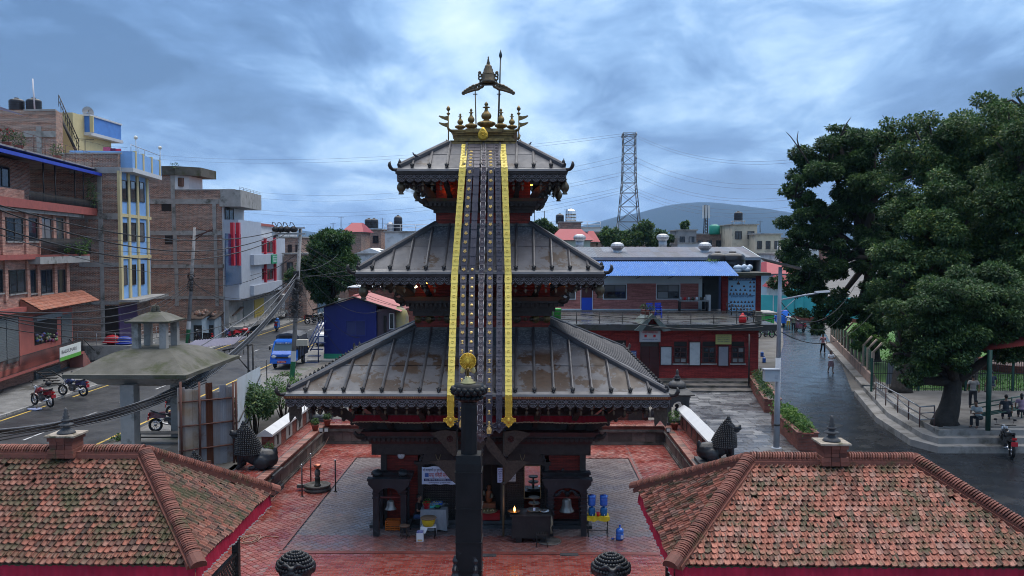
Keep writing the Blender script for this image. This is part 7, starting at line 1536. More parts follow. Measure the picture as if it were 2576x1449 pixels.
# -- C: brick house with concrete frame and roof-top room
YC=88.0; xc=lambda p:at(p,600,YC).x; zc=lambda p:at(480,p,YC).z
TCc=thing('framed_brick_house','brick house with grey concrete frame and roof-top room beside the blue facade','building',(xc(470),92,Z1))
solid(TCc,'wall',M_OBRICK,[(xc(360),YC),(xc(559),YC),(xc(559)-.8,YC+9),(xc(360),YC+9)],Z1,zc(497))
solid(TCc,'parapet',M_OBRICK,[(xc(440),YC),(xc(594),YC),(xc(594)-.6,YC+8.5),(xc(440),YC+8.5)],zc(497),zc(477))
solid(TCc,'roof_room',M_OBRICK,[(xc(360),YC-.01),(xc(440),YC-.01),(xc(440),YC+5),(xc(360),YC+5)],zc(497),zc(424)); solid(TCc,'roof_room_render',M_WHITE,[(xc(440),YC-.02),(xc(466),YC+1.2),(xc(466),YC+5),(xc(440),YC+5)],zc(497),zc(430))
solid(TCc,'roof_room_slab',M_CONC_MOSS,[(xc(360),YC-.2),(xc(446),YC-.2),(xc(494),YC+1.5),(xc(494),YC+6),(xc(360),YC+6)],zc(440),zc(418))
mb=MB(); q=at(452,455,YC+.6); mb.box(q.x-.4,q.x+.4,YC+.3,YC+.72,zc(468),zc(446)); mb.build('roof_room_window',mat('brown_boards',(.12,.06,.04),(.08,.05,.04),4,.7),TCc)
for x0,y0,x1,y1 in((375,501,594,513),(375,580,558,592),(375,665,562,674),(432,430,442,501),(434,513,443,580),(436,592,445,665),(438,674,447,770),(536,513,545,580),(538,592,546,665),(540,674,548,770),(375,745,562,752),(440,476,594,479)):mb=MB(); mb.box(xc(x0),xc(x1),YC-.06-(.012 if y1-y0>30 else 0),YC+.1,zc(y1),zc(y0)); mb.build('concrete_frame',M_CONC,TCc)
for x0,y0,x1,y1 in((408,513,432,531),(415,592,434,614)):mb=MB(); mb.box(xc(x0),xc(x1),YC-.03,YC+.05,zc(y1),zc(y0)); mb.build('vent_shade_panel',M_SOFFIT_DARK,TCc)  # solid near-black panels stand for the shade inside the vents
DC=V3((-.08,.997,0)); C0=V3((xc(559),YC,0)); FC=Fac(C0,C0+DC*30)
mb=MB(); FC.box(mb,-.5,9,zc(520),zc(500),-.1,2.0); mb.build('balcony_slab',M_CONC,TCc); mb=MB(); FC.box(mb,-.5,9,zc(500),zc(478),1.75,2.0); FC.box(mb,-.5,-.3,zc(500),zc(478),0,1.75); mb.build('balcony_parapet',M_CONC,TCc)
solid(TCc,'street_wall',M_WHITE,[(xc(559)+.02,YC+.02),(xc(562),YC+.02),tuple((C0+DC*9+V3((.1,0,0))).xy),tuple((C0+DC*9-V3((.2,0,0))).xy)],Z1,zc(500))
win(FC,TCc,562,520,583,560,nx=2,d=.15); rail_long(TCc,[(xc(590)+.6,YC),tuple((C0+DC*9+V3((1.9,0,0))).xy)],zc(478),zc(470),(zc(474),zc(470)),MK,1.5)
mb=MB(); q=at(440,418,YC); leaves(mb,q,(.6,.5,.3),120,.15); one(mb,'roof_weed',LEAF_MID,'weeds growing on the roof-top room slab','plant')
# -- D: grey-clad showroom with red fins
TD=thing('clad_showroom','grey-clad showroom with glass strip and red fins along the street','building',FC.P(10,Z1)); M_CLAD=mat('grey_cladding',(.40,.44,.50),(.34,.37,.43),1.5,.35); M_FIN=mat('red_fin',(.45,.02,.04),(.36,.02,.035),3,.4); M_BGL=glass_mat('blue_glass',(.008,.04,.11),.12,0)
fx=lambda p,q:FC.uz(p,q)[0]
uD0,uD1,uD2=0.1,fx(622,650),fx(694,650); zD1,zD0=FC.uz(590,556)[1],FC.uz(590,748)[1]
mb=MB(); FC.box(mb,uD0,uD1,zD0,zD1,-.3,1.6); mb.build('cladding_block',M_CLAD,TD); mb=MB(); FC.box(mb,uD1,uD2,FC.uz(650,735)[1],FC.uz(650,598)[1],-.3,1.2); mb.build('upper_wall',M_CLAD,TD)
mb=MB(); FC.box(mb,uD0,uD2+1,Z1,zD0,-.3,.5); mb.build('ground_wall',M_CONC,TD)
FD=Fac(FC.P(uD0,0,1.6),FC.P(uD2,0,1.6)); slab(FD,TD,'glass_strip',M_BGL,567,588,606,718,-.02,.04)
for x in(580,594):slab(FD,TD,'red_fin',M_FIN,x,560,x+4,668,-.02,.30)
for k in range(4):y=600+k*32; slab(FD,TD,'cladding_joint',M_DKFR,556,y,567,y+1,-.02,.012)
FE=Fac(FC.P(uD1,0,1.2),FC.P(uD2,0,1.2))
for x0,x1 in((645,663),(668,686)):
 for y0,y1 in((606,636),(676,704)):win(FE,TD,x0,y0,x1,y1,nx=2,sill=False,d=.02,m=M_FIN)
for x in(640,664,688):slab(FE,TD,'red_fin',M_FIN,x,598,x+2.5,722,-.02,.25)
slab(FE,TD,'glass_bay',M_BGL,623,668,640,704,-.02,.05); slab(FE,TD,'balcony_band',M_CLAD,620,640,694,664,-.1,.8); slab(FE,TD,'balcony_band',M_CLAD,620,712,694,735,-.1,.8)
shutter(FC,TD,600,755,625,800,.52); slab(FC,TD,'yellow_shutter',mat('yellow_shutter',(.36,.27,.04),(.3,.22,.04),3,.5),628,752,652,802,.45,.56); slab(FC,TD,'street_floor_slab',M_CONC,560,800,694,808,.4,2.0)
u0,u1,z0,z1=FE.px(664,640,677,663); ts=thing('green_sign','green signboard with white lettering on the grey showroom','sign',FE.P((u0+u1)/2,z0,.9)); mb=MB(); FE.box(mb,u0,u1,z0,z1,.85,.95); mb.build('board',mat('green_board',(.02,.26,.12),(.02,.2,.1),3,.5),ts)
for k in range(3):text(ts,('होटल','कार्यालय','बैंक')[k],FE.P((u0+u1)/2,z1-(z1-z0)*(.25+.25*k),.965),.22,mat('white_print',(.7,.74,.8)),rz=math.atan2(FE.u.y,FE.u.x),fit=(u1-u0)*.7)
rail_long(TD,[FC.P(fx(600,800),0,2.0).xy,FC.P(fx(694,800),0,2.0).xy],FC.uz(640,803)[1],FC.uz(640,803)[1]+1.0,(FC.uz(640,803)[1]+.5,FC.uz(640,803)[1]+1.0),MK,1.4)
solid(TD,'roof_white_block',M_WHITE,[tuple(FC.P(uD1-1,0,-.5).xy),tuple(FC.P(uD2,0,-.5).xy),tuple(FC.P(uD2,0,-8).xy),tuple(FC.P(uD1-1,0,-8).xy)],FC.uz(650,598)[1],FC.uz(650,565)[1])
mb=MB(); FC.box(mb,uD1-1,uD2+.3,FC.uz(650,566)[1],FC.uz(650,560)[1],-.8,-.2); mb.build('red_coping',mat('red_ledge',(.34,.09,.075)),TD)
# -- low tiled shacks along the pavement
for k,(x0,x1,y0,y1,Y,c,lb)in enumerate(((478,508,800,860,84,(.42,.50,.55),'pale blue plastered shack with rubble roof under the brick house'),(508,540,800,850,86,(.34,.40,.45),'shuttered lean-to shack beside the pale blue one'),(541,585,792,852,90,(.20,.22,.22),'small food kiosk with poster panels near the showroom'))):
 a_=at(x0,y0,Y); b_=at(x1,y1,Y); t=thing('roadside_shack',lb,'shack',((a_.x+b_.x)/2,Y+1,Z1)); mb=MB(); mb.box(a_.x,b_.x,Y,Y+2.6,Z1,a_.z); mb.build('wall',mat('shack_%d'%k,c,tuple(v*.8 for v in c),2,.7,dirt=(.1,.1,.1),ds=1,dlo=.58),t)
 mb=MB(); mb.loft([[(a_.x-.3,Y-.6,a_.z-.1),(b_.x+.3,Y-.6,a_.z-.1),(b_.x+.3,Y+3,a_.z+.55),(a_.x-.3,Y+3,a_.z+.55)],[(a_.x-.3,Y-.6,a_.z),(b_.x+.3,Y-.6,a_.z),(b_.x+.3,Y+3,a_.z+.65),(a_.x-.3,Y+3,a_.z+.65)]]); mb.build('roof',mat('rubble_roof',(.12,.08,.06),(.06,.05,.045),6,.9,bump=.8,bq=8),t)
 mb=MB(); mb.box(a_.x+.35,a_.x+1.15,Y-.04,Y+.02,Z1,a_.z-.7); mb.build('door',M_DKFR,t)
 mb=MB(); [mb.ball((ru(a_.x,b_.x),Y+ru(0,2.6),a_.z+.25+ru(0,.3)),ru(.1,.25),6)for _ in range(22)]; tag(mb.build('roof_rubble',M_OBRICK,t),kind='stuff')
 if k==2:mb=MB(); mb.box(a_.x+1.3,b_.x-.1,Y-.06,Y+.02,Z1+1.3,a_.z-.2); mb.build('poster_panel',mat('poster_mix',(.45,.4,.35),(.4,.08,.06),3,.5),t); mb=MB(); mb.box(a_.x+1.2,b_.x-.1,Y-.9,Y,Z1+.9,Z1+1.0); mb.build('counter',M_WOODR,t)
 # == left: shelter, fence, truck, poles, blue house
 # -- concrete shelter with domed roof and lantern
ys0=36.0; c0=at(156,938,ys0); c1=at(469,944,ys0); zS=c1.z; cb=gp(603,893,zS)
SX0,SX1,SY0,SY1=c0.x,(c1.x+cb.x)/2,ys0,cb.y
TS=thing('concrete_shelter','mossy concrete shelter with low hipped roof and open lantern by the street','shelter',((SX0+SX1)/2,(SY0+SY1)/2,Z1))
mb=MB(); mb.box(SX0,SX1,SY0,SY1,zS-.16,zS); mb.build('roof_slab',M_CONC_MOSS,TS)
lc=at(393,875,(SY0+SY1)/2); lx,ly=lc.x,(SY0+SY1)/2; zL=at(393,872,ly).z; lh=.82
rings=[]
for f in range(7):
 q=f/6; s=1-q; h=sin(q*pi/2)
 rings.append([(lx+(x-lx)*(s*.90+.0)+(lh*sx)*q*.95,ly+(y-ly)*(s*.90)+lh*sy*q*.95,zS+(zL-zS)*h)for x,y,sx,sy in((SX0,SY0,-1,-1),(SX1,SY0,1,-1),(SX1,SY1,1,1),(SX0,SY1,-1,1))])
mb=MB(); mb.loft(rings); mb.build('hipped_roof',M_CONC_MOSS,TS)
mb=MB(); mb.loft([[(x,y,z)for x,y in((SX0+k,SY0+k),(SX1-k,SY0+k),(SX1-k,SY1-k),(SX0+k,SY1-k))]for k,z in((1.7,zS-.72),(1.0,zS-.55),(.5,zS-.162))]); mb.build('ring_beam',M_CONC,TS)
cw=at(326,1000,ys0+.75).x
for x in(cw,):
 for y in(SY0+.78,SY1-.85):mb=MB(); mb.box(x-.29,x+.29,y-.29,y+.29,Z1,zS-.5); mb.build('column',M_CONC,TS)
zl2=at(393,814,ly-1).z
for sx in(-.62,.62):
 for sy in(-.62,.62):mb=MB(); mb.box(lx+sx-.15,lx+sx+.15,ly+sy-.15,ly+sy+.15,zL-.15,zl2); mb.build('lantern_column',M_CONC,TS)
mb=MB(); rg=lambda h,z:[(lx-h,ly-h,z),(lx+h,ly-h,z),(lx+h,ly+h,z),(lx-h,ly+h,z)]; mb.loft([rg(.98,zl2),rg(1.0,zl2+.09),rg(.86,zl2+.12),rg(.5,zl2+.34),rg(.2,zl2+.46)]); mb.build('lantern_roof',M_CONC_MOSS,TS)
mb=MB()
for dx,dy in((0,0),(-.12,0),(.12,0),(0,-.12)):mb.lathe([(.09,0),(.13,.05),(.06,.1),(.1,.15),(.05,.2),(.07,.26),(.01,.4 if dx==0 and dy==0 else .32)],(lx+dx,ly+dy,zl2+.44),10)
mb.build('finial',M_CONC_MOSS,TS)
# steel canopy frame with lilac sheet right of the shelter
TF=thing('steel_canopy','steel frame canopy with lilac corrugated sheet beside the shelter','canopy',at(600,1000,48)); a_,b_=at(455,878,47),at(592,866,50)
mb=MB(); n_=40
for i in range(n_):
 p0=a_.lerp(b_,i/n_); p1=a_.lerp(b_,(i+1)/n_); k=.03 if i%2 else-.03; mb.add([p0+V3((0,0,-k)),p1+V3((0,0,k)),p1+V3((0,2.2,.25+k)),p0+V3((0,2.2,.25-k))],[(0,1,2,3)])
mb.build('sheet',mat('lilac_sheet',(.19,.18,.23),(.15,.14,.185),2,.5),TF)
mb=MB()
for x in(624,636):q=at(x,866,49); mb.cyl((q.x,49,Z1),q,.06,.06,6)
mb.tube([at(560,882,49),at(636,866,49)],.05,6); mb.tube([at(600,900,49),at(630,935,49)],.04,6)
for k in range(5):q=at(565+12*k,880-2*k,49); mb.cyl(q,q-V3((0,0,.45)),.02,.02,5)
mb.tube([at(452,880,47),at(452,960,47)],.05,6); mb.build('frame',MK,TF)
# -- corrugated fence
TG=thing('corrugated_fence','patchwork fence of rusty corrugated sheets behind the left tiled roof','fence',(-14.8,42,Z1))
fe=[gp(450,1190),gp(588,1163)]; f0,f1=fe; f0=V3((f0.x,f0.y,0)); f1=V3((f1.x,f1.y,0)); FF=Fac(f0,f1)
cols=[((.36,.36,.38),(.36,.26,.18)),((.50,.50,.50),(.42,.34,.25)),((.46,.45,.43),(.34,.27,.2)),((.34,.35,.38),(.27,.27,.3)),((.17,.065,.035),(.13,.055,.035)),((.34,.35,.38),(.30,.28,.27)),((.36,.38,.42),(.29,.31,.35)),((.32,.33,.36),(.27,.25,.24))]
tops=[974,980,982,1000,962,985,968,974]
for i in range(8):
 u0,u1=FF.w*i/8,FF.w*(i+1)/8; xm=452+16*i+8; zt_=FF.uz(xm,tops[i])[1]; mb=MB(); n_=14; wv=lambda k:.022*sin(k*pi)
 P0=[FF.P(u0+(u1-u0)*k/n_*1.03,Z1+.05,(.025 if k%2 else-.025))for k in range(n_+1)]; P1=[FF.P(u0+(u1-u0)*k/n_*1.03+ru(-.01,.01),zt_+.03*sin(i),(.025 if k%2 else-.025))for k in range(n_+1)]
 mb.loft([P0,P1],False,closed=False); mb.build('corrugated_sheet',mat('rusty_sheet_%d'%i,cols[i][0],cols[i][1],1.6,.6,.8,metal=.1,dirt=(.16,.07,.035),ds=1.0,dlo=.6),TG)
mb=MB()
for x in(453,500,585,592):q=FF.uz(x,1050)[0]; mb.cyl(FF.P(q,Z1,.08),FF.P(q,FF.uz(x,960)[1],.08),.05,.05,6)
for dz in(.9,1.9,2.9):mb.tube([FF.P(0,Z1+dz,.06),FF.P(FF.w,Z1+dz-.1,.06)],.035,5)
mb.build('post_and_rail',mat('rusty_steel',(.10,.04,.03),(.07,.035,.03),5,.7),TG)
mb=MB(); FF.box(mb,0,FF.w*.55,.95,1.3,-.12,.14); mb.build('brick_footing',M_WBRICK,TG)
TH=thing('sheet_fence','pale blue-white metal sheet fence beside the hedge','fence',(-15.2,48,Z1)); f2=gp(656,1008); FH=Fac(f1+V3((.1,.3,0)),f2)
for i in range(6):
 u0,u1=FH.w*i/6,FH.w*(i+1)/6; mb=MB(); zt_=at(588,955,f1.y).z+(at(656,921,f2.y).z-at(588,955,f1.y).z)*i/6; zs_=(at(656,921,f2.y).z-at(588,955,f1.y).z)/6; P0=[FH.P(u0+(u1-u0)*k/6,Z1+.2,.012*(k%2))for k in range(7)]; P1=[FH.P(u0+(u1-u0)*k/6,zt_+zs_*k/6,.012*(k%2))for k in range(7)]; mb.loft([P0,P1],False,closed=False); mb.build('metal_sheet',mat('pale_sheet',(.46,.53,.60),(.40,.46,.53),1,.4,dirt=(.35,.38,.4),ds=.8),TH)
mb=MB()
for x,y in((612,946),(646,920),(672,905)):q=gp(x,1010+(672-x)*.8); mb.cyl(V3((q.x,q.y,Z1)),V3((q.x,q.y,at(x,y,q.y).z)),.035,.035,6)
for dz in(.8,1.7):mb.tube([FH.P(0,Z1+dz,.05),FH.P(FH.w,Z1+dz-.1,.05)],.03,5)
mb.build('post_and_rail',MK,TH)
# hedge between fence and wall
def shrub(p,r,n,L,label,m=LEAF_MID,m2=None,cat='shrub',name='hedge_shrub'):
 t=thing(name,label,cat,(p.x,p.y,Z1)); st=MB()
 for _ in range(9):q=p+V3((ru(-.5,.5)*r[0],ru(-.5,.5)*r[1],ru(.1,.6)*r[2])); st.tube([(p.x+(q.x-p.x)*.3,p.y+(q.y-p.y)*.3,Z1),q],[.035,.012],5)
 st.build('stems',M_BARK,t); mb=MB(); k=max(5,n//260)
 for i in range(k):
  d=rdir(); d.z=abs(d.z)*.9-.15; c=p+V3((d.x*r[0]*.72,d.y*r[1]*.72,d.z*r[2]*.8)); s=ru(.32,.5); leaves(mb,c,(r[0]*s,r[1]*s,r[2]*s),n//k,L,L*.55,shell=.35)
 mb.build('foliage',m,t); return t
shrub(V3((-13.2,42.3,2.0)),(1.0,2.6,1.5),2600,.19,'dense dark green hedge shrub beside the pale sheet fence',LEAF_MID)
shrub(V3((-12.9,46.5,2.1)),(.9,2.2,1.5),2200,.15,'lighter feathery shrub behind the white coping at left',LEAF_LITE)
shrub(V3((-12.6,37.6,1.4)),(.6,1.0,.8),500,.16,'weeds growing beside the left lion',LEAF_MID); shrub(gp(297,1108),(.4,.4,.5),240,.12,'small weed at the road edge beside the shelter column',LEAF_LITE); shrub(gp(715,945),(1.2,.8,.35),420,.14,'low weeds on the verge by the blue truck',LEAF_LITE); shrub(gp(760,985,1.3),(1.4,.9,.7),700,.14,'feathery weeds at the foot of the utility pole',LEAF_LITE)
# bench
p=gp(400,1112); t_=thing('wooden_bench','low plank bench under the shelter by the motorbike','bench',p)
for i in range(3):mb=MB(); mb.box(p.x-1.2,p.x+1.3,p.y-.3+.21*i,p.y-.11+.21*i,Z1+.42,Z1+.47); mb.build('plank',mat('grey_plank',(.13,.12,.11),(.09,.085,.08),4,.8,st=(1,6,1)),t_)
for x in(-1.0,1.1):
 for y in(-.2,.2):mb=MB(); mb.box(p.x+x-.04,p.x+x+.04,p.y+y-.04,p.y+y+.04,Z1,Z1+.42); mb.build('leg',MK,t_)
mb=MB(); mb.box(p.x-1.1,p.x+1.2,p.y-.03,p.y+.03,Z1+.2,Z1+.25); mb.build('stretcher',MK,t_)
# -- blue mini truck
def truck(p,rz,s,label):
 t=thing('mini_truck',label,'truck',p,rz); O=ABS[t]; V=lambda x,y,z:O+V3((x*s,y*s,z*s)); M_TB=mat('truck_blue',(.015,.13,.55),(.012,.10,.45),2,.22,coat=.4)
 sec=[(-1.85,.72,.42,.78),(-1.88,.74,.55,.95),(-1.62,.73,.45,1.25),(-1.30,.70,.45,1.76),(-.75,.70,.45,1.82),(-.62,.70,.45,1.78)]
 mb=MB(); mb.loft([[V(-w,y,z0),V(w,y,z0),V(w,y,(z0+z1)/2+.05),V(w*.93,y,z1-.06),V(w*.84,y,z1),V(-w*.84,y,z1),V(-w*.93,y,z1-.06),V(-w,y,(z0+z1)/2+.05)]for y,w,z0,z1 in sec]); cb=mb.build('cab',M_TB,t)
 mb=MB(); mb.add([V(-.60,-1.70,1.16),V(.60,-1.70,1.16),V(.54,-1.345,1.68),V(-.54,-1.345,1.68)],[(0,1,2,3)]); mb.build('windscreen',glass_mat('windscreen',(.05,.075,.09),.05,0),cb)
 for sx in(-1,1):mb=MB(); mb.add([V(sx*.735,-1.5,1.16),V(sx*.73,-.78,1.16),V(sx*.66,-.82,1.66),V(sx*.66,-1.25,1.66)],[(0,1,2,3)]); mb.build('side_window',GL,cb); mb=MB(); mb.ball(V(sx*.52,-1.86,.80),(.17*s,.05*s,.10*s),10); mb.build('headlight',mat('lamp_glass',(.55,.58,.6)),cb); mb=MB(); mb.ball(V(sx*.88,-1.45,1.30),(.07*s,.04*s,.13*s),8); mb.tube([V(sx*.74,-1.4,1.3),V(sx*.88,-1.45,1.3)],.015,5); mb.build('mirror',MK,cb)
 mb=MB(); mb.box(*sorted((O.x-.74*s,O.x+.74*s)),O.y-1.98*s,O.y-1.84*s,O.z+.38*s,O.z+.58*s); mb.build('bumper',M_TB,cb); mb=MB(); mb.box(O.x-.40*s,O.x+.40*s,O.y-1.905*s,O.y-1.86*s,O.z+.70*s,O.z+.80*s); mb.build('grille',MK,cb)
 mb=MB(); mb.box(O.x-.28*s,O.x+.28*s,O.y-2.0*s,O.y-1.982*s,O.z+.42*s,O.z+.56*s); mb.build('number_plate',mat('red_plate',(.40,.02,.03)),cb); text(cb,'बा २ च ९७६५',V(0,-2.004,.49),.13*s,mat('white_print',(.7,.74,.8)),fit=.5*s)
 mb=MB(); mb.box(O.x-.55*s,O.x+.55*s,O.y-1.47*s,O.y-1.42*s,O.z+1.60*s,O.z+1.68*s); o=mb.build('visor_strip',M_TB,cb); text(cb,'JESUS BLESS NEPAL' if False else 'वाहन सेवा',V(0,-1.52,1.62),.09*s,mat('white_print',(.7,.74,.8)),fit=.9*s)
 mb=MB(); mb.box(O.x-.76*s,O.x+.76*s,O.y-.55*s,O.y+1.75*s,O.z+.62*s,O.z+1.05*s); mb.build('cargo_bed',mat('dark_blue_steel',(.03,.045,.09),(.02,.03,.06),3,.5),t)
 mb=MB(); mb.loft([[V(-.74,y,1.05),V(.74,y,1.05),V(.74,y,1.95+h),V(.5,y,2.1+h),V(0,y,2.16+h),V(-.5,y,2.1+h),V(-.74,y,1.95+h)]for y,h in((-.5,0),(.1,-.03),(.6,.02),(1.2,-.03),(1.7,0))]); mb.build('tarpaulin',mat('dark_tarp',(.04,.045,.055),(.07,.075,.085),2,.6,bump=.4,bq=5),t)
 mb=MB(); mb.box(O.x-.5*s,O.x+.35*s,O.y-.53*s,O.y-.50*s,O.z+1.6*s,O.z+2.0*s); mb.build('tarp_shade_panel',M_SOFFIT_DARK,t)  # near-black panel stands for the shade under the tarpaulin
 for i in range(6):mb=MB(); y=-.5+i*.44; mb.box(O.x+.745*s,O.x+.79*s,O.y+y*s,O.y+(y+.06)*s,O.z+.62*s,O.z+1.6*s); mb.build('stake',MK,t)
 mb=MB(); mb.box(O.x-.6*s,O.x+.6*s,O.y-1.6*s,O.y+1.7*s,O.z+.36*s,O.z+.6*s); mb.build('chassis',MK,t)
 for x in(-.62,.62):
  for y in(-1.2,1.05):mb=MB(); mb.tube([V(x,y+.20*cos(R(a)),.27+.20*sin(R(a)))for a in range(0,361,24)],.085*s,7,cap=False); w=mb.build('wheel',mat('tyre_rubber',(.015,.015,.016)),t); mb=MB(); mb.cyl(V(x-.06,y,.27),V(x+.06,y,.27),.14*s,.14*s,12); mb.build('rim',M_STEEL,w)
truck(gp(709,930)+V3((0,2.2,.02)),R(1),1.2,'blue mini truck with dark tarpaulin load parked beside the utility pole')
# -- utility poles
def pole(base,top,label,cross=True,r=.17,green=True):
 t=thing('utility_pole',label,'utility pole',base,group='utility poles along the street'); mb=MB(); mb.cyl(base-V3((0,0,.1)),top,r,r*.68,10); mb.build('shaft',mat('pole_concrete',(.22,.22,.23),(.16,.16,.165),2,.7,dirt=(.1,.1,.1),ds=2),t)
 ax=(top-base)
 if green:
  mb=MB(); mb.cyl(base,base+ax*.12,r*1.02,r*1.0,10,cap=False); mb.build('green_band',mat('green_paint',(.015,.12,.05),(.012,.09,.04),3,.6),t); mb=MB(); mb.cyl(base+ax*.12,base+ax*.19,r*1.01,r*.99,10,cap=False); mb.build('white_band',M_WHITE,t)
 return t
pb=gp(735,955); pb.z=Z1; pt_=at(756,573,60.6); P1T=pole(pb,pt_,'leaning concrete utility pole with cable tangle beside the blue truck')
mb=MB(); q=at(752,588,60.4); mb.box(q.x-1.6,q.x+.45,q.y-.08,q.y+.08,q.z-.06,q.z+.06); mb.box(q.x-.6,q.x+.4,q.y-.1,q.y+.1,q.z+.35,q.z+.45); mb.build('cross_arm',M_STEEL,P1T)
for x in(695,709,723,740):q=at(x,577,60.3); mb=MB(); mb.cyl(q+V3((0,-.25,0)),q+V3((0,.25,0)),.22,.2,14); mb.cyl(q+V3((0,-.32,0)),q+V3((0,-.25,0)),.09,.14,10); mb.tube([q+V3((.05,0,.2)),q+V3((-.1,0,.45)),q+V3((-.25,0,.5)),q+V3((-.3,0,.25))],.03,5); mb.build('insulator',MK,P1T)
mb=MB(); ax=pt_-pb
for k in range(90):
 c=pb+ax*ru(.42,.68); r_=ru(.12,.55); th=ru(0,6.28); tl=ru(-1.0,1.0)
 mb.tube([c+V3((r_*cos(R(a)),.5*r_*sin(R(a))-.15,r_*sin(R(a))*tl-.2))for a in range(0,331,30)],.014,4,cap=False)
tag(mb.build('cable_coils',mat('black_cable',(.012,.012,.014),(.02,.02,.022),8,.5),P1T),kind='stuff')
for f in(.46,.50,.55,.62,.70):c=pb+ax*f; mb=MB(); mb.box(c.x-.25,c.x+.12,c.y-.32,c.y-.14,c.z-.16,c.z+.16); mb.build('junction_box',MK,P1T)
q=at(762,862,60.0); mb=MB(); mb.box(q.x-.4,q.x+.35,q.y-.25,q.y+.2,q.z-.2,q.z+.22); mb.build('service_box',mat('beige_box',(.38,.35,.29),(.3,.28,.24),3,.6),P1T)
b2=gp(472,863,1.1); P2T=pole(b2,at(490,572,b2.y),'slanting concrete utility pole in front of the framed brick house',r=.2); q=at(505,590,b2.y); mb=MB(); mb.tube([at(480,598,b2.y),at(536,578,b2.y),at(530,562,b2.y)],.06,5); mb.tube([at(488,605,b2.y),at(530,575,b2.y)],.05,5); mb.tube([at(490,575,b2.y),at(535,582,b2.y)],.05,5); mb.build('cross_arm',mat('rusty_steel',(.1,.04,.03)),P2T)
for k in range(30):
 c=at(482,ru(690,730),b2.y-.2); r_=ru(.1,.4); mb=MB()if k==0 else mb; mb.tube([c+V3((r_*cos(R(a)),-.1,r_*sin(R(a))*ru(.5,1)))for a in range(0,331,40)],.014,4,cap=False)
tag(mb.build('cable_coils',mat('black_cable',(.012,.012,.014)),P2T),kind='stuff')
# -- cables
M_CAB=mat('black_cable',(.012,.012,.014)); M_CABG=mat('grey_cable',(.10,.105,.12),(.07,.075,.085),6,.5)
def cable(a,b_,sag,label,r=.02,m=None,group='overhead cables on the left',n=18,name='overhead_cable'):
 mb=MB(); mb.tube([a.lerp(b_,i/n)-V3((0,0,sag*4*(i/n)*(1-i/n)))for i in range(n+1)],r,5); return one(mb,name,m or M_CAB,label,'cable',group,base=a)
hub=at(742,700,60.3)
for k,(x0,y0,Y0,x1,y1,Y1,sag,r)in enumerate(((-20,511,32,700,580,60.3,1.0,.03),(-20,521,32,712,582,60.3,1.5,.03),(-20,567,32,728,584,60.3,1.6,.03),(-20,548,33,480,600,82,.6,.015),(-20,585,34,480,690,82,.5,.02),(-20,783,36,480,708,82,1.0,.03),(-20,787,36,480,712,82,1.4,.035),(-20,792,36,480,716,82,1.7,.03),(-20,795,30,482,720,82,2.0,.02),(490,705,82,745,640,60.5,1.2,.02),(490,712,82,745,690,60.5,1.8,.03),(490,715,82,745,715,60.5,1.2,.02),(490,700,82,700,670,100,.6,.02),(-20,820,33,742,735,60.4,1.6,.02),(0,590,40,560,640,86,.4,.015))):
 cable(at(x0,y0,Y0),at(x1,y1,Y1),sag,'thin black overhead cable crossing the street at left',r)
for k in range(7):
 cable(at(-20,1083+1.5*k,24+.1*k),at(742,705+2*k,60.2),2.2+.04*k,'sagging cable of the thick bundle running from the pole to the lower left',.032 if k<5 else .022,M_CABG if k%3==0 else M_CAB,'cable bundle at lower left',26)
for k in range(3):cable(at(-20,1095+8*k,22),at(520,950+6*k,40),.25,'loose black cable looping below the thick bundle',.02,M_CAB,'cable bundle at lower left')
cable(at(745,700,60.2),at(330,965,37.5),.4,'pale cable from the pole down to the shelter roof',.03,M_CABG); cable(at(746,688,60.2),at(585,870,49),.2,'pale cable slanting from the pole to the steel canopy',.03,M_CABG)
for k,(x1,y1,Y1,sag)in enumerate(((905,690,75,.3),(1035,705,75,.5),(1040,720,74,.8),(1045,732,74,1.0),(1030,755,72,.6),(1040,775,72,.8),(1045,782,70,.4),(960,780,70,1.4),(905,850,69,1.2),(850,640,90,.4),(1000,660,85,.6),(1020,640,85,.3),(870,900,69,.5))):
 cable(at(750,600+9*k,60.4),at(x1,y1,Y1),sag,'thin cable from the tangled pole towards the blue house',.016,M_CAB,'cables over the blue house')
mb=MB()
for k in range(60):
 c=at(ru(690,745),ru(720,800),60+ru(-2,2)); r_=ru(.2,.8); a0=ru(0,6); mb.tube([c+V3((r_*cos(a0+a*.3),0,r_*.7*sin(a0+a*.3)))for a in range(ru(6,14).__int__())],.012,4,cap=False)
one(mb,'wire_tangle',M_CABG,'tangle of loose wires hanging beside the leaning pole','wires',kind='stuff')
# -- blue house with red sheet roof
YH=71.0; hx=lambda p:at(p,830,YH).x; hz_=lambda p:at(880,p,YH).z
TBL=thing('blue_house','dark blue sheet-walled house with faded red corrugated roof','house',(hx(880),YH+3,Z1)); M_NAVY=mat('navy_sheet',(.010,.018,.14),(.008,.014,.11),1.2,.4,st=(1,1,.3))
mb=MB(); mb.box(hx(780),hx(960),YH-1.2,YH+.0,hz_(918),hz_(902)); mb.box(hx(800),hx(955),YH-.6,YH+6,Z1,hz_(915)); mb.build('plinth',M_CONC,TBL); mb=MB(); mb.box(hx(814),hx(950),YH-.06,YH+.05,hz_(902),hz_(890)); mb.build('green_skirting',mat('green_skirt',(.02,.22,.14),(.02,.18,.11),3,.5),TBL)
mb=MB(); o=[(hx(815),hz_(892)),(hx(947),hz_(892)),(hx(947),hz_(767)),(hx(893),hz_(750)),(hx(815),hz_(773))]; mb.prism([(x,YH,z)for x,z in o],(0,6,0)); mb.build('wall',M_NAVY,TBL)
for i in range(9):x=hx(815)+(hx(947)-hx(815))*i/9; mb=MB(); mb.box(x,x+.02,YH-.012,YH,hz_(890),hz_(775)); mb.build('sheet_joint',M_NAVY,TBL)
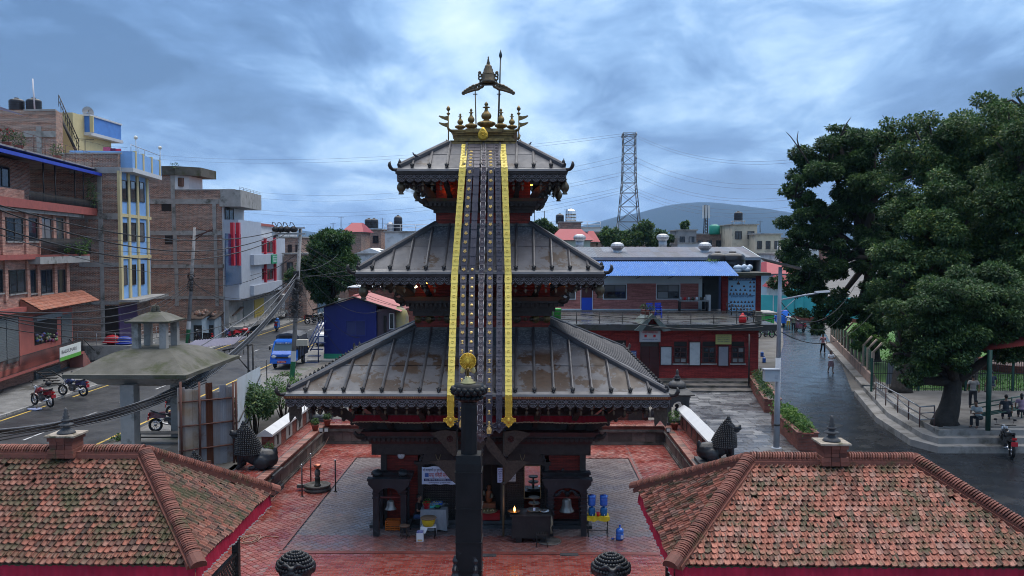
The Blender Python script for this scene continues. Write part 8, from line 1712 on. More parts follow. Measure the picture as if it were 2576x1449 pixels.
FHs=Fac((hx(815),YH),(hx(947),YH)); win(FHs,TBL,870,806,921,844,m=mat('navy_frame',(.015,.025,.16),(.02,.03,.18),3,.4),nx=2,sill=False,glass=glass_mat('navy_glass',(.01,.02,.10),.12,0))
mb=MB(); mb.box(hx(948),hx(993),YH+.3,YH+5.5,Z1,hz_(778)); mb.build('side_wall',mat('purple_boards',(.09,.06,.08),(.06,.045,.06),2,.6),TBL); FHs2=Fac((hx(948),YH+.3),(hx(993),YH+.3)); win(FHs2,TBL,979,788,992,828,nx=1,m=M_WHITE,sill=False); mb=MB(); mb.box(hx(964),hx(971),YH+.22,YH+.3,hz_(872),hz_(795)); mb.build('door_gap_shade',M_SOFFIT_DARK,TBL)  # near-black strip on the side wall stands for shade in the door gap
M_RSH=mat('faded_red_sheet',(.32,.09,.088),(.27,.075,.075),1.5,.5,dirt=(.38,.2,.19),ds=.8,dlo=.6)
rl,rr_,rdg=V3((hx(791),YH-.5,hz_(779))),V3((hx(1009),YH-.5,hz_(783))),V3((hx(893),YH-.5,hz_(746)))
mb=MB(); n_=44
for side in(rl,rr_):
 for i in range(n_):
  y0=7.5*i/n_; y1=7.5*(i+1)/n_; k=.03 if i%2 else-.03; mb.add([side+V3((0,y0,k)),side+V3((0,y1,-k)),rdg+V3((0,y1,-k)),rdg+V3((0,y0,k))],[(0,1,2,3)])
mb.build('roof',M_RSH,TBL); mb=MB(); mb.tube([rl,rdg,rr_],.07,5); mb.build('barge_board',MK,TBL); mb=MB(); mb.tube([rdg+V3((0,0,.04)),rdg+V3((0,7.5,.04))],.12,6); mb.build('ridge_cap',M_RSH,TBL)
p=at(1005,870,YH+1); tank(V3((p.x,YH+1.2,Z1)),'grey-yellow ribbed water tank beside the blue house',.75,hz_(775)-Z1,mat('dusty_tank',(.14,.14,.13),(.24,.20,.06),1.0,.6))
t_=thing('iron_steps','blue iron steps and rail against the blue house','steps',(hx(800),YH-1.5,Z1))
mb=MB(); a_=V3((hx(782),YH-2.2,Z1)); b_=V3((hx(808),YH-.4,hz_(815)));
for d in(0,.25,.5):mb.tube([a_+V3((d,0,1.0)),b_+V3((d,0,.3))],.05,5)
mb.tube([a_,a_+V3((0,0,1.5))],.05,5); mb.tube([a_+V3((1,.5,0)),a_+V3((1,.5,3))],.05,5)
for k in range(6):q=a_.lerp(b_,k/6); mb.box(q.x,q.x+1.0,q.y+.1,q.y+.5,q.z,q.z+.06)
mb.build('frame',mat('navy_iron',(.03,.05,.14),(.02,.035,.1),3,.5),t_)
# brick house behind it and white van nose
t_=thing('brick_outhouse','plain red brick outhouse behind the blue house','building',at(950,745,86)); a_,b_=at(877,724,86),at(1050,790,86); solid(t_,'wall',M_WBRICK,[(a_.x,86),(b_.x,86),(b_.x,92),(a_.x,92)],Z1,a_.z); solid(t_,'flat_roof',M_WHITE,[(a_.x-.1,85.9),(b_.x,85.9),(b_.x,92),(a_.x-.1,92)],a_.z,a_.z+.12)
p=gp(812,872); t_=thing('white_van','front corner of a white van parked left of the blue house','van',p); O=p
mb=MB(); mb.loft([[O+V3((x,y,z))for x,z in((-.8,.3),(.8,.3),(.8,1.1),(.72,h),(-.72,h),(-.8,1.1))]for y,h in((0,1.0),(.1,1.15),(.7,1.25),(1.5,1.95),(4.0,2.0))]); bd_=mb.build('body',mat('van_white',(.6,.61,.62),(.55,.56,.57),2,.3),t_); mb=MB(); mb.add([O+V3(v)for v in((-.68,.72,1.3),(.68,.72,1.3),(.64,1.42,1.92),(-.64,1.42,1.92))],[(0,1,2,3)]); mb.build('windscreen',GL,bd_)
for x in(-.7,.7):
 mb=MB(); mb.ball(O+V3((x*.8,.02,.85)),(.15,.06,.1),8); mb.build('headlight',mat('lamp_glass',(.55,.58,.6)),bd_)
 for y in(.8,3.2):mb=MB(); mb.tube([O+V3((x,y+.22*cos(R(a)),.3+.22*sin(R(a))))for a in range(0,361,30)],.08,6,cap=False); mb.build('wheel',mat('tyre_rubber',(.015,.015,.016)),t_)
mb=MB(); mb.ball(O+V3((-.95,.7,1.35)),(.08,.05,.14),8); mb.build('mirror',MK,bd_)
# -- motorbikes on the left
bike(gp(107,1022,1.12),R(150),'red motorbike parked on the left pavement by the steps',PAINT('red',(.16,.012,.018)),1.15,helmet=True); bike(gp(184,996,1.12),R(165),'black and blue motorbike parked on the left pavement beside the shop walkway',PAINT('darkblue',(.02,.03,.09)),1.15)
bike(gp(432,1085),R(10),'dark motorbike half hidden behind the corrugated fence',PAINT('maroon',(.12,.015,.02)),1.15); bike(gp(422,1062,1.0)+V3((.4,1.5,0)),R(15),'second motorbike standing behind the dark one near the fence',PAINT('black',(.02,.02,.022)),1.1)
bike(gp(572,858,1.12),R(120),'blue motorbike on the pavement in front of the kiosk',PAINT('blue',(.02,.05,.30)),1.25); bike(gp(613,855,1.12),R(60),'bright red motorbike beside the blue one near the showroom',PAINT('scarlet',(.5,.02,.03)),1.25); bike(gp(510,862,1.12),R(160),'black scooter by the pale blue shack',PAINT('black',(.02,.02,.022)),1.2,True)
bike(gp(697,832,1.05),R(100),'blue and white scooter parked behind the truck',PAINT('skyblue',(.05,.2,.6)),1.3,True); bike(gp(790,815,1.05),R(40),'dark motorbike beyond the truck near the tree, left of two',PAINT('black',(.02,.02,.022)),1.3); bike(gp(803,812,1.05),R(60),'dark motorbike beyond the truck near the tree, right of two',PAINT('black',(.02,.02,.022)),1.3)
mb=MB(); p=gp(85,1032,1.0); [mb.ball(p+V3((ru(-.35,.35),ru(-.2,.2),.06)),(ru(.1,.25),ru(.1,.2),.07),6)for _ in range(7)]; one(mb,'rubbish_bag',mat('plastic_bag',(.35,.38,.5),(.2,.24,.4),9,.4),'crumpled pale plastic rubbish at the kerb near the red motorbike','rubbish')
# == right: terrace building
def zr2(x,y):return 1383.6+.2387*x,660.4+.2387*y
def zr1(x,y):return 1352.2+.2441*x,471.7+.2441*y
YR=59.0; FR1=Fac((5.0,YR),(17.9,YR)); rx=lambda p:at(p,850,YR).x; rz_=lambda p:at(1700,p,YR).z
TR=thing('terrace_building','red brick hall with moss-edged terrace, pediment and pink upper storey','building',(12,YR,Z1))
xe=rx(1908.5); zg=rz_(950.5); ztop=rz_(829)
mb=MB(); mb.box(1.5,xe,YR,YR+14,Z1,ztop); mb.build('lower_wall',M_RBRICK,TR)
mb=MB(); mb.box(1.2,rx(1948),YR-.75,YR+14,ztop,rz_(814)); mb.build('terrace_slab',mat('wet_terrace',(.05,.05,.052),(.03,.031,.03),1.2,.18,.45,dirt=(.035,.038,.022),ds=.6,dlo=.52),TR)
zt_=rz_(813)
ax_,al,ar=rx(1636.6),rx(1591),rx(1682)
mb=MB(); o=[(al,ztop+.02),(ax_,rz_(787)),(ar,ztop+.02),(ar-.5,ztop-.05),(ax_,rz_(797)),(al+.5,ztop-.05)]; mb.prism([(x,YR-.95,z)for x,z in o],(0,3.5,0)); mb.build('pediment',mat('mossy_blue_concrete',(.13,.17,.18),(.06,.07,.055),1.5,.8,dirt=(.035,.04,.022),ds=1,dlo=.5),TR)
mb=MB(); mb.prism([(x,YR-.4,z)for x,z in((al+.5,ztop-.05),(ax_,rz_(797)),(ar-.5,ztop-.05))],(0,1.5,0)); mb.build('tympanum',M_RBRICK,TR)
# steps
for i,(y0,z1)in enumerate(((55.2,1.12),(56.4,1.26),(57.6,zg-.02))):mb=MB(); mb.box(2.0,xe+.1,y0,YR+.05,Z1-.1,z1); mb.build('step',M_STONE_G,TR)
# door, boards, windows, arches
def rbox(name,m,x0,y0,x1,y1,d0,d1):(a,b_),(c,d)=zr2(x0,y0),zr2(x1,y1); return slab(FR1,TR,name,m,a,b_,c,d,d0,d1)
M_DOOR=mat('dark_red_door',(.06,.013,.013),(.04,.010,.010),4,.5)
for x0,x1 in((958,1047),(1051,1140)):dd=rbox('door',M_DOOR,x0,885,x1,1208,-.02,.05);
for x0,x1 in((950,958),(1140,1148)):rbox('door_frame',M_DOOR,x0,828,x1,1210,-.02,.10)
for y in(990,1100):rbox('door_rail',M_DOOR,960,y,1138,y+10,.04,.075)
rbox('door_grille',M_DKFR,958,828,1140,884,-.02,.04)
for x0,y0,x1,y1,c in((1168,890,1278,1075,(.42,.44,.46)),(1470,840,1578,1080,(.46,.48,.49)),(1775,885,1875,1085,(.24,.24,.27))):
 (a,b_),(c_,d)=zr2(x0,y0),zr2(x1,y1); u0,u1,z0,z1=FR1.px(a,b_,c_,d); t=thing('notice_board','framed blank notice board on the red hall, %s'%{1168:'nearest the door',1470:'between two windows',1775:'grey one under the yellow sign'}[x0],'notice board',FR1.P((u0+u1)/2,z0,.05),group='notice boards on the red hall')
 mb=MB(); FR1.box(mb,u0,u1,z0,z1,0,.05); mb.build('board',mat('board_%d'%x0,c,tuple(v*.9 for v in c),3,.6,dirt=tuple(v*.75 for v in c),ds=2),t); mb=MB(); [FR1.box(mb,*q,0,.08)for q in((u0-.06,u0,z0-.06,z1+.06),(u1,u1+.06,z0-.06,z1+.06),(u0,u1,z0-.06,z0),(u0,u1,z1,z1+.06))]; mb.build('frame',M_DOOR,t)
for x0,x1 in((1303,1445),(1603,1745),(1910,2050)):
 a,b_=zr2(x0,888); c,d=zr2(x1,1062); win(FR1,TR,a,b_,c,d,m=mat('brown_frame',(.05,.018,.016),(.04,.015,.014),4,.5),nx=2,ny=3,fw=.09,d=.0); rbox('transom',M_SOFFIT_DARK,x0+4,832,x1-4,884,-.02,.03)
 u,z=FR1.uz(*zr2((x0+x1)/2,832)); mb=MB(); mb.tube([FR1.P(u+.62*cos(R(q)),z+.55*sin(R(q)),.02)for q in range(0,181,15)],.05,4); mb.build('brick_arch',M_RBRICK,TR)
rbox('dark_window',M_SOFFIT_DARK,660,820,800,872,-.02,.03); u,z=FR1.uz(*zr2(728,820)); mb=MB(); mb.tube([FR1.P(u+.62*cos(R(q)),z+.55*sin(R(q)),.02)for q in range(0,181,15)],.05,4); mb.build('brick_arch',M_RBRICK,TR)
def sign(F,x0,y0,x1,y1,label,col,lines,d=.1,ink=None,group=None,frame=None):
 u0,u1,z0,z1=F.px(x0,y0,x1,y1); t=thing('signboard',label,'sign',F.P((u0+u1)/2,z0,d)); mb=MB(); F.box(mb,u0,u1,z0,z1,d-.05,d); mb.build('board',col,t)
 for body,fy,h,m in lines:text(t,body,F.P((u0+u1)/2,z0+(z1-z0)*fy,d+.012),(z1-z0)*h,m,rz=math.atan2(F.u.y,F.u.x),fit=(u1-u0)*.78)
 if frame:mb=MB(); [F.box(mb,*q,d-.05,d+.03)for q in((u0-.05,u0,z0-.05,z1+.05),(u1,u1+.05,z0-.05,z1+.05),(u0,u1,z0-.05,z0),(u0,u1,z1,z1+.05))]; mb.build('frame',frame,t)
 return t,u0,u1,z0,z1
M_BRN=mat('brown_print',(.16,.07,.04),(.16,.07,.04),1,.6)
ts,u0,u1,z0,z1=sign(FR1,*zr2(945,675),*zr2(1150,825),'white signboard with arched red lettering over the hall door',mat('sign_pale',(.46,.45,.48),(.40,.40,.44),2,.5),[('श्री बालकुमारी',.86,.10,M_INK),('बालकुमारी नवप्रशिक्षण केन्द्र',.62,.20,M_REDINK),('कार्यालय मध्यपुर थिमी',.12,.10,M_INK)],.3,frame=M_STEEL)
mb=MB(); um=(u0+u1)/2; mb.cyl(FR1.P(um,z0+(z1-z0)*.36,.30),FR1.P(um,z0+(z1-z0)*.36,.315),.16,.16,16); mb.build('emblem',mat('emblem_pale',(.55,.5,.48),(.5,.45,.45),4,.6),ts)
for s in(-1,1):mb=MB(); FR1.box(mb,um+s*.3-.08,um+s*.3+.08,z0+(z1-z0)*.28,z0+(z1-z0)*.46,.30,.312); mb.build('emblem_block',M_REDINK,ts)
sign(FR1,*zr2(1742,757),*zr2(1908,860),'yellow painted signboard with lines of dark lettering on the red hall',mat('sign_yellow',(.44,.42,.15),(.40,.38,.14),2,.5),[('बालकुमारी क्षेत्र',.85,.11,M_BRN),('सूचना कार्यालय समय',.66,.12,M_INK),('बिहान १० बजे देखि ५',.48,.12,M_INK),('सम्पर्क गर्नुहोस्',.30,.11,M_INK)],.12)
sign(FR1,*zr2(838,925),*zr2(905,1000),'small blue notice sign left of the hall door',mat('sign_blue',(.05,.08,.22),(.04,.07,.18),2,.5),[('सूचना पाटी',.7,.2,mat('white_print',(.7,.74,.8))),('दर्शनार्थी',.4,.2,mat('white_print',(.7,.74,.8)))],.3)
# terrace railing
rail_long(TR,[(rx(1392),YR-.55),(rx(1905),YR-.55),(rx(1905),YR+9)],zt_,rz_(783),(rz_(783),rz_(793),rz_(803)),MK,1.57,r=.028)
mb=MB(); mb.box(rx(1895),rx(1908),YR-.7,YR-.3,zt_,rz_(782)); mb.build('corner_pier',M_CONC_MOSS,TR)
# upper storey
YU=71.0; FU=Fac((4.0,YU),(26,YU)); ux=lambda p:at(p,740,YU).x; uzz=lambda p:at(1600,p,YU).z
mb=MB(); mb.box(ux(1390),ux(1763),YU,YU+7,zt_-.3,uzz(695)); mb.build('upper_wall',brick_mat('pink_painted_brick',(.52,.20,.175),(.46,.175,.155),(.40,.155,.14),.22,.075,.008,dirt=(.28,.12,.11),dlo=.6),TR)
mb=MB(); mb.box(ux(1390),ux(1766),YU-.05,YU+.1,uzz(713),uzz(690)); mb.box(ux(1757),ux(1766),YU-.05,YU+.1,zt_,uzz(713)); mb.box(ux(1390),ux(1763),YU-.05,YU+.05,zt_,zt_+.12); mb.build('white_band',mat('pale_blue_render',(.50,.56,.58),(.44,.50,.52),2,.6),TR)
M_WFR=mat('white_frame',(.62,.63,.65),(.55,.56,.58),3,.5)
for x0,x1 in((100,272),(556,810),(1116,1372)):
 a,b_=zr2(x0,222); c,d=zr2(x1,390); win(FU,TR,a,b_,c,d,m=M_WFR,nx=1,sill=False,fw=.10); win(FU,TR,a+2.5,b_+2.5,c-2.5,d-2.5,m=M_DKFR,nx=2,ny=2,sill=False,d=.03)
a,b_=zr2(330,222); c,d=zr2(450,500); slab(FU,TR,'door',M_DOOR,a,b_,c,d,-.02,.04); a,b_=zr2(332,370); slab(FU,TR,'blue_door_panel',mat('bright_blue',(.015,.06,.42),(.012,.05,.36),2,.45),a,b_,c-1,d,.03,.07)
for x in(328,452):a,b_=zr2(x-6,222); c,d=zr2(x,500); slab(FU,TR,'door_frame',M_WFR,a,b_,c,d,-.02,.09)
# recess, brick pillars and poster
mb=MB(); mb.box(ux(1766),ux(1816),YU+1.2,YU+1.4,zt_,uzz(690)); mb.build('recess_wall',mat('dark_render',(.06,.075,.075),(.045,.055,.055),2,.7),TR); a,b_=zr2(1600,225); c,d=zr2(1655,500); slab(FU,TR,'recess_door',M_SOFFIT_DARK,a,b_,c,d,-1.2,-1.15)
for x0,x1 in((1812,1872),(2166,2222)):a,b_=zr2(x0,130); c,d=zr2(x1,520); slab(FU,TR,'brick_pillar',M_RBRICK,a,b_,c,d,-.4,.05)
a,b_=zr2(1870,130); c,d=zr2(2168,520); slab(FU,TR,'poster_backing',M_CONC,a,b_,c,d,-.3,-.05); a,b_=zr2(1800,105); c,d=zr2(2300,135); slab(FU,TR,'mossy_slab',M_CONC_MOSS,a,b_,c,d,-3,.8)
a,b_=zr2(1880,165); c,d=zr2(2167,508); u0,u1,z0,z1=FU.px(a,b_,c,d); tp_=thing('portrait_poster','large pale blue poster with rows of small portraits on the upper terrace','poster',FU.P((u0+u1)/2,z0,.0)); mb=MB(); FU.box(mb,u0,u1,z0,z1,-.04,.0); mb.build('sheet',mat('poster_blue',(.25,.50,.74),(.33,.58,.80),.8,.45),tp_)
W,H=u1-u0,z1-z0; mb=MB(); FU.box(mb,u0,u1,z0+H*.93,z1,0,.008); FU.box(mb,u0+W*.02,u1-W*.02,z0+H*.465,z0+H*.475,0,.008); mb.build('title_band',mat('poster_navy',(.02,.06,.2),(.02,.05,.17),2,.5),tp_)
M_PT=mat('portrait_dark',(.05,.04,.06),(.09,.05,.05),9,.6); M_PS=mat('portrait_skin',(.30,.16,.11),(.25,.13,.09),9,.6)
spots=[(.36,.86,1.5),(.80,.88,1),(.93,.88,1),(.13,.76,1),(.57,.76,1),(.80,.75,1),(.94,.75,1),(.10,.65,1),(.27,.65,1),(.44,.65,1),(.61,.65,1),(.80,.63,1),(.94,.63,1)]+[(.07+.12*i,.53,1)for i in range(6)]+[(.8,.5,1)]+[(.10+.13*i,.28,1)for i in range(7)]+[(.06+.105*i,.16,1)for i in range(9)]+[(.10+.12*i,.06,1)for i in range(7)]
for fx_,fy,s in spots:
 mb=MB(); u,z=u0+W*fx_,z0+H*fy; FU.box(mb,u-.085*s,u+.085*s,z-.10*s,z-.01,.001,.010); pp=mb.build('portrait',M_PT,tp_); mb=MB(); mb.cyl(FU.P(u,z+.03*s,.001),FU.P(u,z+.03*s,.011),.05*s,.05*s,8); mb.build('face',M_PS,pp)
text(tp_,'श्री बालकुमारी मन्दिर सेवा तथा सुधार समिति',FU.P((u0+u1)/2,z0+H*.43,.012),.16,M_INK,fit=W*.85); text(tp_,'श्री बालकुमारी क्षेत्र',FU.P((u0+u1)/2,z0+H*.965,.014),.14,mat('white_print',(.7,.74,.8)),fit=W*.7)
# blue awning
mb=MB(); zA1,zA0=uzz(666),uzz(691); x0,x1=ux(1500),ux(1840); n_=150
for i in range(n_):
 a_,b_=x0+(x1-x0)*i/n_,x0+(x1-x0)*(i+1)/n_; k=.03 if i%2 else-.03; mb.add([(a_,YU-2.6,zA0+.0+k),(b_,YU-2.6,zA0-k),(b_-.2,YU+1,zA1+.25-k),(a_-.2,YU+1,zA1+.25+k)],[(0,1,2,3)])
mb.build('blue_awning',mat('blue_corrugated',(.06,.17,.44),(.05,.14,.37),1.2,.35,.5,dirt=(.14,.26,.44),ds=.6,dlo=.57,st=(3,1,1)),TR)
mb=MB(); [mb.tube([(ux(p),YU,zA0-.3),(ux(p),YU-2.5,zA0-.05)],.04,5)for p in(1520,1600,1680,1760,1830)]; mb.build('awning_bracket',MK,TR)
# things on the terrace
t_=thing('plastic_chairs','stack of blue plastic chairs on the terrace beside the pediment','chairs',V3((ax_+.6,YR+1.6,zt_))); M_CH=mat('chair_blue',(.01,.04,.40),(.01,.035,.33),3,.35)
for k in range(4):
 for j in range(2):
  o=V3((ax_+.15+.62*j,YR+1.5+.2*j,zt_+.12*k)); mb=MB()
  for sx in(-.2,.2):
   for sy in(-.2,.2):mb.cyl(o+V3((sx*1.15,sy*1.15,0)),o+V3((sx,sy,.42)),.02,.025,5)
  mb.box(o.x-.22,o.x+.22,o.y-.22,o.y+.22,o.z+.42,o.z+.45)
  for i in range(5):mb.box(o.x-.2+.09*i,o.x-.16+.09*i,o.y+.2,o.y+.23,o.z+.45,o.z+.85)
  mb.box(o.x-.22,o.x+.22,o.y+.19,o.y+.24,o.z+.82,o.z+.9); mb.box(o.x-.24,o.x-.2,o.y-.2,o.y+.2,o.z+.62,o.z+.66); mb.box(o.x+.2,o.x+.24,o.y-.2,o.y+.2,o.z+.62,o.z+.66)
  cc=one(mb,'plastic_chair',M_CH,'blue plastic chair in the %s stack on the terrace'%('left','right')[j],'chair','stacked blue chairs on the terrace')
bpy.data.objects.remove(t_)
for k,(px,py)in enumerate(((1618,782),(1629,783),(1641,786))):q=at(px,py,YR-.2); planter(q-V3((0,0,.25)),'potted plant on the pediment, %s of three'%('left','middle','right')[k],110,(.22,.22,.22),LEAF_MID,.10,w=.16)
q=V3((ux(1737),YU-1.2,zt_)); t_=thing('terrace_table','dark table with kitchen pots against the pink upper wall','table',q); mb=MB(); mb.box(q.x-1.2,q.x+1.2,q.y-.4,q.y+.4,q.z+.82,q.z+.9); mb.build('top',M_CONC,t_)
for x in(-1.1,1.1):mb=MB(); mb.box(q.x+x-.05,q.x+x+.05,q.y-.35,q.y+.35,q.z,q.z+.82); mb.build('leg',MK,t_)
for k in range(7):mb=MB(); c=q+V3((-1.0+.32*k,0,.9)); mb.lathe([(.09,0),(.11,.08),(.10,.22),(.05,.26)],c,8); one(mb,'kitchen_pot',(M_STEEL,mat('red_plastic',(.5,.015,.02)),M_STEEL,M_BRONZE,mat('white_plastic',(.65,.65,.66)),M_BRONZE,M_STEEL)[k],('steel pot','red pot','steel pot','brown jar','white jar','brown jar','steel pot')[k]+' in the row on the terrace table','pot','pots on the terrace table')
q=at(1868,812,YR+.6); mb=MB(); mb.lathe([(.24,0),(.27,.1),(.25,.4),(.16,.5),(.10,.52),(.10,.6),(.05,.66)],V3((q.x,YR+.6,zt_)),16); one(mb,'red_jar',mat('red_plastic',(.5,.015,.02)),'red lidded jar on the right end of the terrace','jar')
q=V3((ux(1772),YU-.8,zt_)); mb=MB(); mb.box(q.x,q.x+.35,q.y,q.y+.4,q.z,q.z+1.3); one(mb,'white_cabinet',M_WFR,'narrow white cabinet by the dark recess on the terrace','cabinet')
q=V3((rx(1402),YR+1.5,zt_)); mb=MB(); mb.lathe([(.3,0),(.34,.8),(.36,.82),(.3,.9)],q,14); one(mb,'green_bin',mat('green_plastic',(.04,.28,.05)),'green bin at the left end of the terrace','bin')
# long corrugated roof behind
YL=84.0; lx0,lx1=at(1440,640,YL).x,at(1912,640,YL).x; zl0,zl1=at(1700,647,YL).z,at(1700,621.5,YL+7).z
TLR=thing('long_shed','long shed with patched grey corrugated roof and round vents behind the hall','shed',((lx0+lx1)/2,YL+4,Z1)); mb=MB(); mb.box(lx0,lx1-.5,YL+.8,YL+13,Z1,zl0-.1); mb.build('wall',mat('navy_shed',(.022,.04,.085),(.018,.03,.06),2,.5,st=(3,1,.3)),TLR)
npan=22
for i in range(npan):
 for j,(f0,f1)in enumerate(((0,.55),(.5,1))):
  a_,b_=lx0+(lx1-lx0)*i/npan,lx0+(lx1-lx0)*(i+1)/npan; mb=MB(); n_=12; g_=ru(.26,.44); k0=ru(0,1)
  P0=[(a_+(b_-a_)*k/n_*1.01,YL+7*f0,zl0+(zl1-zl0)*f0+(.03 if k%2 else-.03)+.012*j)for k in range(n_+1)]; P1=[(a_+(b_-a_)*k/n_*1.01,YL+7*f1,zl0+(zl1-zl0)*f1+(.03 if k%2 else-.03)+.012*j)for k in range(n_+1)]; mb.loft([P0,P1],False,closed=False)
  mb.build('roof_sheet',mat('grey_sheet_%d'%int(k0*5),*[((.20,.205,.23),(.155,.155,.18)),((.165,.16,.185),(.2,.19,.2)),((.24,.245,.265),(.2,.205,.23)),((.15,.145,.155),(.18,.17,.17)),((.19,.205,.225),(.16,.165,.19))][int(k0*5)],1.5,.4,.6,metal=.2,dirt=(.125,.12,.13),ds=.7,dlo=.6),TLR)
mb=MB(); mb.add([(lx0,YL+7,zl1),(lx1,YL+7,zl1),(lx1,YL+14,zl0),(lx0,YL+14,zl0)],[(0,1,2,3)]); mb.build('rear_slope',M_STEEL,TLR); mb=MB(); mb.box(lx0,lx1,YL-.12,YL+.02,zl0-.28,zl0-.03); mb.build('gutter',mat('gutter_blue',(.20,.26,.34),(.16,.2,.28),2,.5),TLR)
mb=MB(); mb.prism([(lx1,YL,zl0),(lx1,YL+7,zl1+.1),(lx1,YL+14,zl0),(lx1,YL+14,Z1),(lx1,YL+.8,Z1)],(.12,0,0)); mb.build('gable_sheet',mat('pale_gable',(.30,.34,.36),(.25,.28,.3),2,.5),TLR)
for px,py,nm in((1553,640,'near left'),(1773,640,'near right'),(1458,618,'far left'),(1667,617,'far right')):
 Yv=YL+3.4 if 'near' in nm else YL+9; q=at(px,py-3,Yv); t=thing('turbine_vent','round spinning roof vent on the long shed, %s one'%nm,'vent',q,group='turbine vents on the long shed'); mb=MB(); mb.cyl(q-V3((0,0,.5)),q+V3((0,0,.35)),.42,.42,14); mb.build('collar',M_STEEL,t); mb=MB(); mb.lathe([(.42,.35),(.62,.55),(.66,.75),(.55,.95),(.3,1.08),(.05,1.1)],q,28,flute=.03,smooth=False); mb.build('turbine',M_STEEL,t)
for k,(px,r_)in enumerate(((1808,.85),(1846,1.05))):p=V3((at(px,690,YU+2).x,YU+2.5,uzz(690))); tank(p,'big black ribbed water tank above the portrait poster, %s'%('left','right')[k],r_,1.75)
mb=MB(); q=V3((ux(1875),YU+1.0,uzz(683))); [mb.ball(q+V3((ru(-.7,.7),ru(-.3,.3),ru(0,.35))),(ru(.25,.45),.3,ru(.2,.3)),7)for _ in range(9)]; one(mb,'plastic_bundle',mat('bundle_blue',(.30,.42,.58),(.45,.52,.6),6,.4),'crumpled blue-white plastic bundle beside the black tanks','bundle')
mb=MB(); q=V3((ux(1797),YU+1,uzz(686))); leaves(mb,q+V3((0,0,.5)),(.7,.5,.6),240,.22,shell=.2); one(mb,'roof_plant',LEAF_LITE,'leafy plant sprouting behind the blue awning','plant')
# == plaza of flagstones
pz=bpy.data.objects.new('plaza',None); link(pz); tag(pz,kind='structure'); b=MB(); sheet(b,8.75,15.6,30,55.2,Z1+.003); b.build('joint_bed',M_SLATE_J,pz)
items=[]; y=30.0
while y<55.1:
 d=ru(.34,.62); x=8.8+ru(0,.3)
 while x<15.4:
  w=ru(.45,1.15); lim=12.0+max(0,(y-38))*.21
  if x+w<min(lim+.6,15.5):items.append((x,y,w,d))
  x+=w
 y+=d
items.sort(key=lambda q:(lambda r_:r_[2]if 0<r_[0]<2576 and r_[1]<1170 else 1e5)(proj((q[0]+q[2]/2,q[1],Z1))))
rest=MB()
for i,(x,y,w,d)in enumerate(items):
 j=ru(0,.012); vs=[(x+.012,y+.012),(x+w-.012,y+.012),(x+w-.012+ru(-.01,.0),y+d-.012),(x+.012,y+d-.012)]; t1,t2=ru(-.012,.012),ru(-.012,.012)
 mb=MB()if i<300 else rest; mb.loft([[(a_,b_,Z1)for a_,b_ in vs],[(a_,b_,Z1+.014+j+(a_-x)*t1+(b_-y)*t2)for a_,b_ in vs]])
 if i<300:mb.build('flagstone',M_SLATE,pz)
if rest.v:tag(rest.build('flagstone_field',M_SLATE,pz),kind='stuff')
# brick planters along the plaza edge
def planter_box(pts,z0,z1,label,plants,w=.9):
 t=thing('brick_planter',label,'planter',(pts[0][0],pts[0][1],Z1)); mb=MB(); n=len(pts); pl=[V3((p[0],p[1],0))for p in pts]
 for a_,b_ in zip(pl,pl[1:]):
  u=(b_-a_).normalized(); nn=V3((u.y,-u.x,0)); L_=(b_-a_).length; V0=V3((0,0,1))
  for o0,o1 in((0,.15),(w-.15,w)):mb.obox(a_,u,nn,V0,0,L_,o0,o1,z0,z1)
  mb.obox(a_,u,nn,V0,0,.15,.15,w-.15,z0,z1); mb.obox(a_,u,nn,V0,L_-.15,L_,.15,w-.15,z0,z1)
 mb.build('brick_box',M_WBRICK,t); mb=MB(); so=MB()
 for a_,b_ in zip(pl,pl[1:]):
  u=(b_-a_).normalized(); nn=V3((u.y,-u.x,0)); L_=(b_-a_).length; so.obox(a_,u,nn,V3((0,0,1)),.15,L_-.15,.15,w-.15,z0,z1-.1)
  for o0,o1 in((-.04,.19),(w-.19,w+.04)):mb.obox(a_,u,nn,V3((0,0,1)),-.02,L_+.02,o0,o1,z1,z1+.05)
 mb.build('coping',M_COPE,t); so.build('soil',M_DIRT,t); fo=MB()
 for a_,b_ in zip(pl,pl[1:]):
  u=(b_-a_).normalized(); nn=V3((u.y,-u.x,0)); L_=(b_-a_).length
  for _ in range(int(L_*plants)):c=a_+u*ru(.2,L_-.2)+nn*ru(.2,w-.2)+V3((0,0,z1+ru(.0,.25))); leaves(fo,c,(.35,.35,ru(.2,.5)),60,.17,shell=.2)
 fo.build('foliage',LEAF_LITE if plants>3 else LEAF_MID,t); return t
planter_box([gp(1920,975),gp(1965,1040)],Z1,Z1+.75,'low brick planter with sparse plants along the plaza by the lamp post',2.2); planter_box([gp(1985,1070),gp(2058,1135)],Z1,Z1+.8,'brick planter overflowing with bright green plants at the plaza end',6)
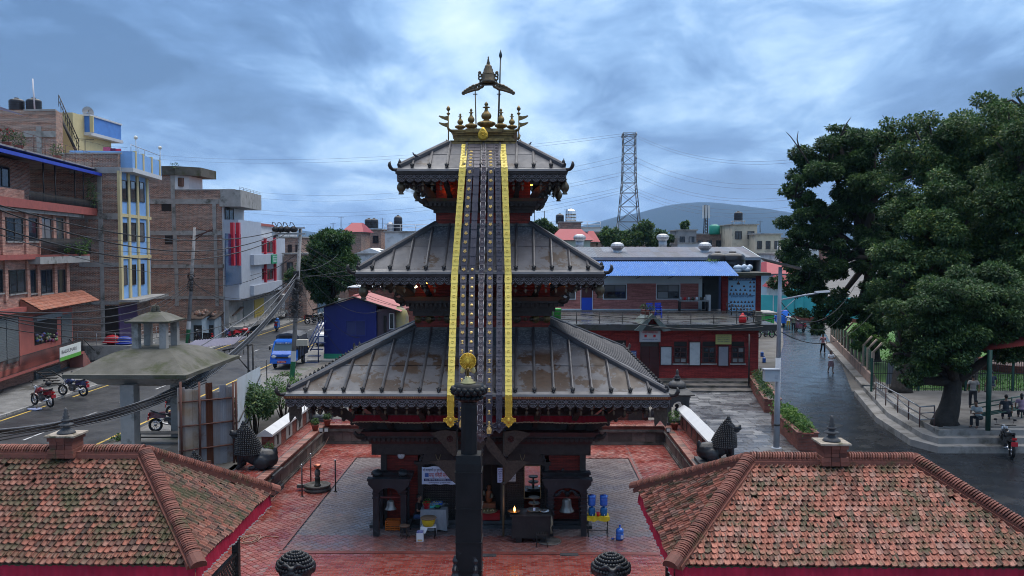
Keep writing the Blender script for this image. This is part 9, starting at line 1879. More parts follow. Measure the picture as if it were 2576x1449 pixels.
# -- street lamp with solar panel
p=gp(1953,1128); tl=thing('street_lamp','tall grey lamp post with solar panel, curved arm and grey control box','street lamp',p); tpz=at(1963,672,p.y)
M_LP=mat('lamp_grey',(.30,.33,.37),(.25,.27,.31),2,.45); mb=MB(); mid=at(1958,900,p.y); mb.cyl(p,mid,.14,.12,12); mb.cyl(mid,tpz,.10,.08,12); mb.build('post',M_LP,tl); mb=MB(); mb.lathe([(.25,0),(.25,.04),(.16,.06)],p,10); mb.build('base_plate',M_LP,tl)
mb=MB(); c=tpz; o=[at(1915,652,p.y-.6),at(2017,676,p.y-.3),at(2010,679,p.y+1.2),at(1922,657,p.y+1.2)]; mb.loft([o,[q+V3((0,0,.06))for q in o]]); mb.build('solar_panel',mat('solar_dark',(.05,.05,.055),(.08,.075,.07),3,.4),tl)
mb=MB(); a_=at(1970,753,p.y); mb.tube([at(1958,757,p.y),a_,at(2020,743,p.y),at(2060,737,p.y)],.04,7); mb.tube([at(1960,790,p.y),at(2000,752,p.y)],.02,5); mb.build('arm',M_LP,tl); mb=MB(); a_,b_=at(2050,737,p.y),at(2086,735,p.y); mb.loft([[q+V3((0,y,z))for y,z in((-.12,0),(.12,0),(.08,.08),(-.08,.08))]for q in(a_,b_)]); mb.build('lamp_head',M_LP,tl)
a_,b_=at(1921,929,p.y-.2),at(1958,958,p.y-.2); mb=MB(); mb.box(a_.x,b_.x,p.y-.45,p.y-.05,b_.z,a_.z); bx_=mb.build('control_box',mat('box_grey',(.36,.40,.44),(.31,.34,.38),2,.4),tl)
mb=MB(); mb.box(a_.x-.04,b_.x+.03,p.y-.5,p.y-.02,a_.z,a_.z+.04); [mb.box(b_.x-.22,b_.x-.08,p.y-.462,p.y-.451,a_.z-.25-.06*k,a_.z-.22-.06*k)for k in range(3)]; mb.build('lid_and_louvre',M_LP,bx_)
mb=MB(); mb.cyl(p+V3((0,0,1.05)),p+V3((0,0,1.13)),.15,.15,12); mb.build('band',MK,tl)
q=gp(1915,1000); mb=MB(); mb.cyl(V3((q.x,q.y+3,Z1)),V3((q.x,q.y+3,4.6)),.05,.05,6); one(mb,'iron_post',MK,'thin black iron post at the corner of the red hall','post')
import numpy as np
NR=np.random.default_rng(11)
# == trees
def leaf_mesh(cl,per,L,W,name,m,parent,droop=.25,flat=.6,shell=.35):
 """cl: list of (centre, radius); leaves are small folded quads spread through flattened clumps"""
 C=np.array([tuple(c)for c,r in cl]); Rr=np.array([r for c,r in cl]); wts=Rr**2/np.sum(Rr**2); n=per
 idx=NR.choice(len(cl),n,p=wts); d=NR.normal(size=(n,3)); d/=np.linalg.norm(d,axis=1)[:,None]
 t=shell+(1-shell)*NR.random(n)**.6; off=d*(Rr[idx]*t)[:,None]; off[:,2]*=flat; P=C[idx]+off
 o=d*.8+NR.normal(size=(n,3))*.55; o[:,2]-=droop; o/=np.linalg.norm(o,axis=1)[:,None]
 nn=d*.35+NR.normal(size=(n,3))*.4; nn[:,2]+=.8; sd=np.cross(o,nn); sd/=(np.linalg.norm(sd,axis=1)[:,None]+1e-6); up=np.cross(sd,o)
 l=(L*NR.uniform(.65,1.35,n))[:,None]; w=(W*NR.uniform(.65,1.35,n))[:,None]
 V=np.empty((n,4,3)); V[:,0]=P; V[:,1]=P+o*l*.5+sd*w*.5+up*w*.12; V[:,2]=P+o*l-up*l*.12; V[:,3]=P+o*l*.5-sd*w*.5+up*w*.12
 off0=ABS[parent]; V-=np.array((off0.x,off0.y,off0.z)); me=bpy.data.meshes.new(name)
 me.vertices.add(n*4); me.vertices.foreach_set('co',V.astype(np.float32).ravel()); me.loops.add(n*4); me.loops.foreach_set('vertex_index',np.arange(n*4,dtype=np.int32)); me.polygons.add(n); me.polygons.foreach_set('loop_start',np.arange(0,n*4,4,dtype=np.int32)); me.polygons.foreach_set('loop_total',np.full(n,4,np.int32))
 me.materials.append(m); me.update(calc_edges=True); return link(bpy.data.objects.new(name,me),parent)
def tree(base,fork,crowns,label,per,L,m,tr=.35,clumps=30,group='large trees by the park',name='broadleaf_tree',bare=None,flat=.62,W=None,cs=(.19,.33)):
 t=thing(name,label,'tree',base,group=group); mb=MB(); fork=V3(fork); base=V3(base)
 mid=base.lerp(fork,.5)+V3((ru(-.2,.2),ru(-.2,.2),0)); mb.tube([base-V3((0,0,.1)),base+V3((0,0,.25)),base.lerp(mid,.6),mid,fork],[tr*1.45,tr*1.12,tr,tr*.9,tr*.75],10)
 cl=[]
 for c,r in crowns:
  c=V3(c); k=max(3,int(clumps*(r[0]*r[1]*r[2])**.5/sum((q[1][0]*q[1][1]*q[1][2])**.5 for q in crowns)))
  hub=c-V3((0,0,r[2]*.35)); mb.tube([fork,fork.lerp(hub,.5)+V3((ru(-.4,.4),ru(-.4,.4),ru(0,.4))),hub],[tr*.6,tr*.42,tr*.3],7)
  for i in range(k):
   d=rdir(); s=ru(.5,.95)if i%5 else ru(.1,.45); q=c+V3((d.x*r[0]*s,d.y*r[1]*s,d.z*r[2]*s)); rr=(r[0]*r[1]*r[2])**(1/3)*ru(*cs); cl.append((q,rr))
   if i%2==0:mb.tube([hub,hub.lerp(q,.55)+V3((ru(-.3,.3),ru(-.3,.3),ru(-.1,.4))),q],[tr*.22,tr*.13,tr*.04],5)
 for pts in bare or[]:mb.tube(pts,[.07-.05*i/(len(pts)-1)for i in range(len(pts))],5)
 mb.build('trunk',M_BARK,t); leaf_mesh(cl,per,L,W or L*.55,'crown',m,t,flat=flat); return t
def A(px,py,Y):return at(px,py,Y)
tree(gp(2378,1066,1.9),A(2400,960,41.5),[(A(2360,800,41),(2.4,2.1,2.0)),(A(2470,775,42),(2.8,2.4,2.3)),(A(2275,865,42.5),(1.1,1.1,1.2)),(A(2370,890,40.6),(2.0,1.6,1.1)),(A(2540,830,41),(2.0,1.8,1.6)),(A(2280,950,41),(.7,.7,.9))],'nearest thick-trunked tree on the park platform above the steps',112000,.155,LEAF_DARK,.48,190)
tree(gp(2266,985,1.9),A(2270,820,51),[(A(2300,690,51),(2.7,2.4,2.4)),(A(2390,610,52),(3.4,3,3.0)),(A(2235,790,51),(1.3,1.3,1.2)),(A(2330,520,53),(2.6,2.4,2.2)),(A(2480,680,52),(3,2.6,2.2))],'tall tree with lighter yellowish leaves behind the nearest platform tree',90000,.19,LEAF_MID,.5,180)
tree(gp(2195,905,1.3),A(2190,650,70),[(A(2105,420,69),(3.7,3.2,2.9)),(A(2050,540,69),(2.6,2.4,2.4)),(A(2180,400,71),(2.6,2.5,2.6)),(A(2030,690,69),(2.7,2.5,2.6)),(A(2110,640,68),(2.6,2.6,2.2)),(A(2150,770,68),(3.2,2.6,2.0)),(A(2240,560,71),(2.6,2.6,2.6)),(A(2060,790,68),(1.9,1.8,1.5)),(A(2000,480,69),(1.7,1.7,1.5)),(A(2150,520,70),(2.6,2.4,2.2)),(A(2010,600,69),(1.8,1.7,1.5)),(A(2110,340,70),(1.9,1.8,1.2)),(A(2230,690,70),(2.4,2.4,2.4)),(A(2205,470,66),(2.2,2,2.2)),(A(2225,620,66),(2.2,2,2.2)),(A(2200,360,67),(2,2,1.5))],'dark spreading tree over the road with bare twigs at its top left',135000,.235,LEAF_DARK,.5,290,bare=[[A(2060,450,68),A(2015,380,68),A(1990,345,68),A(1978,332,68)],[A(2010,372,68),A(2005,350,68),A(2008,330,68)],[A(2230,370,70),A(2240,320,70),A(2220,290,70)],[A(2238,325,70),A(2262,312,70),A(2275,318,70)],[A(2110,350,69),A(2130,310,69),A(2140,296,69)]])
tree(gp(2430,960,1.3),A(2440,600,60),[(A(2350,390,59),(3.8,3.4,3.2)),(A(2460,360,60),(3.6,3.4,3.2)),(A(2540,470,59),(3.8,3.2,3.4)),(A(2430,510,58),(3.4,3.0,2.8)),(A(2560,620,58),(3.4,3,2.6)),(A(2260,360,62),(2.4,2.4,2.0))],'big tree filling the upper right, leaves pale against the sky',95000,.22,LEAF_MID,.6,210)
tree(gp(2640,980,1.3),A(2620,620,52),[(A(2600,400,51),(3.6,3,4.2)),(A(2560,330,50),(1.6,1.6,1.6)),(A(2590,560,50),(3,3,3)),(A(2585,260,52),(1.5,1.3,1.4)),(A(2600,760,46),(2.6,2.6,2.6))],'tree rising at the right edge of the picture',60000,.19,LEAF_MID,.5,120)
tree(gp(2175,905,1.3),A(2172,870,62),[(A(2160,846,62),(1.3,1.2,.8)),(A(2190,868,62),(1.2,1.1,.7)),(A(2180,830,63),(1.0,.9,.5))],'small bright young tree behind the park wall',5200,.22,LEAF_LITE,.1,26)
tree(gp(2330,940,1.3),A(2330,840,66),[(A(2320,800,66),(4,3,2.6)),(A(2420,790,67),(4,3,2.6)),(A(2230,800,70),(3,3,2.4)),(A(2520,800,64),(3.5,3,2.4)),(A(2330,700,68),(4,3,2.6)),(A(2450,680,68),(4,3,2.6))],'shaded tree deep in the park behind the others',42000,.28,LEAF_DARK,.35,90)
tree(gp(838,800),A(838,745,94),[(A(832,670,94),(2.9,2.8,3.9)),(A(790,700,94),(1.5,1.5,1.8)),(A(875,690,93),(1.5,1.5,2.0)),(A(838,610,95),(2.2,2.0,1.7)),(A(740,690,96),(1.2,1.2,1.0))],'dense round dark green tree left of the temple behind the blue house',46000,.42,LEAF_FERN,.3,130,None,'round_tree',flat=.8,W=.14,cs=(.2,.32))
# == park platform, steps, fence, lawn
PL=[gp(2103,939),gp(2148,994),gp(2204,1064),gp(2290,1122),gp(2360,1141),gp(2500,1141),gp(2760,1141)]
def inset(pts,d):
 out=[]
 for i,p in enumerate(pts):
  a=pts[max(0,i-1)]; b_=pts[min(len(pts)-1,i+1)]; u=V3((b_.x-a.x,b_.y-a.y,0)).normalized(); n=V3((-u.y,u.x,0)); out.append(V3((p.x,p.y,0))+n*d)
 return out
M_STEP=mat('park_concrete',(.25,.24,.23),(.17,.165,.16),1.3,.7,bump=.3,bq=8,dirt=(.08,.075,.065),ds=.8,dlo=.5); M_FLOOR=mat('park_floor',(.20,.185,.17),(.14,.13,.122),1.0,.55,.85,bump=.25,bq=12,dirt=(.10,.09,.08),ds=.5,dlo=.52)
pk_=thing('park_steps','curved concrete steps and seats along the edge of the park platform','steps',(PL[3].x,PL[3].y,Z1))
for k,(d,z)in enumerate(((0,1.32),(.55,1.58),(1.1,1.84))):
 pts=inset(PL,d); poly=[tuple(p.xy)for p in pts[1:]]+[(45,44),(45,50.9),(22.5,50.9),(22.3,54)]
 solid(pk_,'step',M_STEP,poly,Z1-.05,z)
fl_=MB(); pts=inset(PL,1.55); fl_.loft([[(p.x,p.y,z)for p in pts[1:]]+[(44.9,44,z),(44.9,50.8,z),(22.4,50.8,z),(22.2,53.5,z)]for z in(1.6,1.9)]); struct(fl_,'park_floor',M_FLOOR)
lw=MB(); n_=30; strip([(23.5,56),(28,75),(36,100),(50,140)],[(75,46),(80,75),(90,100),(110,140)],Z1+.012,mb=lw); struct(lw,'lawn',mat('lawn_soil',(.06,.13,.03),(.045,.10,.025),1.5,.9,dirt=(.15,.15,.10),ds=.3,dlo=.6))
gx=MB()
n_=26000; gxs=NR.uniform(24,62,n_); gys=NR.uniform(52,92,n_)
ok=gxs>24+(gys-52)*.27; gxs,gys=gxs[ok],gys[ok]; n_=len(gxs); a=NR.uniform(0,6.28,n_); h=NR.uniform(.06,.16,n_); V=np.empty((n_,3,3)); dx,dy=np.cos(a)*.06,np.sin(a)*.06
V[:,0]=np.stack([gxs-dx,gys-dy,np.full(n_,Z1+.01)],1); V[:,1]=np.stack([gxs+dx,gys+dy,np.full(n_,Z1+.01)],1); V[:,2]=np.stack([gxs+dy,gys+dx,Z1+h],1)
me=bpy.data.meshes.new('grass'); me.from_pydata(V.reshape(-1,3).tolist(),[],np.arange(n_*3).reshape(-1,3).tolist()); me.materials.append(leaf_mat('lawn_grass',[(0,(.05,.14,.025)),(1,(.10,.24,.05))])); go=link(bpy.data.objects.new('grass',me)); tag(go,'green park lawn grass behind the iron fence','grass',kind='stuff')
# iron fence
Y_F=50.6; x0,x1=at(2192,985,Y_F).x,40.0; t_=thing('iron_fence','black iron bar fence between the park platform and the lawn','fence',((x0+x1)/2,Y_F,1.9))
mb=MB()
for z in(2.0,2.9,3.6):mb.box(x0,x1,Y_F-.02,Y_F+.02,z,z+.04)
mb.build('rail',MK,t_)
br=MB(); br.box(-.011,.011,-.011,.011,0,1.85); b0=None; n_=int((x1-x0)/.13)
for i in range(min(n_,140)):
 o=br.build('bar',MK,t_,world=False)if b0 is None else b0.copy()
 if b0 is not None:COL.objects.link(o); o.parent=t_
 b0=b0 or o; o.location=V3((x0+.13*i,Y_F,1.9))-ABS[t_]
for i in range(8):mb=MB(); x=x0+i*2.7; mb.box(x-.05,x+.05,Y_F-.05,Y_F+.05,1.85,3.8); mb.build('post',mat('green_post',(.015,.06,.045),(.012,.05,.04),3,.5),t_)
# park wall with slanted posts and green mesh along the road
w0,w1=gp(2190,977),gp(2088,866); FW=Fac(w1,w0); t_=thing('park_wall','low pinkish park wall with concrete posts and green mesh beside the road','wall',w0); mb=MB(); FW.box(mb,0,FW.w,Z1,1.9,-.25,0); mb.build('wall',mat('pink_plaster',(.32,.22,.18),(.24,.17,.14),1.6,.8,dirt=(.12,.10,.09),ds=.9,dlo=.5),t_)
n_=12
for i in range(n_+1):u=FW.w*i/n_; mb=MB(); FW.box(mb,u-.09,u+.09,1.9,3.4,-.2,-.02); mb.tube([FW.P(u,3.35,-.11),FW.P(u,4.0,-.65)],.085,4); mb.build('concrete_post',mat('tan_post',(.36,.28,.22),(.28,.22,.18),3,.8),t_)
mb=MB()
for j in range(9):z=1.95+j*.17; mb.tube([FW.P(0,z,-.12),FW.P(FW.w,z,-.12)],.010,4)
for i in range(int(FW.w/.25)):mb.tube([FW.P(i*.25,1.92,-.12),FW.P(i*.25,3.35,-.12)],.010,4)
tag(mb.build('wire_mesh',mat('mesh_green',(.015,.08,.055),(.012,.06,.045),3,.6),t_),kind='stuff')
mb=MB(); FW.box(mb,-.0,FW.w,Z1,1.22,0,.55); mb.build('kerb_ledge',M_STEP,t_)
# platform railing in steel
t_=thing('steel_railing','sloping steel railing on the park platform beside the seats','railing',gp(2311,1062,1.9)); pts=[gp(2203,1005,1.9),gp(2228,1020,1.9),gp(2258,1038,1.9),gp(2285,1056,1.9),gp(2313,1075,1.9),gp(2350,1072,1.9)]
mb=MB()
for h in(.35,.65,.95):mb.tube([p+V3((0,0,h))for p in pts],.022 if h<.9 else .032,6)
mb.build('rail',M_STEEL,t_)
for p in pts:mb=MB(); mb.cyl(p,p+V3((0,0,.95)),.03,.03,7); mb.build('post',mat('brown_rail',(.12,.06,.055)),t_)
# red canopy corner with green post and bench rails
p=gp(2485,1083,1.9); t_=thing('park_pavilion','park pavilion corner with red corrugated roof and green post at the right edge','pavilion',p); zc_=at(2485,897,p.y).z
mb=MB(); mb.cyl(p,V3((p.x,p.y,zc_+.3)),.11,.11,10); mb.build('post',mat('green_post',(.015,.06,.045)),t_); mb=MB(); n_=60
e0,e1=at(2458,884,p.y+.3),at(2640,862,p.y-1);
for i in range(n_):
 a_=e0.lerp(e1,i/n_); b_=e0.lerp(e1,(i+1)/n_); k=.03 if i%2 else-.03; mb.add([a_+V3((0,0,k)),b_+V3((0,0,-k)),b_+V3((.5,4,.9-k)),a_+V3((.5,4,.9+k))],[(0,1,2,3)])
mb.build('roof_sheet',mat('dark_red_sheet',(.16,.03,.03),(.12,.025,.025),2,.5),t_)
t_=thing('park_bench','long green bench with rail back on the park platform','bench',gp(2560,1060,1.9)); a_,b_=gp(2472,1070,1.9),gp(2660,1035,1.9)
for k,(h,d)in enumerate(((.45,0),(.45,.2),(.45,.4),(.7,.5),(.9,.55))):mb=MB(); n0=V3((a_.y-b_.y,b_.x-a_.x,0)).normalized(); mb.tube([a_+n0*d+V3((0,0,h)),b_+n0*d+V3((0,0,h))],.035,6); mb.build('slat',mat('bench_green',(.02,.07,.055),(.015,.055,.045),3,.5),t_)
for f in(.05,.5,.95):q=a_.lerp(b_,f); mb=MB(); mb.cyl(q,q+V3((0,0,.45)),.035,.035,6); mb.cyl(q+n0*.5,q+n0*.5+V3((0,0,.95)),.035,.035,6); mb.build('leg',mat('bench_green',(.02,.07,.055)),t_)
mb=MB(); q=gp(2552,935,Z1+.2); mb.lathe([(3.2,0),(3.2,.55),(2.9,.55),(2.9,.3),(.5,.3)],(q.x+2,q.y+3,Z1),28,smooth=False); one(mb,'brick_flower_ring',M_WBRICK,'round red brick flower ring on the park lawn','planter')
mb=MB(); a_=gp(2275,985,1.9); mb.loft([[a_+V3((0,2.6,0)),a_+V3((.9,2.5,.1)),a_+V3((1.9,2.7,0))],[a_+V3((.1,2.5,1.5)),a_+V3((.9,2.6,1.75)),a_+V3((1.9,2.6,1.9))]],False,closed=False); one(mb,'grey_sheet',mat('grey_tarp',(.22,.23,.25),(.17,.18,.2),2,.6),'grey plastic sheet hung behind the second tree on the fence','sheet')
# people on the platform and road
person(gp(2447,1027,1.9),R(165),'man in pale grey t-shirt and dark trousers walking on the park platform',(.30,.29,.28),(.03,.032,.04),'walk',1.0)
person(gp(2466,1076,1.9)+V3((.1,.3,-.02)),R(-55),'man in white shirt bent over a phone on the bench by the green post',(.42,.46,.46),(.02,.022,.026),'phone',1.0)
person(gp(2500,1006,1.9)+V3((0,.2,.3)),R(175),'man in dark blue shirt sitting on the fence rail, back to us',(.04,.055,.08),(.28,.25,.20),'sit',1.0)
person(gp(2540,1062,1.9)+V3((0,.35,0)),R(150),'person in dark jacket seated on the green bench',(.035,.04,.05),(.03,.03,.04),'sit',.98); person(gp(2578,1056,1.9)+V3((0,.3,0)),R(150),'person in lilac top seated at the right edge of the bench',(.28,.20,.28),(.04,.04,.05),'sit',.96,hair_long=True)
person(gp(2090,938),R(8),'schoolgirl in white shirt and checked skirt walking down the road',(.75,.77,.82),(.2,.2,.2),'walk',.95,skirt=mat('check_skirt',(.20,.14,.16),(.08,.05,.07),22,.85),hold='front',hair_long=True)
person(gp(2070,889),R(5),'woman in pink flowered top and dark trousers walking down the road',mat('flower_cloth',(.45,.12,.15),(.40,.32,.33),16,.8),(.02,.02,.024),'walk',.98,hair_long=True)
person(gp(1983,829),R(170),'man in white t-shirt and yellow shorts standing by the blue three-wheeler',(.75,.76,.78),(.5,.36,.06),'stand',1.05,shorts=True); person(gp(1996,835),R(165),'man in olive shirt standing beside the dark scooter in the road',(.16,.18,.14),(.02,.022,.028),'stand',1.08)
bike(gp(2012,834),R(100),'dark scooter beside the man in the olive shirt',PAINT('plum',(.08,.02,.05)),1.25,True); rb_=gp(2052,836); bike(rb_,R(-85),'motorbike with rider coming down the road under the tree',PAINT('black',(.02,.02,.022)),1.25); person(rb_+V3((0,.45,.40)),R(5),'motorbike rider in dark clothes under the roadside tree',(.03,.035,.04),(.03,.03,.035),'ride',1.08,cap=True)
bike(gp(2533,1143),R(75),'black motorbike with red plate parked at the foot of the steps',PAINT('black',(.02,.02,.022)),1.2)
# motorbikes, drums and a blue three-wheeler beside the hall
for px,py,rz,nm in((1925,850,20,'left'),(1940,846,30,'right')):bike(gp(px,py),R(rz),'motorbike parked beside the red hall, %s of two'%nm,PAINT('black',(.02,.02,.022)),1.2)
p=gp(1966,822); t_=thing('three_wheeler','blue cargo three-wheeler parked beyond the hall','vehicle',p); mb=MB(); mb.box(p.x-.75,p.x+.75,p.y,p.y+2.2,p.z+.6,p.z+1.25); mb.build('cargo_box',mat('truck_blue',(.015,.13,.55)),t_); mb=MB(); mb.loft([[(p.x-.7,p.y+y,p.z+.5),(p.x+.7,p.y+y,p.z+.5),(p.x+.6,p.y+y,p.z+h),(p.x-.6,p.y+y,p.z+h)]for y,h in((-1.1,1.3),(-.8,1.9),(-.05,1.95))]); mb.build('cab',mat('truck_blue',(.015,.13,.55)),t_); mb=MB(); mb.add([(p.x-.55,p.y-1.02,p.z+1.35),(p.x+.55,p.y-1.02,p.z+1.35),(p.x+.52,p.y-.84,p.z+1.82),(p.x-.52,p.y-.84,p.z+1.82)],[(0,1,2,3)]); mb.build('windscreen',GL,t_)
for x,y in((-.65,1.6),(.65,1.6),(0,-.8)):mb=MB(); mb.tube([(p.x+x,p.y+y+.22*cos(R(a)),p.z+.3+.22*sin(R(a)))for a in range(0,361,30)],.08,6,cap=False); mb.build('wheel',mat('tyre_rubber',(.015,.015,.016)),t_)
for k,(px,py)in enumerate(((1917,897),(1922,912))):jug(gp(px,py)+V3((0,0,.0)),'blue water jug on the ground behind the hall corner, %s one'%('upper','lower')[k])
# turquoise boundary wall
a_,b_=gp(1938,802),gp(2062,812); t_=thing('turquoise_wall','bright turquoise boundary wall with round-topped piers at the end of the road','wall',a_); FT=Fac((a_.x-2,a_.y+2),(b_.x+8,b_.y-2)); mb=MB(); FT.box(mb,0,FT.w,Z1,4.0,-.3,0); mb.build('panel',mat('turquoise_paint',(.06,.40,.42),(.05,.34,.37),1.5,.5),t_)
for px in(1990,2010):u=FT.uz(px,770)[0]; mb=MB(); FT.box(mb,u-.6,u+.6,Z1,4.6,-.5,.2); mb.ball(FT.P(u,4.6,-.15),(.7,.5,.45),10); mb.build('pier',mat('turquoise_paint',(.06,.40,.42)),t_)
mb=MB(); FT.box(mb,0,FT.w,Z1,1.45,0,.3); mb.build('red_base',M_WBRICK,t_)
# green hut wall and red-roofed house at the road end
def house(x0,yt,x1,Y,d,m,label,rows=0,cols=0,roof=None,wm=None,rail=False,name='house',ybot=None,group=None):
 a=at(x0,yt,Y); b_=at(x1,yt,Y); t=thing(name,label,'house',((a.x+b_.x)/2,Y+d/2,Z1),group=group); F=Fac((a.x,Y),(b_.x,Y)); solid(t,'wall',m,[(a.x,Y),(b_.x,Y),(b_.x,Y+d),(a.x,Y+d)],Z1,a.z)
 mb=MB(); mb.box(a.x-.25,b_.x+.25,Y-.25,Y+d+.25,a.z,a.z+.18); mb.build('roof_slab',M_CONC,t)
 W=F.w
 for j in range(rows):
  for i in range(cols):
   u=W*(i+.5)/cols; z=a.z-1.9-j*3.0; ww=min(1.3,W/cols*.55)
   if z>3:win_uz(F,t,u-ww/2,u+ww/2,z-.4,z+.9,wm,2,1,sill=False)
 if roof=='tile':mb=MB(); mb.loft([[(a.x-.5,Y-.6,a.z+.1),(b_.x+.5,Y-.6,a.z+.1),(b_.x+.5,Y+d+.6,a.z+.1),(a.x-.5,Y+d+.6,a.z+.1)],[(a.x+W*.2,Y+d*.4,a.z+1.6),(b_.x-W*.2,Y+d*.4,a.z+1.6),(b_.x-W*.2,Y+d*.6,a.z+1.6),(a.x+W*.2,Y+d*.6,a.z+1.6)]]); mb.build('red_roof',mat('crimson_roof',(.24,.022,.032),(.2,.02,.028),2,.6,st=(4,1,1)),t)
 if roof=='gable':mb=MB(); mb.prism([(a.x-.3,Y-.05,a.z+.1),((a.x+b_.x)/2,Y-.05,a.z+W*.25),(b_.x+.3,Y-.05,a.z+.1)],(0,d,0)); mb.build('gable_roof',m,t)
 if rail:rail_long(t,[(a.x,Y),(b_.x,Y)],a.z+.18,a.z+1.2,(a.z+.7,a.z+1.2),M_WHITE,2.2,r=.05)
 return t,F,a,b_
M_CRM=mat('cream_render',(.50,.44,.34),(.42,.37,.29),1,.7,dirt=(.28,.25,.2),ds=.6); M_WHT=mat('white_render',(.56,.58,.60),(.46,.48,.50),.8,.7,dirt=(.30,.31,.32),ds=.5,dlo=.5); M_PNK=mat('pink_wall',(.42,.07,.12),(.36,.06,.10),1,.6); M_GRN=mat('pale_green_wall',(.42,.48,.42),(.36,.42,.36),1,.7); M_GREY=mat('grey_render',(.27,.27,.275),(.20,.20,.205),.8,.8,dirt=(.12,.12,.12),ds=.5); M_BLW=mat('pale_blue_wall',(.30,.45,.56),(.25,.38,.48),1,.6)
house(1935,690,2005,118,10,M_BLW,'pale blue house with red tiled roof at the end of the road',1,3,'tile'); house(1945,725,2000,113,3,M_WHT,'low white porch with red pent roof before the pale blue house',0,0,'tile'); house(1955,640,2040,128,10,M_WHT,'white house with balcony behind the road-end trees',1,3,None,rail=True)
house(1925,790,1948,92,3,mat('lime_green',(.06,.40,.10),(.05,.34,.08),2,.5),'lime green hut wall beside the motorbikes',name='hut')
# == town behind
house(835,600,905,158,12,M_OBRICK,'brick house with roof railing behind the round tree',1,3,None,rail=True); house(905,578,958,150,10,M_OBRICK,'taller brick block with two black tanks left of the temple',1,2); house(968,584,1085,140,14,M_WHT,'big white rendered house with white roof rail left of the temple',0,0,None,rail=True); house(898,640,962,122,8,M_WHT,'small white gabled house right of the round tree',0,0,'gable'); house(960,632,1080,125,8,M_GREY,'grey concrete house below the big white one',1,4)
house(868,585,908,135,8,M_OBRICK,'brick house with pink lean-to roof beside the round tree',0,0,'tile')
for px,nm in((923,'left'),(936,'right')):q=at(px,570,150); tank(V3((q.x,152,at(px,574,150).z)),'black tank on the taller brick block, %s one'%nm,.75,1.7)
q=at(997,580,141); tank(V3((q.x,143,at(997,582,140).z)),'tall black tank on the big white house',.7,2.6); tank(V3((q.x-1.2,142.5,at(997,582,140).z)),'silver tank beside the tall black one on the white house',.55,1.5,M_STEEL)
house(700,598,758,128,10,M_OBRICK,'brick apartment house with balconies beyond the leaning pole',2,3,None,rail=True); house(660,575,705,135,10,M_WHT,'white flat-roofed house beyond the showroom',1,2); house(715,640,770,112,6,M_OBRICK,'low brick house behind the wire tangle',1,2); house(700,745,760,124,6,M_WHT,'white shop with blue sign board behind the pole',0,0); house(755,760,830,118,6,M_BLW,'pale blue gate wall under the round tree',0,0)
house(1338,566,1384,135,8,M_PNK,'crimson and pink house top right of the temple',0,0); house(1392,606,1485,112,9,M_GRN,'pale green house with crimson sheet roof right of the temple',1,3,'tile'); house(1408,560,1462,145,8,M_OBRICK,'brick stair tower with steel tank behind the crimson roof',0,0); house(1462,585,1555,155,10,M_OBRICK,'long brick house behind the small trees',1,4); house(1380,574,1510,165,8,M_WHT,'white house with roof rail behind the stair tower',0,0,None,rail=True); house(1480,610,1500,118,5,M_OBRICK,'small brick annex with crimson roof beside the pale green house',0,0,'tile')
q=V3((at(1436,560,147).x,147,at(1436,561,145).z)); tank(q,'shiny steel water tank on the stair tower',.9,2.4,mat('polished_steel',(.62,.63,.65))); tank(q+V3((-1.8,1,0)),'black tank left of the steel tank on the stair tower',.7,1.6)
house(1705,580,1752,148,8,M_GREY,'grey roof-garden house with plants along its parapet',1,2); house(1750,590,1842,150,10,M_OBRICK,'brick house with the mobile mast behind the long shed',1,4); house(1705,613,1760,140,6,M_WHT,'white arched-window house below the roof garden',1,3); house(1842,566,1905,142,10,M_CRM,'tall cream house with black tank near the right trees',1,2); house(1900,590,1965,138,10,M_CRM,'lower cream house with grid windows near the right trees',1,3); house(1838,580,1860,146,8,M_GREY,'narrow grey side wing of the cream house',0,0); house(1640,605,1705,160,8,M_GREY,'low grey house among the treetops behind the long shed',1,3); house(1560,612,1640,180,8,M_OBRICK,'low brick house behind the pylon trees',1,3); house(1960,600,2060,160,8,M_WHT,'white house partly hidden by the dark spreading tree',2,5)
tank(V3((at(1861,560,143).x,144,at(1861,567,142).z+.8)),'black tank on legs on the tall cream house',.7,1.5); t_=thing('tank_stand','white tank stand on the tall cream house','stand',V3((at(1861,560,143).x,144,at(1861,567,142).z))); mb=MB(); p=ABS[t_]; mb.box(p.x-1,p.x+1,p.y-1,p.y+1,p.z+.7,p.z+.8); [mb.cyl(p+V3((sx,sy,0)),p+V3((sx,sy,.7)),.06,.06,5)for sx in(-.8,.8)for sy in(-.8,.8)]; mb.build('frame',M_WHITE,t_)
# mobile mast
q=at(1775,590,152); t_=thing('mobile_mast','mobile phone mast with white antenna panels and green tank','mast',q); zt2_=at(1775,545,152).z; mb=MB()
for dx,dy in((-.35,0),(.35,0),(0,.5)):mb.tube([(q.x+dx,152+dy,q.z),(q.x+dx*.6,152+dy*.6,zt2_+2)],.08,5)
for k in range(6):z=q.z+(zt2_-q.z)*k/6; mb.tube([(q.x-.35,152,z),(q.x+.35,152,z+.5)],.05,4); mb.tube([(q.x+.35,152,z),(q.x,152.5,z+.5)],.05,4)
mb.build('lattice',MK,t_)
for dx in(-.5,0,.5):mb=MB(); mb.box(q.x+dx-.15,q.x+dx+.15,151.6,151.8,zt2_-.3,zt2_+1.9); mb.build('antenna_panel',M_WHITE,t_)
mb=MB(); mb.lathe([(.9,0),(.95,.2),(.95,1.4),(.5,1.7)],(at(1797,585,150).x,150,at(1797,590,150).z),14); mb.build('green_tank',mat('tank_green',(.02,.22,.16),(.02,.18,.13),2,.4),t_)
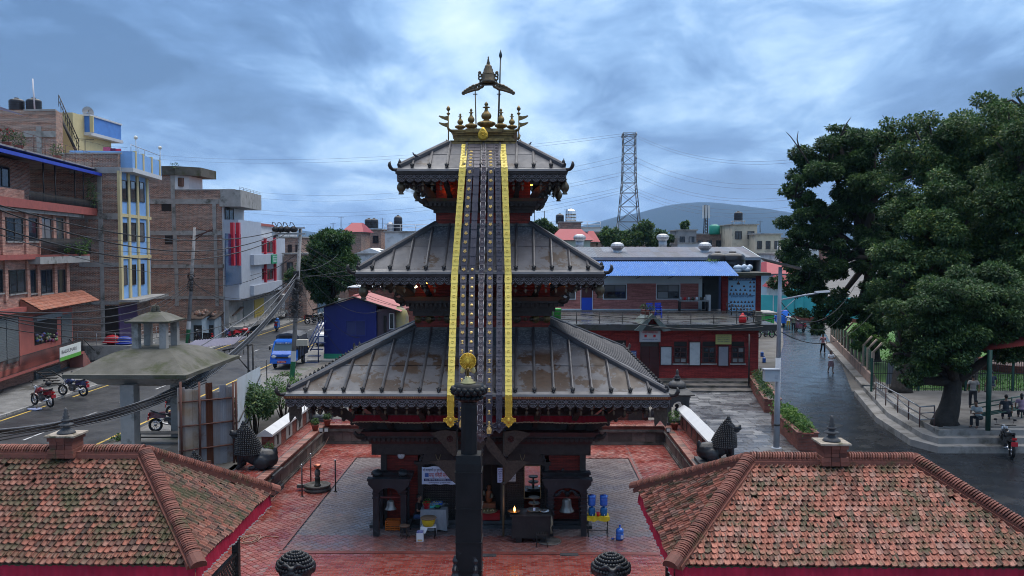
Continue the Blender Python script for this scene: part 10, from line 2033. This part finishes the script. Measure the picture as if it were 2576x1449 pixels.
for i,(px,py,Y,r,lb)in enumerate(((1525,595,135,1.7,'light green tree behind the long shed, leftmost'),(1560,600,150,2.0,'dark treetop under the pylon'),(1600,590,140,2.4,'broad treetop right of the pylon legs'),(1635,596,145,2.1,'rounded treetop between pylon and mast'),(1722,570,149,.8,'roof-garden shrub on the grey house'),(1375,575,120,1.3,'young papaya-like treetop beside the temple roof'),(1820,585,160,1.3,'shrub top left of the tall cream house'),(1670,606,150,1.5,'low treetop left of the mast house'))):
 p=at(px,py,Y); tree(V3((p.x,Y,Z1)),p-V3((0,0,r*.6)),[(p,(r*1.3,r,r))],lb,2600,.45,LEAF_MID if i%2==0 else LEAF_DARK,.15,16,'treetops in the town behind','town_tree')
pal=[M_OBRICK,M_WHT,M_CRM,M_GREY,M_OBRICK,M_PBRICK,M_BLW,M_WHT]
for i in range(46):
 px=560+i*34+ru(-12,12); Y=ru(190,420); yt=622-ru(3,24)*(260/Y)**.5
 if 1040<px<1380 and rnd()<.5:continue
 w=ru(18,40); house(px,yt,px+w,Y,10,pal[i%8],'distant flat-roofed town house in the hazy skyline',1 if Y<300 else 0,2,None,group='distant houses of the skyline')
for px,y0,y1,Y in((838,560,590,150),(858,545,575,150),(884,560,585,150),(1426,525,545,146),(1370,530,560,135),(1345,525,560,135),(1912,555,585,140),(1585,605,615,150),(963,548,575,150)):
 a_,b_=at(px,y1,Y),at(px,y0,Y); mb=MB(); mb.cyl(a_,b_,.06,.05,5); mb.tube([b_+V3((-.5,0,-.2)),b_+V3((.5,0,-.2))],.04,4); one(mb,'roof_aerial',MK,'thin roof aerial on a house in the town skyline','aerial','roof aerials in the skyline')
 # -- lattice pylon and its lines
YY=330.0; p=at(1581,622,YY); t_=thing('lattice_pylon','tall steel lattice power pylon right of the temple','pylon',V3((p.x,YY,Z1))); M_PY=mat('pylon_steel',(.10,.11,.125),(.08,.09,.10),1,.5); zz=lambda y:at(1581,y,YY).z
lv=[(622,4.9),(600,4.6),(558,3.9),(520,3.35),(486,2.9),(460,2.6),(436,2.45),(412,2.4),(388,2.35),(364,2.3),(345,2.3),(336,2.4)]
mb=MB(); cs=[(-1,-1),(1,-1),(1,1),(-1,1)]; leg=.14
for(y0,h0),(y1,h1)in zip(lv,lv[1:]):
 for k in range(4):
  a_=V3((p.x+cs[k][0]*h0,YY+cs[k][1]*h0,zz(y0))); b_=V3((p.x+cs[k][0]*h1,YY+cs[k][1]*h1,zz(y1))); c_=V3((p.x+cs[(k+1)%4][0]*h0,YY+cs[(k+1)%4][1]*h0,zz(y0))); d_=V3((p.x+cs[(k+1)%4][0]*h1,YY+cs[(k+1)%4][1]*h1,zz(y1)))
  mb.tube([a_,b_],leg*1.3,4); mb.tube([a_,d_],leg*.8,4); mb.tube([c_,b_],leg*.8,4); mb.tube([b_,d_],leg*.8,4)
mb.build('lattice',M_PY,t_)
arms=[(343,5.2),(402,5.2),(440,5.2),(478,5.2)]
for y,L_ in arms:
 mb=MB()
 for s in(-1,1):tip=V3((p.x+s*2.4,YY+s*L_*.0-4.5*s,zz(y))); mb.tube([V3((p.x+s*2.4,YY-2.3,zz(y-8))),tip],.12,4); mb.tube([V3((p.x+s*2.4,YY+2.3,zz(y-8))),tip],.12,4)
 mb.build('cross_arm',M_PY,t_)
for k,(yl,yp,yr)in enumerate(((388,336,392),(398,342,400),(472,392,452),(487,404,462),(517,432,486),(527,440,492),(545,470,508),(560,478,518),(590,484,532))):
 s=-1 if k%2 else 1
 cable(at(370 if k<2 else 560,yl,520),at(1570,yp,YY-2),6 if k<2 else 9,'high-voltage line running left from the pylon behind the temple',.04,M_PY,'power lines left of the pylon',26,'power_line'); cable(at(1592,yp,YY-2),at(2060,yr,250),5,'high-voltage line running right from the pylon to the trees',.035,M_PY,'power lines right of the pylon',20,'power_line')
for k,(x0,y0,x1,y1)in enumerate(((1920,822,1590,812),(1950,800,1640,824),(1970,790,1460,790))):cable(at(x0,y0,50),at(x1,y1,57),.3,'black cable crossing the front of the terrace',.03,M_CAB,'cables across the terrace')
for k,(a_,b_)in enumerate((((1965,835,41),(2200,780,55)),((1965,760,41),(2120,790,60)),((1965,790,41),(2150,720,60)))):cable(at(*a_),at(*b_),1.2,'cable from the lamp post across the road to the trees',.02,M_CAB,'cables from the lamp post')
# -- hills
hm=MB(); nx,ny=140,14; base=5000
def hz2(x,y):return 130*(.5+.5*mnoise.fractal(V3((x*.0006+3.1,y*.0005,.3)),1.0,2.0,5))+260*math.exp(-((x-1350)/850)**2)+110*math.exp(-((x+3000)/1500)**2)
vs=[]
for j in range(ny+1):
 for i in range(nx+1):
  x=-5600+11200*i/nx; f=j/ny; y=base+1600*f; vs.append((x,y,(hz2(x,y)*sin(min(1,f*1.5)*pi/2)if j else-2)))
hm.add(vs,[(j*(nx+1)+i,j*(nx+1)+i+1,(j+1)*(nx+1)+i+1,(j+1)*(nx+1)+i)for j in range(ny)for i in range(nx)],smooth=True); struct(hm,'hills',mat('forest_hill',(.009,.018,.022),(.013,.025,.028),.004,.95))
# -- haze
hb=MB(); hb.box(-6000,6000,-60,6900,-3.5,400); mh=bpy.data.materials.new('haze_air'); mh.use_nodes=True; nt=mh.node_tree; nt.nodes.remove(nt.nodes['Principled BSDF']); pv=nt.nodes.new('ShaderNodeVolumePrincipled'); pv.inputs['Color'].default_value=(.30,.58,1,1); pv.inputs['Density'].default_value=.00006; nt.links.new(pv.outputs[0],nt.nodes['Material Output'].inputs['Volume'])
ho=hb.build('haze',mh); tag(ho,kind='stuff')
